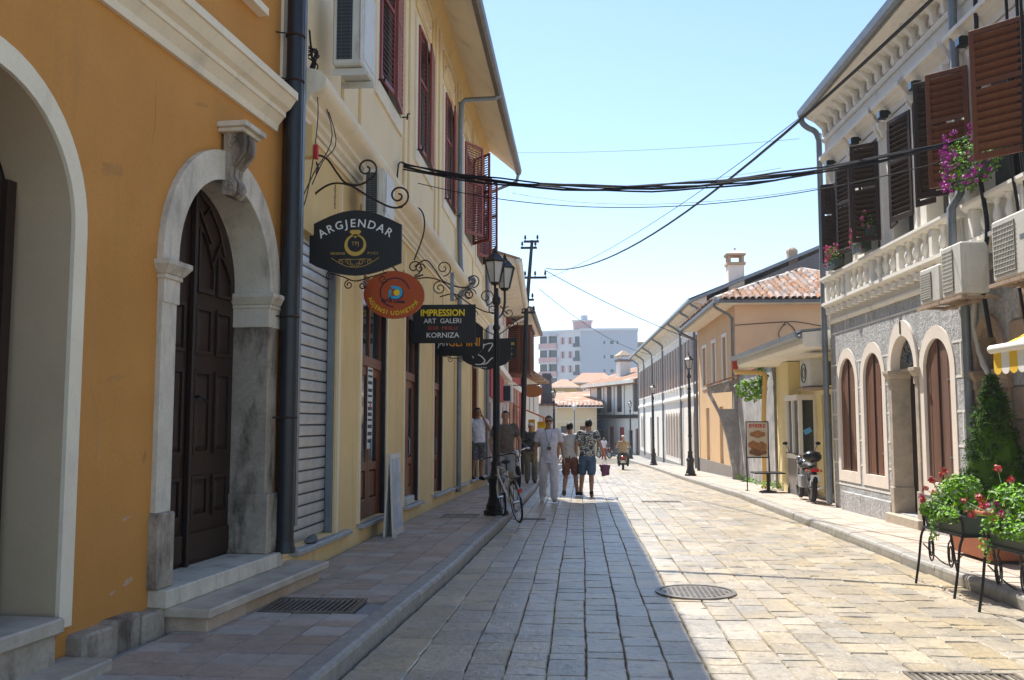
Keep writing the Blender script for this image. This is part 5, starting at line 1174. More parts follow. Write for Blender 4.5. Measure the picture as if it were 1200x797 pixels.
# left wing, angled back
LWg = MB(); an = math.atan2(-2.6, 9.2)
def lw(s, o): return (-s*math.cos(.32)+o*-math.sin(.32)*1, s*math.sin(.32)-o*math.cos(.32))
def lwbox(s0, s1, o0, o1, z0, z1, mt, n):
    p = [lw(s0,o0), lw(s1,o0), lw(s1,o1), lw(s0,o1)]
    return MB().hexa([(a,b,z0) for a, b in p]+[(a,b,z1) for a, b in p]).build(n, mt, AP)
lwbox(0, 9.4, -10, 0, 0, ZT-.2, 'aptwhite_haze', 'wall'); lwbox(-.1, 9.6, -10, .25, ZT-.2, ZT+.3, 'aptwhite_haze', 'parapet')
for k in range(7):
    z = .8+k*F0
    for s in (1.85, 3.55): 
        lwbox(s, s+1.0, 0, .06, z+.7, z+2.2, 'aptpink', 'shutter'); lwbox(s+.36, s+.64, .06, .09, z+.75, z+2.15, 'glass', 'window')
    lwbox(.25, 1.25, -.0, .08, z+.1, z+2.3, 'glass', 'balcony_door'); lwbox(.15, 1.45, .0, .8, z-.15, z, 'aptwhite_haze', 'balcony'); lwbox(.15, 1.45, .72, .78, z, z+.8, 'glass', 'balcony_rail')
    lwbox(5.3, 9.4, .0, .9, z-.2, z+.95, 'aptpink', 'balcony'); lwbox(5.4, 9.3, .0, .05, z+.95, z+2.5, 'glass', 'window'); lwbox(7.1, 7.35, .05, .85, z+.95, z+2.8, 'aptwhite_haze', 'pier')
    lwbox(5.3, 9.4, .1, .9, z+2.6, z+2.85, 'aptwhite_haze', 'slab')
ap(-1.6, 2.4, 1.5, 6, ZT+.4, ZT+2.2, 'aptpink', 'roof_room'); ap(-1.9, 2.7, 1.2, 6.3, ZT+2.2, ZT+2.5, 'aptwhite_haze', 'roof_slab')
MB().lathe([(.8, ZT+2.5), (.8, ZT+3.6), (.5, ZT+3.8)], 10, (.8, 3, 0)).build('water_tank', 'aptblue_haze', AP)
t = thing('distant_block', 'small tan block at the right behind the big apartment block', 'building', (12.6, 215, -1.3), 0)
m = MB(); wall(m, [(0,0),(9,0),(9,21),(0,21)], [[(x,z),(x+1,z),(x+1,z+1.3),(x,z+1.3)] for x in (1, 3.2) for z in (13, 16, 19)], .3); m.build('wall', 'panelgrey', t); MB().box(.02, 9, .31, 8, 0, 21).build('building_core', 'interior', t)
MB().box(-.2, 9.2, -.2, 8.2, 21, 21.4).build('parapet', 'ochre', t)
# buildings behind the camera side so nothing opens on emptiness (same terraces going on)
# ================================================================== STREET LAMPS
def lantern(parent, x, y, z, s=1.):
    L_ = MB(); 
    L_.lathe([(.02,.0),(.075,.02),(.085,.05),(.07,.06)], 6, (x,y,z), rot=PI/6); base = L_.build('lantern_base', 'black', parent, smooth=30)
    f = MB()
    r0, r1, h = .085*s, .165*s, .32*s
    for k in range(6):
        a = PI/6+k*PI/3; f.tube([(x+r0*math.cos(a), y+r0*math.sin(a), z+.05), (x+r1*math.cos(a), y+r1*math.sin(a), z+.05+h)], .011, 4)
    f.lathe([(r1+.015, .05+h-.015), (r1+.025, .05+h+.01), (r1*.95, .05+h+.03), (r1*.55, .05+h+.11), (.05, .05+h+.15), (.05, .05+h+.17), (.025,.05+h+.19), (.035,.05+h+.215), (.012,.05+h+.24), (.004,.05+h+.28)], 6, (x,y,z), rot=PI/6)
    f.build('lantern_roof', 'black', base, smooth=30)
    g_ = MB().lathe([(r0*.93, .055), (r1*.93, .045+h)], 6, (x,y,z), rot=PI/6); g_.build('lantern_glass', 'frost', base)
K['frost'] = M('frosted_lamp_glass', (.60, .59, .56), (.52, .51, .49), rough=.25, scale=4, bump=0, fine=.05)
def lamp_post(x, y, label, twin=False, H=3.85):
    t = thing('street_lamp', label, 'street lamp', (x, y, g(y)+KH), 0, 'black street lamps along the kerbs')
    m = MB(); m.lathe([(.21,0),(.21,.07),(.17,.09),(.17,.16),(.145,.20),(.12,.32),(.125,.52),(.15,.56),(.15,.60),(.10,.66),(.085,.80),(.095,.86),(.07,.90)], 8); m.build('pedestal', 'black', t, smooth=30)
    m = MB(); m.lathe([(.062,.90),(.058,1.4),(.075,1.43),(.075,1.47),(.052,1.5),(.045,H-.75),(.065,H-.72),(.065,H-.68),(.042,H-.64),(.040,H-.32),(.07,H-.28),(.075,H-.2),(.04,H-.15),(.03,H-.02)], 12)
    for k in range(8):
        a = k*PI/4; m.tube([(.056*math.cos(a), .056*math.sin(a), .95), (.05*math.cos(a), .05*math.sin(a), H-.8)], .007, 4)
    m.build('post', 'black', t, smooth=40)
    if not twin: lantern(t, 0, 0, H)
    else:
        for dx, dy, dz in ((-.02, -.06, .02), (.10, .50, .0)):
            m = MB(); m.tube(smoothpts([(0, 0, H-.55), (dx*.7, dy*.7, H-.42), (dx, dy, H-.22), (dx, dy, H+dz+.01)], 5), .022, 6); m.tube([(dx*1.3, dy*1.3, H-.38), (dx*.5, dy*.5, H-.30)], .012, 5); m.build('arm', 'black', t, smooth=50); lantern(t, dx, dy, H+dz, 1.12)
    return t
lamp_post(-1.43, 15.75, 'near black twin-lantern street lamp on the left kerb with a bicycle against it', True)
lamp_post(3.95, 34.5, 'black street lamp on the right pavement before the peach house, nearest of three')
lamp_post(3.92, 51.5, 'second black street lamp of the right row along the white terrace')
lamp_post(3.75, 72, 'farthest right street lamp in front of the white timbered house')
lamp_post(-1.62, 56, 'far left street lamp standing before the tiled roof of the market hall')
t = thing('street_lamp', 'small pale street lamp far down the middle by the market hall', 'street lamp', (-.55, 78, g(78)), 0)
MB().tube([(0,0,0),(0,0,3.9)], .05, 6).build('post', 'zinc', t); MB().lathe([(.08,3.9),(.2,4.2),(.22,4.25),(.05,4.4)], 8).build('lantern', 'frost', t)
# ================================================================== UTILITY POLE
UP = thing('utility_pole', 'tall leaning dark utility pole with crossarms and insulators on the left', 'utility pole', (-2.30, 36, g(36)), 0)
MB().tube([(0,0,0),(.10,0,3.0),(.20,0,6.4),(.43,0,9.2)], [.11,.10,.085,.06], 10).build('pole', 'black', UP, smooth=60)
for z, x0, x1 in ((7.72, -.30, 1.00), (8.9, -.02, .62), (6.85, -.15, .5), (6.35, 0, .55), (9.15, .1, .7)):
    m = MB(); c = .2+.23*(z-6.4)/2.8; m.box(x0, x1, -.05, .05, z-.04, z+.04); m.build('crossarm', 'black', UP)
    n = 4 if x1-x0 > 1 else 2
    for k in range(n):
        x = x0+.06+(x1-x0-.12)*k/(n-1); MB().lathe([(.015,0),(.02,.06),(.05,.08),(.05,.12),(.035,.15),(.045,.18),(.02,.22)], 8, (x,0,z+.04)).build('insulator', 'pipedark', UP)
MB().lathe([(.09,6.5),(.10,6.9),(.06,6.95)], 8, (-.05,-.12,0)).build('junction_box', 'gutter', UP)
# ================================================================== CABLES
def cable(label, a, b, sag, r, mat='cable', n=24, lean=0., name='overhead_cable', strands=1, group='overhead cables'):
    A, B = Vector(a), Vector(b); m = MB()
    for k in range(strands):
        pts = []
        for i in range(n+1):
            t = i/n; p = A.lerp(B, t); p.z -= 4*sag*t*(1-t)*(1+.012*k)
            if strands > 1: p.z += .016*math.sin(11*t+k*2.1)+.01*math.sin(37*t+k)-.012*k; p.y += .03*math.cos(9*t+k*1.9)
            pts.append(p)
        m.tube(pts, r, 5)
    o = m.build(name, mat, smooth=60); return tag(o, label, 'cable', group)
LYp, RWp = (-2.74, 14.1, 5.62), (4.75, 11.55, 5.10)
cable('thick black cable bundle sagging across the street between the two near facades', LYp, RWp, .46, .013, strands=6)
cable('thin black wire just below the thick bundle near the right shutters', (-2.6, 14.6, 5.45), (4.8, 11.9, 4.95), .52, .007)
cable('long black wire rising from the utility pole past the right eave corner', (-1.35, 36, 7.62), (4.2, 8.0, 6.35), 1.1, .022)
cable('thin grey wire from the utility pole to the near corner of the right eave', (-1.35, 36, 7.2), (4.36, 17.9, 7.55), .35, .009, 'cablegrey')
cable('wire drooping from the pole to the long white terrace', (-1.40, 36, 7.55), (5.0, 42, 5.3), .15, .016)
cable('wire from the terrace eave to the peach house side wall', (5.0, 42, 5.3), (6.9, 31.8, 4.9), .25, .014)
cable('upper pale thin wire crossing the sky horizontally', (-1.9, 25, 9.0), (5.2, 22.0, 8.3), .1, .005, 'cablegrey')
cable('middle pale thin wire crossing the sky above the thick bundle', (-1.9, 26, 8.4), (5.2, 24.0, 8.15), .25, .005, 'cablegrey')
cable('lower bluish thin wire crossing the sky near the thick bundle', (-1.9, 25.5, 8.0), (4.9, 18.2, 6.2), .35, .006, 'cablegrey')
cable('far wire from the pole toward the apartment block roofs', (-1.6, 36, 6.8), (4.8, 60, 5.9), .5, .014, 'cablegrey')
# looped cable drop on the cream wall and loose wires near the dark downpipe
m = MB()
for k in range(4): m.tube(smoothpts([lyw(4.72+.02*k, .10, 5.60+.015*k), lyw(4.5, .06, 5.60), lyw(4.35, .05, 5.45), lyw(4.38+.02*k, .05, 5.0), lyw(4.7, .34, 4.9), lyw(4.9, .36, 4.6), lyw(5.2, .15, 4.2)], 5), .012, 5)
tag(m.build('wall_cable_loop', 'cable', smooth=60), 'black cable loop dropping down the cream wall over the cornice', 'cable', 'overhead cables')
m = MB()
for k, (s0, s1, z1) in enumerate(((-.36, -.28, 3.6), (-.34, .25, 4.1), (-.38, -.05, 3.9))):
    m.tube(smoothpts([lyw(s0, .12, 5.6), lyw(s0+.05, .16, 5.2), lyw(s1+.15*k, .2, 4.7), lyw(s1, .1, z1+.3), lyw(s1-.2, .05, z1)], 5), .006, 4)
for k in range(7):
    a = random.uniform(0, 6); m.tube(smoothpts([lyw(-.38, .12, 5.30+.02*k), lyw(-.3+.1*math.cos(a), .18, 5.34+.08*math.sin(a)), lyw(-.24, .14, 5.2+.03*k), lyw(-.36, .1, 5.12)], 4), .008, 4)
tag(m.build('loose_wires', 'cable', smooth=60), 'tangle of loose black wires beside the dark downpipe', 'cable')
# ================================================================== HANGING SIGNS
K['signblack'] = M('black_sign_enamel', (.012, .012, .013), (.018, .018, .018), rough=.5, bump=0, fine=.05)
K['gold'] = flat('gold_paint', (.52, .34, .07), rough=.4); K['signwhite'] = flat('sign_white', (.72, .72, .70), rough=.5)
K['signyellow'] = flat('sign_yellow', (.80, .60, .02), rough=.5); K['signred'] = flat('sign_red', (.42, .07, .03), rough=.5)
K['signorange'] = flat('sign_orange', (.75, .33, .03), rough=.5); K['signrust'] = M('orange_red_sign', (.42, .085, .022), (.38, .07, .02), rough=.45, bump=0, fine=.04)
K['logoblue'] = flat('logo_blue', (.05, .38, .66), rough=.4); K['logonavy'] = flat('logo_navy', (.012, .02, .06), rough=.4)
def XZ(poly, y0, y1, mb): 
    return mb.prism(poly, y0, y1, lambda a, z, o: (a, o, z))
def sboard(poly, label, loc, mat='signblack', frame=None, name='hanging_sign'):
    t = thing(name, label, 'sign', loc, 0, 'hanging shop signs')
    m = MB(); XZ(poly, -.018, .018, m); m.build('board', mat, t, bevel=.003)
    return t
def scrolls(mb, lst, r=.010, y=0):
    for c, r0, r1, a0, tr in lst: mb.tube([(x, y, z) for x, z in spiral(c, r0, r1, a0, tr)], r, 5)
def bar(mb, pts, r=.011, y=0): mb.tube(smoothpts([(x, y, z) for x, z in pts], 6), r, 6)
def chain(x, z0, z1, parent, y=0):
    m = MB(); n = max(2, int(abs(z1-z0)/.035)); 
    for i in range(n):
        z = z0+(z1-z0)*(i+.5)/n; rr = .014
        ring = [(x+(rr*.6*math.cos(q*PI/4) if i % 2 else 0), y+(0 if i % 2 else rr*.6*math.cos(q*PI/4)), z+rr*1.3*math.sin(q*PI/4)) for q in range(8)]; m.tube(ring, .0035, 4, closed=True)
    return m.build('chain', 'black', parent)
# 1 jeweller
N = 14
poly = [(0,.14),(0,.54)]+[(.0+1.0*i/N, .54+.165*math.sin(PI*i/N)) for i in range(1, N)]+[(1.0,.54),(1.0,.13)]+[(1.0-1.0*i/N, .13-.13*math.sin(PI*i/N)) for i in range(1, N)]
s1 = sboard(poly, 'black jeweller sign with curved top reading ARGJENDAR and a gold ring', (-2.90, 9.72, 3.17))
arctext('ARGJENDAR', .125, 'signwhite', s1, (.50, -.12), .68, -.56, .56, y=-.0195, bold=.001)
m = MB()
m.band([(.50+.118*math.cos(q*PI/14), .325+.118*math.sin(q*PI/14)) for q in range(28)], [(.503+.088*math.cos(q*PI/14), .338+.088*math.sin(q*PI/14)) for q in range(28)], .0, .004, closed=True)
m.prism([(.455,.49),(.545,.49),(.565,.47),(.50,.40),(.435,.47)], 0, .004); em = m.build('ring_emblem', 'gold', s1); em.location = (0, -.018, 0)
o = text('TPJ', .062, 'gold', s1, (.50, -.0195, .34), bold=-.001)
text('TEODOR', .034, 'gold', s1, (.31, -.0195, .235), xs=1.2); text('P I C I', .036, 'gold', s1, (.69, -.0195, .235), xs=1.2)
m = MB()
for sx in (-1, 1):
    scrolls(m, [((.5+sx*.07, .14), .035, .008, 0 if sx > 0 else PI, 1.3*sx), ((.5+sx*.15, .145), .03, .006, PI/2, -1.3*sx), ((.5+sx*.03, .11), .025, .006, 0, 1.2*sx)], .0028, -.0185)
    bar(m, [(.5, .085), (.5+sx*.1, .10), (.5+sx*.2, .15), (.5+sx*.26, .19)], .0028, -.0185); bar(m, [(.5, .17), (.5+sx*.1, .175), (.5+sx*.18, .165)], .0028, -.0185)
m.build('scroll_ornament', 'gold', s1)
m = MB(); scrolls(m, [((.23,-.0),.05,.012,PI/2,1.3),((.43,-.10),.05,.012,PI/2,1.4),((.58,-.11),.045,.012,PI/2,-1.4),((.8,-.04),.05,.012,0,-1.3)], .007); bar(m, [(.23,.03),(.36,-.01),(.5,-.06),(.66,-.02),(.84,.03)], .007); m.build('scroll_trim', 'rust', s1, smooth=60)
b1 = thing('sign_bracket', 'wrought iron scroll bracket on the yellow wall holding the jeweller sign', 'bracket', (-2.90, 9.74, 3.88), 0, 'wrought iron sign brackets')
m = MB(); bar(m, [(-.06,.05),(.05,.20),(.22,.30),(.42,.28),(.62,.16),(.86,.035),(1.0,.03)], .012); bar(m, [(-.08,.60),(.06,.62),(.17,.57),(.27,.43),(.37,.31),(.50,.28),(.62,.32)], .012)
scrolls(m, [((.955,.155),.125,.018,-PI/2,1.5),((.60,.46),.13,.02,-PI/2,1.45),((-.02,.49),.105,.018,-PI/2-.3,1.5)], .011)
m.tube([(-.10,0,-.05),(-.10,0,.75)], .014, 6); m.build('scrollwork', 'rust', b1, smooth=60); chain(.26, .02, .29, b1); chain(.80, -.06, .05, b1)
# 2 travel agency
el = [(.405*math.cos(2*PI*i/36), .315*math.sin(2*PI*i/36)) for i in range(36)]
s2 = sboard(el, 'orange-red oval travel agency sign with blue D logo below the jeweller sign', (-2.44, 12.0, 3.275), 'signrust'); s2.rotation_euler = (0, .07, 0)
m = MB(); m.band([(.01+.20*math.cos(a)*1.0, .03+.20*math.sin(a)) for a in [.3+i*.26 for i in range(18)]], [(.01+.185*math.cos(a), .03+.185*math.sin(a)) for a in [.3+i*.26 for i in range(18)]], .018, .021); m.build('arc_mark', 'logonavy', s2)
D = [(-.07,-.055),(.02,-.055)]+[(.03+.085*math.cos(a), .03+.085*math.sin(a)) for a in [-PI/2+PI*i/8 for i in range(9)]]+[(-.055,.115)]
Di = [(-.035,-.015),(.015,-.02)]+[(.03+.045*math.cos(a), .03+.045*math.sin(a)) for a in [-PI/2+PI*i/8 for i in range(9)]]+[(-.03,.075)]
m = MB(); m.band([(x+.012,z-.008) for x, z in D], [(x+.012,z-.008) for x, z in Di], .018, .0205); m.build('logo_shadow', 'logonavy', s2)
m = MB(); m.band(D, Di, .0195, .0225); m.wb(-.07, -.035, .0195, .0225, -.055, .06); m.build('logo', 'logoblue', s2)
MB().prism([(.035+.042*math.cos(a), .03+.042*math.sin(a)) for a in [2*PI*i/14 for i in range(14)]], .018, .0235).build('globe_mark', 'signyellow', s2)
text('ACA Lines', .062, 'logonavy', s2, (.0, -.0195, -.085), xs=1.15, bold=.0015)
arctext('AGJENSI UDHETIMI', .078, 'signyellow', s2, (0, .0), .325, -1.25, 1.25, y=-.0195, top=False, ry=.245, bold=.0008)
b2 = thing('sign_bracket', 'wrought iron scroll bracket above the orange oval sign', 'bracket', (-2.84, 12.02, 3.60), 0, 'wrought iron sign brackets')
m = MB(); bar(m, [(0,.0),(.02,.1),(.14,.20),(.34,.08),(.55,-.10),(.78,-.06)], .011); bar(m, [(.0,.42),(.12,.46),(.24,.36),(.36,.24)], .010); scrolls(m, [((.66,.04),.11,.016,-PI/2,1.4),((.17,.33),.09,.014,PI,1.4),((.40,.25),.07,.012,0,1.3)], .009); m.tube([(-.02,0,-.1),(-.02,0,.5)], .012, 6); m.build('scrollwork', 'rust', b2, smooth=60); chain(.25, -.02, .12, b2); chain(.52, -.06, .0, b2)
# 3 gallery
s3 = sboard([(0,0),(1.05,0),(1.05,.64),(0,.64)], 'black rectangular gallery sign reading IMPRESSION in yellow', (-2.80, 15.4, 2.93))
text('IMPRESSION', .155, 'signyellow', s3, (.50, -.0195, .50), xs=.90, bold=.004); text('ART  GALERI', .115, 'signwhite', s3, (.50, -.0195, .365), xs=.98, bold=0); text('EDIR  MHILLI', .085, 'signred', s3, (.50, -.0195, .245), xs=1.05); text('KORNIZA', .12, 'signwhite', s3, (.50, -.0195, .125), xs=1.05, bold=.001)
b3 = thing('sign_bracket', 'wrought iron scroll bracket above the IMPRESSION sign', 'bracket', (-2.78, 15.43, 3.62), 0, 'wrought iron sign brackets')
m = MB(); bar(m, [(0,.62),(.18,.72),(.34,.55),(.48,.36),(.72,.26),(.92,.24)], .012); bar(m, [(.0,.40),(.22,.42),(.44,.36),(.62,.20),(.72,.04)], .011); scrolls(m, [((.48,.58),.14,.02,-PI/2,1.5),((.42,.24),.12,.018,PI/2,1.5),((.98,.36),.12,.018,-PI/2,1.5),((.90,.12),.09,.014,PI/2,-1.4),((.08,.58),.09,.014,0,1.4)], .010); m.tube([(-.02,0,0),(-.02,0,.8)], .012, 6); m.build('scrollwork', 'rust', b3, smooth=60)
MB().box(.60,.66,-.03,.03,.02,.50).build('light_tube', 'zinc', b3)
# 4 clothes shop
s4 = sboard([(.12,0),(.86,0),(.98,.12),(.98,.55),(.78,.72),(.55,.80),(.0,.80),(.0,.12)], 'black pointed sign with orange GEMINI lettering behind the IMPRESSION sign', (-2.88, 18.0, 2.90))
text('GEMINI', .24, 'signorange', s4, (.62, -.0195, .26), xs=.80, bold=.002); text('JAN', .19, 'signwhite', s4, (.20, -.0195, .25), xs=.62)
b4 = thing('sign_bracket', 'scroll bracket with small curls between the gallery sign and the lamp', 'bracket', (-2.76, 18.05, 3.72), 0, 'wrought iron sign brackets')
m = MB(); bar(m, [(0,.35),(.3,.40),(.6,.2),(.9,.05),(1.15,.02)], .012); scrolls(m, [((.92,.34),.17,.02,-PI/2,1.5),((1.05,.10),.13,.02,PI/2,-1.5),((.6,.40),.12,.02,0,1.5)], .011); m.build('scrollwork', 'rust', b4, smooth=60)
m = MB(); scrolls(m, [((.35,-.07),.06,.012,PI/2,1.4),((.55,-.07),.06,.012,PI/2,-1.4)], .007); bar(m, [(.2,0),(.45,-.05),(.7,0)], .007); m.build('scroll_trim', 'rust', s4)
# 5 hair salon
s5 = sboard([(0,.22),(0,.66),(.12,.70),(1.13,.70),(1.13,.25),(1.0,.12),(.62,0),(.5,0),(.12,.14)], 'black salon sign with white looping line figure partly behind the lamp post', (-2.72, 21.3, 2.82))
m = MB(); bar(m, [(.40,.52),(.50,.58),(.46,.46),(.36,.36),(.44,.30),(.52,.20),(.44,.12),(.30,.12)], .014, -.02); bar(m, [(.50,.56),(.62,.60),(.70,.58),(.62,.44),(.60,.42)], .014, -.02); bar(m, [(.44,.12),(.56,.14),(.66,.24),(.72,.27)], .014, -.02); bar(m, [(.22,.34),(.26,.26)], .010, -.02); m.build('figure_mark', 'signwhite', s5, smooth=60)
text('Styling & Hair', .055, 'signwhite', s5, (.42, -.0195, .045))
b5 = thing('sign_bracket', 'scroll bracket around the lamp post above the salon sign', 'bracket', (-2.7, 21.32, 3.58), 0, 'wrought iron sign brackets')
m = MB(); bar(m, [(0,.4),(.4,.2),(.8,.05),(1.2,.35),(1.5,.50)], .012); scrolls(m, [((1.12,.25),.16,.02,PI/2,-1.5),((1.05,.55),.15,.02,PI/2,1.5),((.2,.5),.14,.02,0,1.5)], .011); m.build('scrollwork', 'black', b5, smooth=60)
# 6 small far sign
s6 = sboard([(0,0),(.46,0),(.46,.48),(0,.48)], 'small black square sign with gold lines right of the lamp post', (-2.05, 23.0, 3.19))
m = MB()
x = .08
while x < .38: m.box(x, x+.03, -.0195, -.018, .33, .40); x += .042
m.box(.2,.36,-.0195,-.018,.24,.255); m.box(.22,.30,-.0195,-.018,.17,.20); m.box(.28,.36,-.0195,-.018,.09,.13); m.build('gold_print', 'gold', s6)
MB().tube([(-.62,0,.46),(.46,0,.50)], .015, 6).build('arm', 'black', s6)
# 7 oval far sign, awning and flags
K['signbrown'] = flat('orange_brown_sign', (.36, .13, .03), rough=.5)
s7 = sboard([(.42*math.cos(2*PI*i/24), .245*math.sin(2*PI*i/24)) for i in range(24)], 'plain orange-brown oval sign under the wooden balcony beyond the utility pole', (-1.93, 37.2, 2.86), 'signbrown')
MB().tube([(-1.1,0,.22),(.3,0,.26)], .02, 6).build('arm', 'black', s7)
K['awnor'] = flat('orange_awning_cloth', (.60, .16, .05), rough=.8); K['flagy'] = flat('yellow_cloth', (.8, .6, .03), rough=.8); K['flagb'] = flat('blue_cloth', (.02, .12, .4), rough=.8)
t = thing('shop_awning', 'small orange shop awning below the oval sign far on the left', 'awning', (-3.0, 41, 1.75), 0)
m = MB(); m.hexa([(0,0,.62),(1.35,0,.05),(1.35,3,.05),(0,3,.62),(0,0,.66),(1.37,0,.09),(1.37,3,.09),(0,3,.66)]); m.box(1.34,1.37,0,3,-.15,.06); m.build('canopy', 'awnor', t)
t = thing('shop_flag', 'yellow and blue banner hanging under the orange awning', 'banner', (-2.45, 43.5, .75), 0)
MB().box(0,.3,0,.03,.05,1.0).build('yellow_panel', 'flagy', t); MB().box(.42,.85,0,.03,-.1,.45).build('blue_panel', 'flagb', t); MB().box(.42,.85,0,.03,.46,.9).build('yellow_panel', 'flagy', t); MB().box(.55,.9,.03,.05,.2,.7).build('black_panel', 'signblack', t)
# ================================================================== AWNING at the right edge
K['awnyellow'] = flat('awning_yellow', (.80, .50, .03), rough=.8); K['awnwhite'] = flat('awning_white', (.78, .76, .70), rough=.8)
AWn = thing('striped_awning', 'yellow and white striped cafe awning with scalloped edge at the right edge', 'awning', rw(8.12, 0, -.26), RWr)
n = 14; m1 = MB(); m2 = MB()
for i in range(n):
    a, b = i*.16, (i+1)*.16-.0005; mb = m1 if i % 2 == 0 else m2
    mb.hexa([(a,.02,3.02),(b,.02,3.02),(b,-.80,2.60),(a,-.80,2.60),(a,.02,3.03),(b,.02,3.03),(b,-.80,2.61),(a,-.80,2.61)])
    c = (a+b)/2; sc = [(a,2.56),(b,2.56)]+[(b,2.40)]+[(c+.08*math.cos(q*PI/6), 2.40-.06*math.sin(q*PI/6)) for q in range(1, 6)]+[(a,2.40)]
    mb.prism(sc, .82, .826)
for i in range(5):
    y0, y1 = -.16*i, -.16*(i+1)+.0005; zz = lambda y: 3.02+(y-.02)*.512
    mb = m2 if i % 2 else m1; mb.add([(-.006,y0,zz(y0)),(-.006,y1,zz(y1)),(-.006,y1,2.38),(-.006,y0,2.38)], [(0,1,2,3)])
m1.build('yellow_stripe', 'awnyellow', AWn); m2.build('white_stripe', 'awnwhite', AWn)
MB().tube([(-.03,-.83,2.60),(2.3,-.83,2.60)], .045, 10).build('roller_bar', 'awnwhite', AWn, smooth=50)
for x in (.02, 2.2):
    MB().tube([(x,0,2.45),(x,-.8,2.60)], .02, 6).build('arm', 'zinc', AWn)
# ================================================================== PLANTS
def leafcloud(mb, c, rad, n, size, seed=1, flatz=.9, spread=None, up=.3):
    rnd = random.Random(seed)
    for _ in range(n):
        while True:
            p = Vector((rnd.uniform(-1,1), rnd.uniform(-1,1), rnd.uniform(-1,1)))
            if .35 < p.length < 1.0+.12*rnd.random(): break
        q = Vector((c[0]+p.x*rad[0], c[1]+p.y*rad[1], c[2]+p.z*rad[2]))
        nrm = (p+Vector((rnd.uniform(-.7,.7), rnd.uniform(-.7,.7), rnd.uniform(-.4,.9)+up))).normalized()
        u = nrm.orthogonal().normalized(); v = nrm.cross(u); a = rnd.uniform(0, 6.28); u, v = u*math.cos(a)+v*math.sin(a), v*math.cos(a)-u*math.sin(a)
        s = size*rnd.uniform(.6, 1.25)
        mb.add([q-u*s*.5, q-v*s*.38+u*s*.1+nrm*s*.12, q+u*s*.6, q+v*s*.38+u*s*.1+nrm*s*.12], [(0,1,2,3)])
def petals(mb, c, r, n, size, seed):
    rnd = random.Random(seed)
    for _ in range(n):
        d = Vector((rnd.gauss(0,1), rnd.gauss(0,1), rnd.gauss(0,1))).normalized(); q = Vector(c)+d*r*rnd.uniform(.15,1)
        u = d.orthogonal().normalized(); v = d.cross(u); s = size*rnd.uniform(.7,1.2); mb.add([q-u*s, q-v*s+d*s*.3, q+u*s, q+v*s+d*s*.3], [(0,1,2,3)])
def planter(loc, rotz, label, seed, flowers, w=.62, group='geranium planter stands'):
    t = thing('planter_stand', label, 'planter stand', loc, rotz, group)
    rnd = random.Random(seed)
    # local x along the box, y depth .30; legs splay
    f = MB()
    for sx in (0, w):
        for sy, k in ((0, -1), (.26, 1)):
            leg = MB(); leg.tube(smoothpts([(sx, sy+.0*k, .80), (sx, sy-.015*k, .62), (sx, sy+.02*k, .50), (sx, sy+.05*k, .25), (sx, sy+.09*k, 0)], 4), .013, 6); leg.build('leg', 'black', t, smooth=60)
    f.tube([(0,0,.60),(w,0,.60)], .012, 6); f.tube([(0,.26,.60),(w,.26,.60)], .012, 6); f.tube([(0,0,.60),(0,.26,.60)], .012, 6); f.tube([(w,0,.60),(w,.26,.60)], .012, 6); f.tube([(0,0,.79),(w,0,.79)], .009, 6)
    f.tube(smoothpts([(0,-.0,.42),(w*.3,.03,.30),(w*.5,.05,.26),(w*.7,.03,.30),(w,0,.42)], 4), .007, 5)
    f.build('rack', 'black', t, smooth=60)
    m = MB()
    for cx in (w*.25, w*.75):
        m.tube([(cx+.055*math.cos(q*PI/8), -.012, .40+.13*math.sin(q*PI/8)) for q in range(16)], .008, 5, closed=True)
        m.tube([(cx+.025*math.cos(q*PI/8), -.012, .40+.08*math.sin(q*PI/8)) for q in range(16)], .006, 5, closed=True)
        m.tube([(cx,-.012,.53),(cx,0,.60)], .007, 5)
    m.build('scroll', 'black', t, smooth=60)['kind'] = 'stuff'
    b = MB(); b.hexa([(.03,.03,.60),(w-.03,.03,.60),(w-.03,.23,.60),(.03,.23,.60),(-.01,.0,.80),(w+.01,.0,.80),(w+.01,.26,.80),(-.01,.26,.80)]); b.box(-.02,w+.02,-.01,.0,.785,.81); b.build('box', 'greenbox', t, bevel=.008)
    m = MB(); leafcloud(m, (w*.5,.13,.90), (w*.50,.17,.10), 330, .045, seed); 
    for cx in flowers.get('clumps', ()): leafcloud(m, (cx[0],.13,cx[1]), (.17,.16,.14), 380, .046, seed+3)
    leafcloud(m, (w*.5,-.015,.80), (w*.50,.05,.10), 420, .042, seed+8)
    for tr in flowers.get('trail', ()): leafcloud(m, (tr,-.03,.66), (.05,.05,.20), 90, .035, seed+5)
    m.build('leaves', 'leaf', t)['kind'] = 'stuff'
    st = MB()
    for (mat, pts) in flowers['blooms']:
        m = MB()
        for i, (x, z) in enumerate(pts):
            y = rnd.uniform(-.05,.25); petals(m, (x, y, z), .036, 34, .016, seed+i); st.tube([(x,y,z), (x*.7+w*.15,.13,.85)], .0035, 3)
        m.build('blossoms', mat, t)['kind'] = 'stuff'
    st.build('stems', 'leaf', t)['kind'] = 'stuff'
    t.scale = (1, 1, .93)
    return t
pr_ = math.radians(-86)
planter((3.42, 9.78, 0), pr_, 'geranium planter stand nearest the door step with tall red blooms and a leafy clump', 3, dict(clumps=[(.60,1.06),(.40,.98)], trail=[.33], blooms=[('red', [(.06,1.02),(.02,.96),(.14,1.10),(.18,1.16),(.22,1.22),(.30,1.12),(.12,.90),(.26,1.02)]), ('pink', [(-.06,.92),(-.04,.87),(.2,.98),(.33,.94)])]), w=.82)
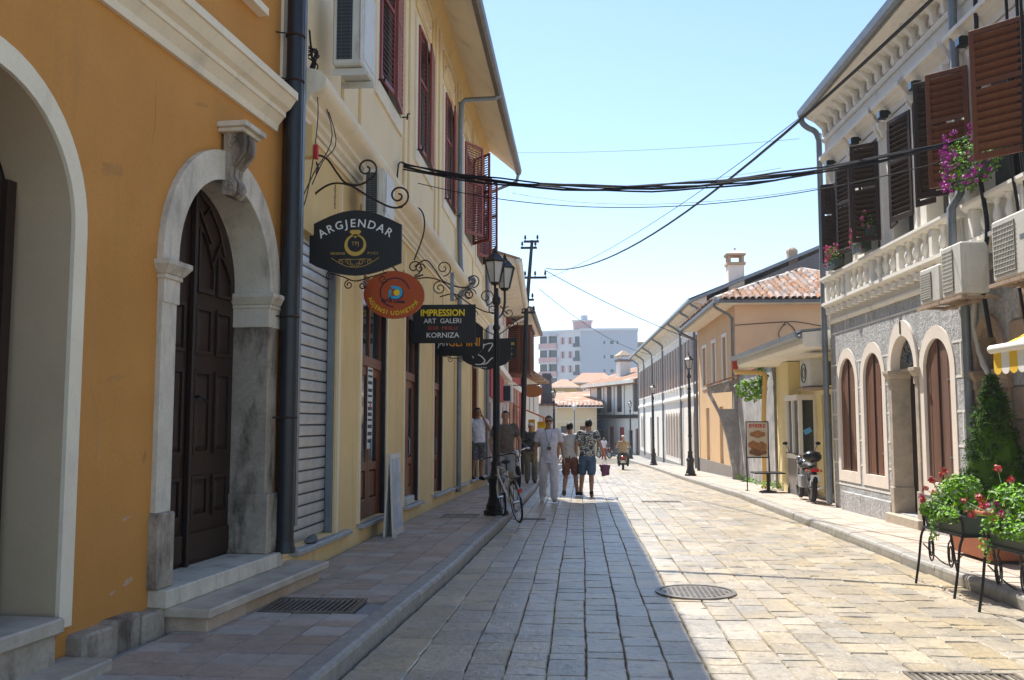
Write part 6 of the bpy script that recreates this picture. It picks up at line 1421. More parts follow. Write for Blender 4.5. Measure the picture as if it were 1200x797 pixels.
planter((3.45, 8.36, 0), pr_, 'geranium planter stand at the right edge with pink and orange-red blooms', 9, dict(clumps=[(.16,1.04),(.40,1.0)], trail=[.05], blooms=[('red', [(-.22,.92),(-.16,.98),(-.1,1.02),(-.06,.95),(.0,1.04),(.04,1.30),(.02,1.20),(-.18,.86),(-.02,.70),(.03,.74),(-.3,.98)]), ('pink', [(.05,.92),(.10,.88),(.16,.93),(.22,.97),(.08,.97),(.13,.99),(.30,.92),(.34,.98)])]), w=.8)
# terracotta trough and cypress
tc = thing('terracotta_trough', 'large rectangular terracotta trough on the right pavement behind the geranium stands', 'planter', (4.25, 10.75, KH+.03), math.radians(-88))
m = MB(); m.hexa([(-.45,0,.0),(.45,0,.0),(.45,.42,.0),(-.45,.42,.0),(-.50,-.05,.50),(.50,-.05,.50),(.50,.47,.50),(-.50,.47,.50)]); m.build('trough', 'pot', tc, bevel=.012)
MB().box(-.52,.52,-.07,.49,.44,.52).build('rim', 'pot', tc, bevel=.01); MB().box(-.46,.46,-.02,.44,.515,.53).build('soil', 'joint', tc)
cy = thing('cypress', 'conical dark green dwarf cypress against the right facade behind the planters', 'conifer', (4.66, 11.0, KH+.45), 0)
m = MB(); m.tube([(0,0,-.3),(0,0,1.3)], [.04,.015], 7); m.build('trunk', 'bark', cy)
m = MB(); rnd = random.Random(4)
clumps = []
for i in range(420):
    f_ = rnd.random()**1.15; z = f_*1.66-.12; R = (.28+.17*min(1, f_*4))*(1-f_)**.72+.015; a = rnd.uniform(0, 2*PI); r = R*rnd.uniform(.62, 1.02); clumps.append((r*math.cos(a), r*math.sin(a), z, rnd.uniform(.045, .085)*(1-.35*f_)))
for cx, cy_, cz, cr in clumps:
    for k in range(46):
        d = Vector((rnd.gauss(0,1), rnd.gauss(0,1), rnd.gauss(0,1)+.5)).normalized(); p = Vector((cx, cy_, cz))+d*cr*rnd.uniform(.35, 1.1); w_ = (d+Vector((rnd.uniform(-.8,.8), rnd.uniform(-.8,.8), rnd.uniform(-.3,1.0)))).normalized(); u = w_.orthogonal().normalized(); s_ = rnd.uniform(.012, .024)
        m.add([p-u*s_*.5, p+u*s_*.5, p+w_*s_*1.7], [(0,1,2)])
m.build('crown', 'leafdark', cy, fix=False)
cc = MB().lathe([(.18,-.12),(.32,.15),(.29,.5),(.19,.95),(.09,1.3),(.02,1.47)], 10); cc.build('inner_crown', 'leafdark', cy)
def flowerbox(loc, label, seed, mats, rad, n, w=.5):
    t = thing('flower_box', label, 'flower box', loc, RWr, 'balcony flower boxes')
    MB().box(-w/2, w/2, -.08, .08, -.10, .05).build('box', 'greenbox', t, bevel=.01)
    m = MB(); leafcloud(m, (0,-.02,.12), rad, n, .038, seed); m.build('leaves', 'leaf', t)['kind'] = 'stuff'
    rnd = random.Random(seed)
    for mt, k in mats:
        m = MB()
        for i in range(k):
            a = rnd.uniform(0, 6.28); p = (rad[0]*1.05*math.cos(a)*rnd.uniform(.4,1), -.02-abs(rad[1]*math.sin(a)), .12+rad[2]*rnd.uniform(-1,1.1)); petals(m, p, .028, 16, .015, seed*7+i)
        m.build('blossoms', mt, t)['kind'] = 'stuff'
flowerbox(rw(.95, .16, 4.46), 'small pink flower box hanging below the farthest balcony shutters', 21, [('pink', 30)], (.24,.15,.19), 320)
flowerbox(rw(2.35, .16, 4.50), 'pink flower box on the stone balustrade below the second window', 22, [('pink', 34)], (.28,.15,.20), 380)
flowerbox(rw(2.75, .16, 4.70), 'trailing dark green plant with pink blooms beside the dark shutter', 25, [('pink', 10)], (.12,.1,.22), 120, .2)
flowerbox(rw(6.45, .20, 4.62), 'large bushy flower box with magenta blooms by the grey downpipe', 23, [('magenta', 110)], (.55,.26,.32), 1700, .9)
# vine at the grey wall corner
vt = thing('vine', 'bright green vine leaves climbing at the corner of the grey wall and shop', 'vine', (4.75, 24.8, 1.7), 0)
m = MB(); leafcloud(m, (-.30,.1,.75), (.42,.3,.28), 260, .13, 31); leafcloud(m, (.0,.1,1.2), (.15,.2,.35), 80, .12, 32); m.build('leaves', 'leaf', vt)
m = MB(); m.tube(smoothpts([(.15,.1,-1.7),(.1,.1,-.5),(.0,.1,.5),(-.1,.1,1.4)], 4), .02, 5); m.build('stem', 'bark', vt)
m = MB(); leafcloud(m, (4.70, 24.0, g(24)+.22), (.30,.6,.12), 160, .06, 41); tag(m.build('weeds', 'leaf'), None, None, kind='stuff'); 
m = MB(); leafcloud(m, (4.95, 28.5, g(28)+.18), (.12,2.2,.10), 200, .06, 42); tag(m.build('weeds', 'leaf'), None, None, kind='stuff')
# ================================================================== POSTER STAND and side table
K['postercream'] = M('poster_paper', (.66, .58, .46), (.6, .5, .38), rough=.5, bump=0)
K['pastry'] = M('pastry_print', (.50, .25, .08), (.26, .10, .03), rough=.5, scale=14, bump=0, fine=.3)
K['pastrydark'] = M('pastry_print_dark', (.30, .12, .05), (.15, .06, .03), rough=.5, scale=18, bump=0, fine=.3)
PS = thing('poster_stand', 'metal-legged poster stand advertising BYREKE pastries on the right pavement', 'sign', (3.98, 23.0, g(23)+KH), .06)
m = MB(); 
for x in (0, .53): m.tube([(x,0,0),(x,0,1.66)], .014, 6)
m.tube([(0,0,1.66),(.53,0,1.66)], .016, 6); m.tube([(0,0,.80),(.53,0,.80)], .016, 6); m.tube([(-.0,-.2,.01),(-.0,.2,.01)], .014, 6); m.tube([(.53,-.2,.01),(.53,.2,.01)], .014, 6); m.build('frame', 'black', PS, smooth=60)
MB().box(.02,.51,-.008,.008,.82,1.64).build('poster', 'postercream', PS)
text('BYREKE', .115, 'redink', PS, (.265, -.0095, 1.555), xs=1.0, bold=.003, name='lettering')
for (c, rx, rz, mt) in (((.27,1.36),.19,.085,'pastry'), ((.25,1.33),.14,.03,'pastrydark'), ((.16,1.10),.13,.10,'pastry'), ((.36,1.06),.13,.12,'pastry'), ((.27,.93),.21,.09,'pastrydark'), ((.20,.98),.10,.05,'pastry')):
    k_ = random.uniform(.0088, .0102); MB().add([(c[0]+rx*math.cos(a), -k_-.0004*rz*100, c[1]+rz*math.sin(a)+.012*math.sin(a*5)) for a in [2*PI*i/18 for i in range(18)]], [tuple(range(18))]).build('printed_pastry', mt, PS)
ST = thing('side_table', 'low black metal side table beside the poster stand', 'table', (4.35, 22.4, g(22.4)+KH), 0)
MB().box(-.35,.35,-.3,.3,.44,.47).build('table_top', 'black', ST); MB().tube([(0,0,0),(0,0,.44)], .03, 8).build('column', 'black', ST); MB().lathe([(.22,0),(.20,.03),(.04,.06)], 10).build('base', 'black', ST)
MB().box(-.2,.05,.3,.6,-.02,.42)
# ================================================================== A-FRAME BOARD, rag, white box
K['boardprint'] = M('board_print', (.55, .58, .62), (.20, .28, .38), rough=.4, scale=3.5, bump=0, fine=.1, streak=(.42, .12, .10), sk=(3,3,5), slo=.6, shi=.7)
AF = thing('sandwich_board', 'white folding sandwich board with printed poster leaning outside the travel agency', 'sandwich board', lyw(2.82, .30, g(12.2)+KH), ry)
for k, o in ((-1, .06), (1, -.06)):
    m = MB(); lean = .13; m.hexa([(0,-o-.012,0),(.62,-o-.012,0),(.62,-o+.012,0),(0,-o+.012,0),(0,-.012*1-o*.15,1.08),(.62,-.012-o*.15,1.08),(.62,.012-o*.15,1.08),(0,.012-o*.15,1.08)]); p = m.build('panel', 'acwhite', AF, bevel=.004)
m = MB(); m.add([(.05,-.072,.10),(.57,-.072,.10),(.57,-.026,1.02),(.05,-.026,1.02)], [(0,1,2,3)]); m.build('poster', 'boardprint', AF)
for x in (.05, .55): MB().box(x, x+.03, -.09, -.05, -.0, .06).build('foot', 'acwhite', AF)
t = thing('rag', 'crumpled dark rag lying on the grey sill before the roller shutter', 'rag', lyw(.35, .02, .35), ry)
m = MB(); m.ell((0,0,.02), (.14,.07,.03), 10, 6); m.ell((.1,.02,.03), (.07,.05,.035), 8, 5); m.v = [(x+.012*math.sin(40*y), y+.012*math.sin(35*x), z+.012*math.sin(50*x+30*y)) for x, y, z in m.v]; m.build('cloth', 'gwall', t, smooth=60)
t = thing('white_box', 'small white box resting on the sill of the second shop door', 'box', lyw(5.3, -.02, .30), ry); MB().box(0,.62,-.07,.03,.0,.12).build('carton', 'acwhite', t, bevel=.006)
# ================================================================== MOTORCYCLES, BICYCLE
K['rubber'] = flat('tyre_rubber', (.018, .018, .018), rough=.85); K['chrome'] = flat('chrome', (.55, .55, .55), rough=.2, metal=1); K['bikeblack'] = flat('bike_black_paint', (.012, .012, .014), rough=.25); K['seatv'] = flat('seat_vinyl', (.02, .02, .02), rough=.6)
K['taillight'] = flat('tail_light', (.5, .01, .01), rough=.2); K['platew'] = flat('number_plate', (.6, .6, .6), rough=.5); K['silver'] = flat('silver_paint', (.42, .43, .44), rough=.35, metal=.6)
def wheel(parent, y, z, r, w, spokes=8, rimmat='chrome', x=0, yaw=0):
    root = MB().tube([(x+0, y+(r-w/2)*math.cos(q*PI/14), z+(r-w/2)*math.sin(q*PI/14)) for q in range(28)], w/2, 8, closed=True).build('wheel', 'rubber', parent, smooth=60)
    m = MB(); m.tube([(x+0, y+(r-w)*math.cos(q*PI/14), z+(r-w)*math.sin(q*PI/14)) for q in range(28)], w*.18, 5, closed=True)
    for k in range(spokes):
        a = 2*PI*k/spokes; m.tube([(x+.02*(1 if k % 2 else -1), y, z), (x, y+(r-w)*math.cos(a), z+(r-w)*math.sin(a))], .0025 if spokes > 12 else .012, 4)
    m.lathe([(.03,-.05),(.03,.05)], 8, (x, y, z), axis='x') if False else m.tube([(x-.05,y,z),(x+.05,y,z)], .028, 8)
    m.build('rim', rimmat, root, smooth=50); return root
def motorcycle(loc, rotz, label, body='bikeblack', topbox=True, group=None):
    """faces +y"""
    t = thing('motorcycle', label, 'motorcycle', loc, rotz, group); R = .30
    wheel(t, -.62, R, R, .11); wheel(t, .66, R, R, .10)
    m = MB(); m.tube([(0,-.1,.62),(0,.42,.78),(0,.50,.62)], .03, 6); m.tube([(0,.42,.78),(0,.1,.30),(0,-.25,.30),(0,-.62,.30)], .025, 6); m.tube([(.07,-.62,.30),(.09,-.45,.62)], .022, 6); m.tube([(-.07,-.62,.30),(-.09,-.45,.62)], .022, 6)
    m.tube([(.07,.66,.30),(.07,.46,.92)], .022, 6); m.tube([(-.07,.66,.30),(-.07,.46,.92)], .022, 6); m.build('frame', 'chrome', t, smooth=60)
    m = MB(); m.ell((0,.16,.78), (.14,.26,.13), 12, 8); m.build('fuel_tank', body, t, smooth=60)
    m = MB(); m.ell((0,-.28,.78), (.13,.36,.07), 12, 6); m.build('seat', 'seatv', t, smooth=60)
    m = MB(); m.box(-.13,.13,-.12,.26,.28,.55); m.ell((0,.1,.56), (.11,.12,.12), 8, 6); m.build('engine', 'silver', t, bevel=.02)
    m = MB(); m.tube(smoothpts([(.12,.25,.45),(.16,.2,.28),(.16,-.2,.26),(.17,-.75,.33)], 4), .035, 8); m.build('exhaust', 'chrome', t, smooth=60)
    m = MB(); m.tube([(0,-.62+.38*math.cos(a),.30+.38*math.sin(a)) for a in [.5+i*.25 for i in range(10)]], .055, 6); m.build('rear_fender', body, t, smooth=60)
    m = MB(); m.tube(smoothpts([(-.36,.28,1.02),(-.25,.38,1.02),(0,.44,.95),(.25,.38,1.02),(.36,.28,1.02)], 4), .016, 6); m.build('handlebar', 'chrome', t, smooth=60)
    for s in (-1, 1):
        m = MB(); m.tube([(s*.26,.38,1.02),(s*.34,.40,1.20)], .007, 5); m.ell((s*.36,.40,1.23), (.06,.015,.04), 8, 5); m.build('mirror', 'bikeblack', t, smooth=60)
        m = MB(); m.ell((s*.15,-.82,.68), (.03,.03,.03), 8, 5); m.build('indicator', 'awnor', t)
    m = MB(); m.ell((0,.56,.86), (.10,.08,.10), 10, 7); m.build('headlight', 'chrome', t, smooth=60)
    MB().box(-.09,.09,-.93,-.88,.66,.73).build('tail_light', 'taillight', t, bevel=.01); MB().box(-.09,.09,-.955,-.945,.46,.60).build('number_plate', 'platew', t)
    if topbox: m = MB(); m.ell((0,-.70,.97), (.20,.17,.13), 12, 7); m.build('top_box', 'bikeblack', t, smooth=60)
    else: m = MB(); m.ell((0,-.66,.80), (.12,.16,.06), 10, 6); m.build('tail_cowl', body, t, smooth=60)
    return t
mc = motorcycle((4.53, 19.4, g(19)+KH+.02), math.radians(-2), 'black motorcycle with rounded top box parked by the shop on the right'); mc.scale = (.92, .92, .92)
motorcycle((-1.72, 24.0, g(24)+KH), math.radians(192), 'dark motorcycle parked on the left pavement behind the man in brown', topbox=False)
motorcycle((1.85, 76, g(76)), math.radians(40), 'distant parked motorcycle before the white timbered house', topbox=False)
def bicycle(loc, rotz, lean, label, steer=.35):
    t = thing('bicycle', label, 'bicycle', loc, rotz); t.rotation_euler = (0, lean, rotz); R = .33
    wheel(t, -.50, R, R, .035, 24, 'chrome'); wheel(t, .52, R, R, .035, 24, 'chrome')
    m = MB(); bb = (0,-.08,.29); st = (0,-.22,.80); hd = (0,.36,.84); hb = (0,.40,.70)
    for a, b in ((bb, st), (st, hd), (bb, hb), ((.0,-.50,.33), bb), ((0,-.50,.33), (0,-.19,.72)), (hd, hb)): m.tube([a, b], .017, 7)
    m.tube([hb, (.04,.48,.5), (.04,.52,.33)], .012, 6); m.tube([hb, (-.04,.48,.5), (-.04,.52,.33)], .012, 6); m.build('frame', 'acwhite', t, smooth=60)
    m = MB(); m.tube([st, (0,-.24,.92)], .012, 6); m.ell((0,-.25,.95), (.075,.13,.035), 10, 6); m.build('saddle', 'seatv', t, smooth=60)
    m = MB(); m.tube([hd, (0,.33,1.0)], .013, 6); m.tube(smoothpts([(-.29,.16,1.0),(-.24,.30,1.02),(0,.34,1.01),(.24,.30,1.02),(.29,.16,1.0)], 4), .012, 6); m.build('handlebar', 'bikeblack', t, smooth=60)
    m = MB(); m.tube([(.05,bb[1]+.09*math.cos(q*PI/8),bb[2]+.09*math.sin(q*PI/8)) for q in range(16)], .006, 4, closed=True); m.tube([(.06,-.08,.29),(.07,-.02,.13)], .01, 5); m.tube([(-.06,-.08,.29),(-.07,-.14,.45)], .01, 5); m.box(.06,.14,-.06,.03,.115,.14); m.box(-.14,-.06,-.18,-.09,.44,.465); m.build('crank', 'bikeblack', t)
    for y in (-.50, .52):
        m = MB(); m.tube([(0,y+.365*math.cos(a),.33+.365*math.sin(a)) for a in [.35+i*.25 for i in range(11)]], .016, 5); m.build('mudguard', 'silver', t, smooth=60)
    MB().box(-.025,.025,-.90,-.87,.50,.56).build('reflector', 'taillight', t); m = MB(); m.box(-.07,.07,-.78,-.34,.72,.735); m.tube([(.05,-.74,.72),(.03,-.50,.36)], .006, 4); m.tube([(-.05,-.74,.72),(-.03,-.50,.36)], .006, 4); m.build('carrier', 'bikeblack', t)
    return t
bicycle((-1.13, 15.1, .05), math.radians(19), -.16, 'old white bicycle leaning on the near lamp post at the kerb')
# ================================================================== PEOPLE
def skincol(n, c): return M(n, c, tuple(v*.88 for v in c), rough=.55, scale=6, bump=0, fine=.05)
K['skin'] = skincol('tanned_skin', (.36, .20, .13)); K['skin2'] = skincol('skin', (.44, .26, .18)); K['hairdark'] = M('dark_hair', (.012, .009, .008), rough=.6, bump=.3); K['hairgrey'] = M('greying_hair', (.07, .06, .055), rough=.7, bump=.3)
K['linen'] = M('pale_lilac_linen', (.58, .57, .66), (.52, .51, .60), rough=.9, bump=.2, bscale=30); K['linenwhite'] = M('off_white_trousers', (.60, .57, .58), (.53, .51, .52), rough=.9, bump=.2, bscale=30)
K['browntee'] = M('taupe_tee', (.145, .115, .095), (.12, .095, .08), rough=.9, bump=.2); K['whitetee'] = M('white_tee', (.66, .67, .72), (.6, .6, .66), rough=.9, bump=.2); K['greytee'] = M('grey_tee', (.46, .46, .46), (.4, .4, .4), rough=.9, bump=.2)
K['maroon'] = M('brown_maroon_shorts', (.15, .075, .06), rough=.9, bump=.2); K['denim'] = M('blue_denim', (.075, .125, .21), (.045, .08, .15), rough=.9, bump=.2); K['darkshort'] = M('dark_shorts', (.06, .06, .058), (.03, .03, .03), rough=.9, bump=.2)
K['olive'] = M('khaki_trousers', (.17, .15, .10), rough=.9, bump=.2); K['tanvest'] = M('tan_vest', (.42, .32, .17), (.36, .27, .14), rough=.9, bump=.2); K['greyshort'] = M('grey_shorts', (.30, .30, .31), rough=.9, bump=.2)
K['shoewhite'] = flat('pale_shoe', (.55, .52, .48), rough=.7); K['shoedark'] = flat('dark_shoe', (.03, .03, .03), rough=.6); K['lens'] = flat('sunglass_lens', (.01, .01, .01), rough=.1); K['purple'] = M('purple_bag', (.10, .05, .12), (.16, .06, .12), rough=.8, bump=.2)
def camo(n, a, b, c, sc):
    m = bpy.data.materials.new(n); m.use_nodes = True; t = m.node_tree; b_ = t.nodes['Principled BSDF']; tc = nn(t, 'ShaderNodeTexCoord'); mp = nn(t, 'ShaderNodeMapping'); mp.inputs['Scale'].default_value = (1, 1, 1.6)
    no = nn(t, 'ShaderNodeTexNoise'); no.inputs['Scale'].default_value = sc; no.inputs['Detail'].default_value = 2; no.inputs['Distortion'].default_value = 1.2; cr = nn(t, 'ShaderNodeValToRGB'); cr.color_ramp.interpolation = 'CONSTANT'
    cr.color_ramp.elements[0].color = (*a, 1); cr.color_ramp.elements[1].color = (*b, 1); cr.color_ramp.elements[1].position = .47; e = cr.color_ramp.elements.new(.56); e.color = (*c, 1)
    t.links.new(tc.outputs['Object'], mp.inputs[0]); t.links.new(mp.outputs[0], no.inputs['Vector']); t.links.new(no.outputs[0], cr.inputs[0]); t.links.new(cr.outputs[0], b_.inputs['Base Color']); b_.inputs['Roughness'].default_value = .9
    return m
K['camo'] = camo('black_and_white_camouflage', (.03, .032, .035), (.50, .51, .50), (.06, .07, .065), 11); K['camodark'] = camo('dark_camouflage', (.02, .022, .02), (.09, .10, .08), (.03, .035, .03), 14); K['plaid'] = camo('dark_patterned_shorts', (.04, .04, .045), (.20, .19, .18), (.06, .06, .06), 22)
def loft(mb, rings, n=14):
    """rings: (x, y, z, rx, ry)"""
    vs = []; fs = []
    for x, y, z, rx, ry in rings:
        for k in range(n): a = 2*PI*k/n; vs.append((x+rx*math.cos(a), y+ry*math.sin(a), z))
    for i in range(len(rings)-1):
        for k in range(n): k2 = (k+1) % n; fs.append((i*n+k, i*n+k2, (i+1)*n+k2, (i+1)*n+k))
    fs.append(tuple(range(n-1, -1, -1))); fs.append(tuple((len(rings)-1)*n+k for k in range(n)))
    return mb.add(vs, fs)
def limb(mb, pts, rad, n=10):
    P_ = smoothpts(pts, 5); m = len(P_)-1; R = []
    for i in range(len(P_)):
        t = i/m*(len(rad)-1); j = min(int(t), len(rad)-2); R.append(rad[j]+(rad[j+1]-rad[j])*(t-j))
    return mb.tube(P_, R, n)
def remesh(mb, name, mat, parent, vox, smooth_it=2, fold=0., seed=0):
    me = mb.mesh('tmp', mat, fix=True); o = bpy.data.objects.new('tmp', me); COL.objects.link(o)
    md = o.modifiers.new('r', 'REMESH'); md.mode = 'VOXEL'; md.voxel_size = vox; md.use_smooth_shade = True
    s = o.modifiers.new('s', 'SMOOTH'); s.factor = .5; s.iterations = smooth_it
    dg = bpy.context.evaluated_depsgraph_get(); m2 = bpy.data.meshes.new_from_object(o.evaluated_get(dg)); bpy.data.objects.remove(o); bpy.data.meshes.remove(me)
    if fold:
        for v in m2.vertices:
            c = v.co; d = noise.noise(Vector((c.x*9+seed, c.y*9, c.z*14)))*fold+noise.noise(Vector((c.x*22, c.y*22+seed, c.z*9)))*fold*.6
            v.co += v.normal*d
    m2.name = name; m2.polygons.foreach_set('use_smooth', [True]*len(m2.polygons))
    return link(name, m2, parent)
def hand(mb, w, fwd, down, side, curl=.6):
    """palm with five fingers; w wrist, down = direction of the hand, fwd = palm normal, side = thumb side"""
    w, fwd, down, side = Vector(w), Vector(fwd).normalized(), Vector(down).normalized(), Vector(side).normalized()
    c = w+down*.045
    for k in range(3): mb.tube([w+side*(.018*(k-1)), c+side*(.022*(k-1)), c+down*.04+side*(.024*(k-1))], [.020, .019, .015], 8)
    for k, l in enumerate((.062, .072, .068, .052)):
        b = c+down*.035+side*(.027-.018*k); m1 = b+down*l*.45+fwd*l*.15*curl; e = m1+down*l*.40*(1-curl*.5)+fwd*l*.55*curl
        mb.tube([b, m1, e], [.0105, .0095, .0075], 7)
    b = w+down*.025+side*.028; mb.tube([b, b+side*.022+down*.022, b+side*.026+down*.052+fwd*.015], [.013, .011, .008], 7)
def person(label, loc, rotz, H=1.75, J=None, shirt='whitetee', sleeve=.5, pants='denim', plen=.5, shoe='shoedark', hair='hairdark', skin='skin', bald=False, cap=None, glasses=False, shirt_len=.90, belly=0., headturn=0., name='person', extra=None, group=None):
    """built facing -y"""
    t = thing(name, label, 'person', loc, rotz, group); k = H/1.75; t.scale = (k, k, k)
    D = dict(hipL=(.095,0,.90), kneeL=(.105,-.03,.49), ankL=(.105,.02,.075), toeL=(.12,-.15,.03), hipR=(-.095,0,.90), kneeR=(-.105,-.03,.49), ankR=(-.105,.02,.075), toeR=(-.12,-.15,.03),
             shL=(.185,0,1.42), elL=(.255,.03,1.13), wrL=(.265,-.06,.88), shR=(-.185,0,1.42), elR=(-.255,.03,1.13), wrR=(-.265,-.06,.88), tor=(0,0,0), head=(0,-.015,1.635))
    D.update(J or {}); b = MB(); tx, ty, tz = D['tor']        # tor: shift of the upper torso
    def tr(z, rx, ry, y=0):
        f_ = max(0, min(1, (z-.92)/.5)); return (tx*f_, y+ty*f_, z+tz*f_, rx, ry)
    torso = [(.84,.13,.10,0),(.90,.16,.115,.005),(.97,.158,.112,.0),(1.06,.145,.105+belly*.5,-belly*.5),(1.16,.155,.112+belly*.4,-belly*.4),(1.28,.172,.118,-.005),(1.37,.178,.11,.0),(1.43,.150,.09,.005),(1.47,.085,.068,.01),(1.52,.055,.057,.0),(1.58,.052,.056,-.008)]
    loft(b, [tr(z, rx, ry, y) for z, rx, ry, y in torso])
    hx, hy, hz = D['head']; b.ell((hx, hy+.012, hz+.015), (.074, .092, .098), 14, 10); b.ell((hx, hy-.022, hz-.045), (.055, .062, .062), 12, 8)
    b.tube([(hx, hy-.085, hz+.02), (hx, hy-.108, hz-.022), (hx, hy-.085, hz-.03)], [.010, .014, .010], 6)
    for s in (-1, 1): b.ell((hx+s*.076, hy+.012, hz-.005), (.012, .020, .030), 7, 6)
    for S, s in (('L', 1), ('R', -1)):
        hip, kn, an, to = (Vector(D[q+S]) for q in ('hip', 'knee', 'ank', 'toe'))
        limb(b, [hip+Vector((0,0,.02)), hip.lerp(kn, .5)+Vector((s*.008,-.008,0)), kn, kn.lerp(an, .35)+Vector((0,.018,0)), an], [.088, .080, .060, .058, .038])
        d = (to-an); fw = Vector((d.x, d.y, 0)).normalized() if Vector((d.x, d.y)).length > 1e-3 else Vector((0,-1,0))
        b.tube([an-fw*.03+Vector((0,0,-.02)), an.lerp(to, .5)+Vector((0,0,-.01)), to], [.040, .042, .034], 8)
        sh, el, wr = (Vector(D[q+S]) for q in ('sh', 'el', 'wr')); sh += Vector((tx, ty, tz))
        limb(b, [sh+Vector((-s*.03,0,.01)), sh, sh.lerp(el, .5), el, el.lerp(wr, .4), wr], [.052, .056, .048, .040, .038, .027])
        dn = (wr-el).normalized(); hand(b, wr, (-.3*s, -1, 0), dn, (0, -.8, .1) if dn.z < -.5 else (-s*.6, 0, .6), .8)
    far = loc[1] > 40; vx = .022 if far else .013
    body = remesh(b, 'body', skin, t, vx if far else .0115, 2)
    # shirt
    m = MB(); tt = [(shirt_len,.172+belly*.2,.128+belly*.3,-belly*.2)]+[(z, rx+.020, ry+.020, y) for z, rx, ry, y in torso if shirt_len+.03 < z < 1.45]+[(1.475,.082,.075,.008)]
    loft(m, [tr(*q) for q in tt], 18)
    for S, s in (('L', 1), ('R', -1)):
        sh, el, wr = (Vector(D[q+S]) for q in ('sh', 'el', 'wr')); sh += Vector((tx, ty, tz))
        end = sh.lerp(el, min(1, sleeve/ .5*.62)) if sleeve <= .6 else wr.lerp(el, .06); pts = [sh+Vector((-s*.05,0,.005)), sh+Vector((0,0,.004)), end] if sleeve <= .6 else [sh+Vector((-s*.05,0,.005)), sh, el, end]
        limb(m, pts, [.070, .072, .068] if sleeve <= .6 else [.07, .07, .055, .045])
    remesh(m, 'shirt', shirt, t, vx+.003, 3, .014, len(label))
    # trousers or shorts
    m = MB(); loft(m, [(0,0,.82,.165,.118),(0,0,.88,.178,.130),(0,0,.95,.172,.124+belly*.1),(0,0,1.01,.158,.116+belly*.3)], 16)
    for S, s in (('L', 1), ('R', -1)):
        hip, kn, an = (Vector(D[q+S]) for q in ('hip', 'knee', 'ank'))
        if plen >= 1: limb(m, [hip, hip.lerp(kn, .5), kn, kn.lerp(an, .5), an+Vector((0,0,-.01))], [.105, .100, .084, .080, .076])
        else: limb(m, [hip, hip.lerp(kn, .5), hip.lerp(kn, plen*1.9)], [.106, .104, .098])
    remesh(m, 'trousers' if plen >= 1 else 'shorts', pants, t, vx+.003, 3, .012, 7)
    for S in 'LR':
        an, to = Vector(D['ank'+S]), Vector(D['toe'+S]); d = to-an; fw = Vector((d.x, d.y, 0)).normalized(); m = MB()
        m.tube([an-fw*.045+Vector((0,0,-.035)), an+fw*.04+Vector((0,0,-.03)), to+Vector((0,0,.004)), to+fw*.03+Vector((0,0,0))], [.040, .048, .042, .022], 10); m.tube([an+Vector((0,0,.01)), an+Vector((0,0,-.04))], [.042,.045], 8); m.build('shoe', shoe, t, smooth=60)
    # face
    m = MB()
    for s in (-1, 1): m.ell((hx+s*.030, hy-.078, hz+.012), (.013, .008, .008), 8, 6)
    m.build('eye', 'lens', body); m = MB(); m.tube([(hx-.022, hy-.083, hz-.058), (hx, hy-.088, hz-.056), (hx+.022, hy-.083, hz-.058)], .005, 5); m.build('mouth', 'signred', body)
    if glasses:
        m = MB()
        for s in (-1, 1): m.ell((hx+s*.032, hy-.088, hz+.012), (.028, .010, .019), 10, 6); m.tube([(hx+s*.058, hy-.08, hz+.016), (hx+s*.079, hy+.01, hz+.012)], .004, 4)
        m.tube([(hx-.01, hy-.094, hz+.016), (hx+.01, hy-.094, hz+.016)], .004, 4); m.build('sunglasses', 'lens', t)
    if cap:
        m = MB(); m.ell((hx, hy+.012, hz+.050), (.088, .108, .075), 14, 8); m.v = [(x, y, max(z, hz+.040)) for x, y, z in m.v]; m.hexa([(hx-.06,hy-.08,hz+.042),(hx+.06,hy-.08,hz+.042),(hx+.045,hy-.17,hz+.036),(hx-.045,hy-.17,hz+.036),(hx-.06,hy-.08,hz+.052),(hx+.06,hy-.08,hz+.052),(hx+.045,hy-.17,hz+.044),(hx-.045,hy-.17,hz+.044)]) if cap != 'helmet' else None; m.build('cap' if cap != 'helmet' else 'helmet', 'acwhite', t, smooth=60)
    if hair:
        m = MB(); m.ell((hx, hy+.022, hz+.022), (.083, .098, .103), 16, 12)
        m.v = [((hx+(x-hx)*.9, y+.012, z) if (y < hy-.03 and z < hz+.065) else (x, y, z)) for x, y, z in m.v]
        keep = [f for f in m.f if all((m.v[i][2] > hz+.055 or m.v[i][1] > hy+.0) and m.v[i][2] > hz-.055 for i in f)]; m.f = keep
        hh = m.build('hair', hair, t, smooth=80)
        if bald: hh.scale = (1.0, 1.0, 1.0)
    if extra: extra(t, D)
    return t
def gz(y, pav=False, h=0): return g(y)+(KH if pav else 0)+h
# man in white with camera, walking towards the viewer
def ex_cam(t, D):
    m = MB(); m.tube(smoothpts([(-.07,-.05,1.49),(-.055,-.165,1.38),(-.02,-.185,1.22),(0,-.185,1.14)], 4), .006, 4); m.tube(smoothpts([(.07,-.05,1.49),(.055,-.165,1.38),(.02,-.185,1.22),(0,-.185,1.14)], 4), .004, 4); m.build('camera_strap', 'lens', t)
    m = MB(); m.box(-.04,.04,-.215,-.15,1.06,1.13); m.tube([(0,-.19,1.10),(0,-.23,1.10)], .022, 10); m.build('camera', 'lens', t)
    m = MB(); m.hexa([(-.05,-.055,1.49),(.05,-.055,1.49),(.09,.05,1.47),(-.09,.05,1.47),(-.075,-.075,1.44),(.075,-.075,1.44),(.11,.06,1.44),(-.11,.06,1.44)]); m.build('collar', 'linen', t)
    MB().box(.04,.12,-.152,-.14,1.24,1.33).build('chest_pocket', 'linen', t)
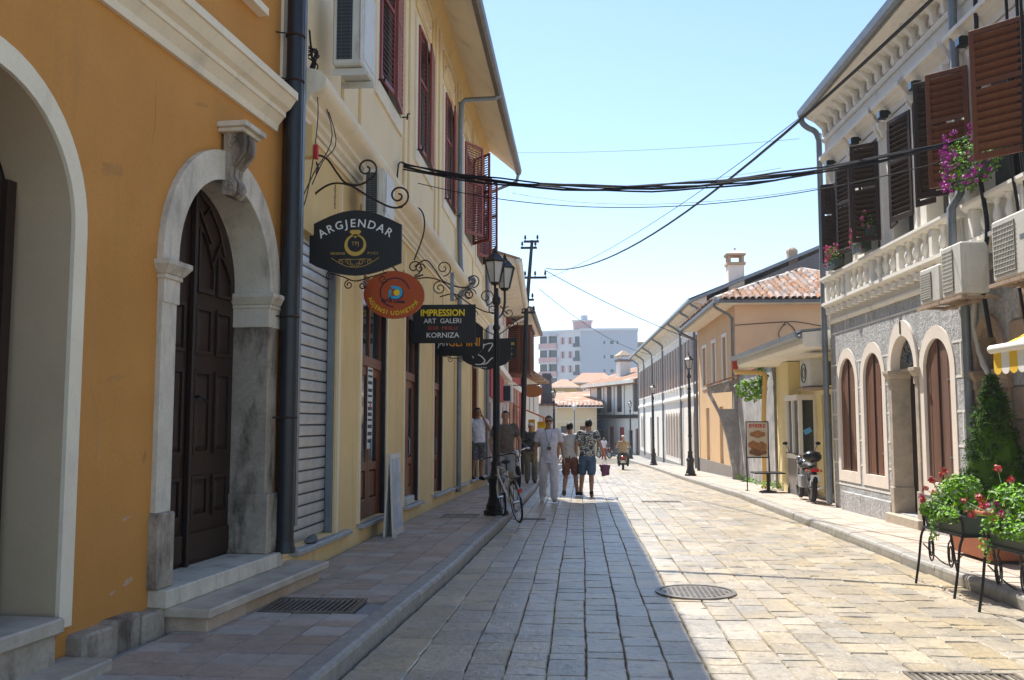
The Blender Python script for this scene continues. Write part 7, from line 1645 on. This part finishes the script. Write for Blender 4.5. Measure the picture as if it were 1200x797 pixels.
person('man in pale lilac shirt, white trousers and sunglasses walking toward the viewer with a camera', (-.70, 20.3, gz(20.3)), .05, 1.86,
       dict(kneeL=(.10,-.16,.50), ankL=(.10,-.22,.10), toeL=(.13,-.40,.09), kneeR=(-.11,.02,.49), ankR=(-.13,.20,.11), toeR=(-.14,.06,.03), tor=(-.01,-.02,0), elL=(.27,.03,1.13), wrL=(.30,-.09,.88), elR=(-.26,.06,1.13), wrR=(-.29,.04,.87)),
       'linen', .55, 'linenwhite', 1, 'shoewhite', 'hairgrey', 'skin', glasses=True, shirt_len=.80, belly=.04, extra=ex_cam)
# grey tee man, from behind
def ex_bag(t, D):
    m = MB(); m.ell((-.30,-.08,.72), (.055,.05,.075), 12, 8); m.build('black_pouch', 'lens', t, smooth=60); m = MB(); m.tube([(.30,-.06,.74),(.34,-.06,.70),(.32,-.06,.60),(.27,-.06,.58)], .012, 6); m.build('strap_loop', 'lens', t)
person('man seen from behind in grey tee and brown shorts walking between two others', (-.27, 22.3, gz(22.3)), PI-.05, 1.74,
       dict(kneeL=(.10,-.02,.49), ankL=(.13,.20,.15), toeL=(.14,.08,.05), kneeR=(-.12,-.17,.51), ankR=(-.16,-.18,.09), toeR=(-.18,-.33,.05), elL=(.27,.08,1.14), wrL=(.28,.04,.90), elR=(-.27,-.03,1.14), wrR=(-.29,-.16,.91), tor=(.015,-.02,0)), 'greytee', .5, 'maroon', .5, 'shoedark', 'hairdark', 'skin', extra=ex_bag)
# camouflage tee man with purple bag
def ex_purple(t, D):
    m = MB(); x, y, z = D['wrL']; m.tube([(x+.0,y-.02,z-.08),(x-.05,y-.02,z-.20)], .006, 5); m.tube([(x,y-.02,z-.08),(x+.06,y-.02,z-.20)], .006, 5)
    m.build('bag_handle', 'shoewhite', t); m = MB(); m.hexa([(x-.09,y-.07,z-.44),(x+.07,y-.07,z-.46),(x+.07,y+.05,z-.46),(x-.09,y+.05,z-.44),(x-.13,y-.09,z-.20),(x+.13,y-.09,z-.19),(x+.13,y+.06,z-.19),(x-.13,y+.06,z-.20)]); remesh(m, 'bag', 'purple', t, .02, 3, .02, 3)
# seen from behind: his right side is on the picture's right, so the bag hangs from the -x (R) hand
def ex_purpleR(t, D):
    D2 = dict(D); D2['wrL'] = D['wrR']; ex_purple(t, D2)
person('man seen from behind in camouflage tee and denim shorts carrying a purple bag', (.14, 22.2, gz(22.2)), PI+.03, 1.82,
       dict(kneeL=(.11,-.16,.51), ankL=(.15,-.18,.09), toeL=(.17,-.33,.05), kneeR=(-.09,.0,.49), ankR=(-.08,.18,.13), toeR=(-.09,.05,.03), tor=(-.02,-.02,0), head=(-.035,-.04,1.63), elR=(-.30,.02,1.15), wrR=(-.40,-.06,.92), elL=(.25,.0,1.13), wrL=(.25,-.10,.90)), 'camo', .5, 'denim', .52, 'shoedark', 'hairdark', 'skin', extra=ex_purpleR)
# man in doorway with phone
def ex_phone(t, D): MB().box(.035,.05,-.16,-.12,1.52,1.66).build('phone', 'lens', t)
person('man in white tee and patterned shorts phoning in the last doorway of the yellow facade', (-2.585, 23.35, g(23)+.33), .35, 1.80,
       dict(elL=(.30,-.06,1.20), wrL=(.10,-.17,1.50), elR=(-.24,.03,1.13), wrR=(-.20,-.10,.92), kneeL=(.09,-.02,.49), ankL=(.09,.02,.08)), 'whitetee', .45, 'plaid', .52, 'shoedark', 'hairdark', 'skin', belly=.03, extra=ex_phone)
# man in brown tee behind the lamp post
def ex_print(t, D):
    m = MB(); m.add([(-.09,-.152,1.24),(.09,-.152,1.24),(.08,-.150,1.30),(-.08,-.150,1.30)], [(0,1,2,3)])
    for c in (-.05, .0, .05): m.add([(c-.03,-.153,1.22),(c+.03,-.153,1.22),(c+.02,-.153,1.28),(c-.02,-.153,1.33)], [(0,1,2,3)])
person('man in taupe tee and grey shorts standing behind the near lamp post with his bicycle', (-1.62, 20.0, gz(20, True)), .08, 1.84,
       dict(elL=(.29,.03,1.15), wrL=(.29,-.14,.92), elR=(-.30,.03,1.15), wrR=(-.27,-.13,.93), kneeL=(.11,-.03,.49), ankL=(.12,.02,.08)), 'browntee', .55, 'greyshort', .52, 'shoedark', 'hairdark', 'skin', belly=.05)
# camouflage jacket man with pale cap
person('man in dark camouflage top and pale cap standing far back on the left pavement', (-1.46, 27.2, gz(27.2, True)), .1, 1.74,
       dict(elL=(.25,.0,1.15), wrL=(.14,-.17,1.05), elR=(-.25,.0,1.15), wrR=(-.12,-.17,1.04)), 'camodark', .9, 'olive', 1, 'shoedark', None, 'skin', cap='cap')
# scooter rider
SC = thing('scooter', 'dark motor scooter ridden away down the middle of the street', 'scooter', (2.05, 46.5, g(46.5)), math.radians(-3))
wheel(SC, -.55, .24, .24, .12, 6); wheel(SC, .65, .24, .24, .11, 6)
m = MB(); m.ell((0,-.35,.55), (.20,.42,.22), 12, 8); m.box(-.17,.17,-.1,.45,.24,.32); m.ell((0,.50,.62), (.19,.10,.36), 10, 8); m.build('fairing', 'bikeblack', SC, smooth=60)
m = MB(); m.ell((0,-.25,.77), (.15,.36,.06), 12, 6); m.build('seat', 'seatv', SC, smooth=60); m = MB(); m.tube([(-.34,.30,1.02),(0,.45,1.0),(.34,.30,1.02)], .018, 6); m.tube([(0,.6,.3),(0,.45,1.0)], .03, 6); m.build('handlebar', 'bikeblack', SC, smooth=60)
MB().box(-.10,.10,-.80,-.74,.56,.66).build('tail_light', 'taillight', SC, bevel=.01); MB().box(-.09,.09,-.80,-.79,.36,.50).build('number_plate', 'platew', SC)
for s in (-1, 1): m = MB(); m.tube([(s*.28,.36,1.03),(s*.36,.38,1.22)], .008, 5); m.ell((s*.38,.38,1.26), (.06,.02,.04), 8, 5); m.build('mirror', 'bikeblack', SC)
person('helmeted man in tan vest and white sleeves riding the scooter away from the viewer', (2.05, 46.3, g(46.3)-.14), PI-.05, 1.82,
       dict(kneeL=(.22,-.40,.74), ankL=(.20,-.30,.36), toeL=(.21,-.46,.36), kneeR=(-.22,-.40,.74), ankR=(-.20,-.30,.36), toeR=(-.21,-.46,.36), elL=(.33,-.15,1.20), wrL=(.30,-.50,1.14), elR=(-.33,-.15,1.20), wrR=(-.30,-.50,1.14)), 'tanvest', .2, 'darkshort', 1, 'shoedark', None, 'skin2', cap='helmet', shirt_len=.92)
# distant passer-by by the white house
person('distant person in pale shirt standing before the white timbered house', (1.75, 73.5, g(73.5)), 0, 1.7, None, 'whitetee', .5, 'redwall', 1, 'shoedark', 'hairdark', 'skin')
# ================================================================== AIR
hz = MB().box(-260, 260, -60, 420, -2.6, 27).build('haze', None) if False else None
me = MB().box(-260, 260, -60, 420, -2.6, 27).mesh('haze'); hz = link('haze', me); hz['kind'] = 'stuff'
hm = bpy.data.materials.new('haze_air'); hm.use_nodes = True; t = hm.node_tree; t.nodes.clear(); pv = t.nodes.new('ShaderNodeVolumePrincipled'); mo = t.nodes.new('ShaderNodeOutputMaterial')
pv.inputs['Color'].default_value = (.80, .88, 1, 1); pv.inputs['Density'].default_value = .0007; t.links.new(pv.outputs[0], mo.inputs['Volume']); me.materials.append(hm)
bpy.context.view_layer.update()
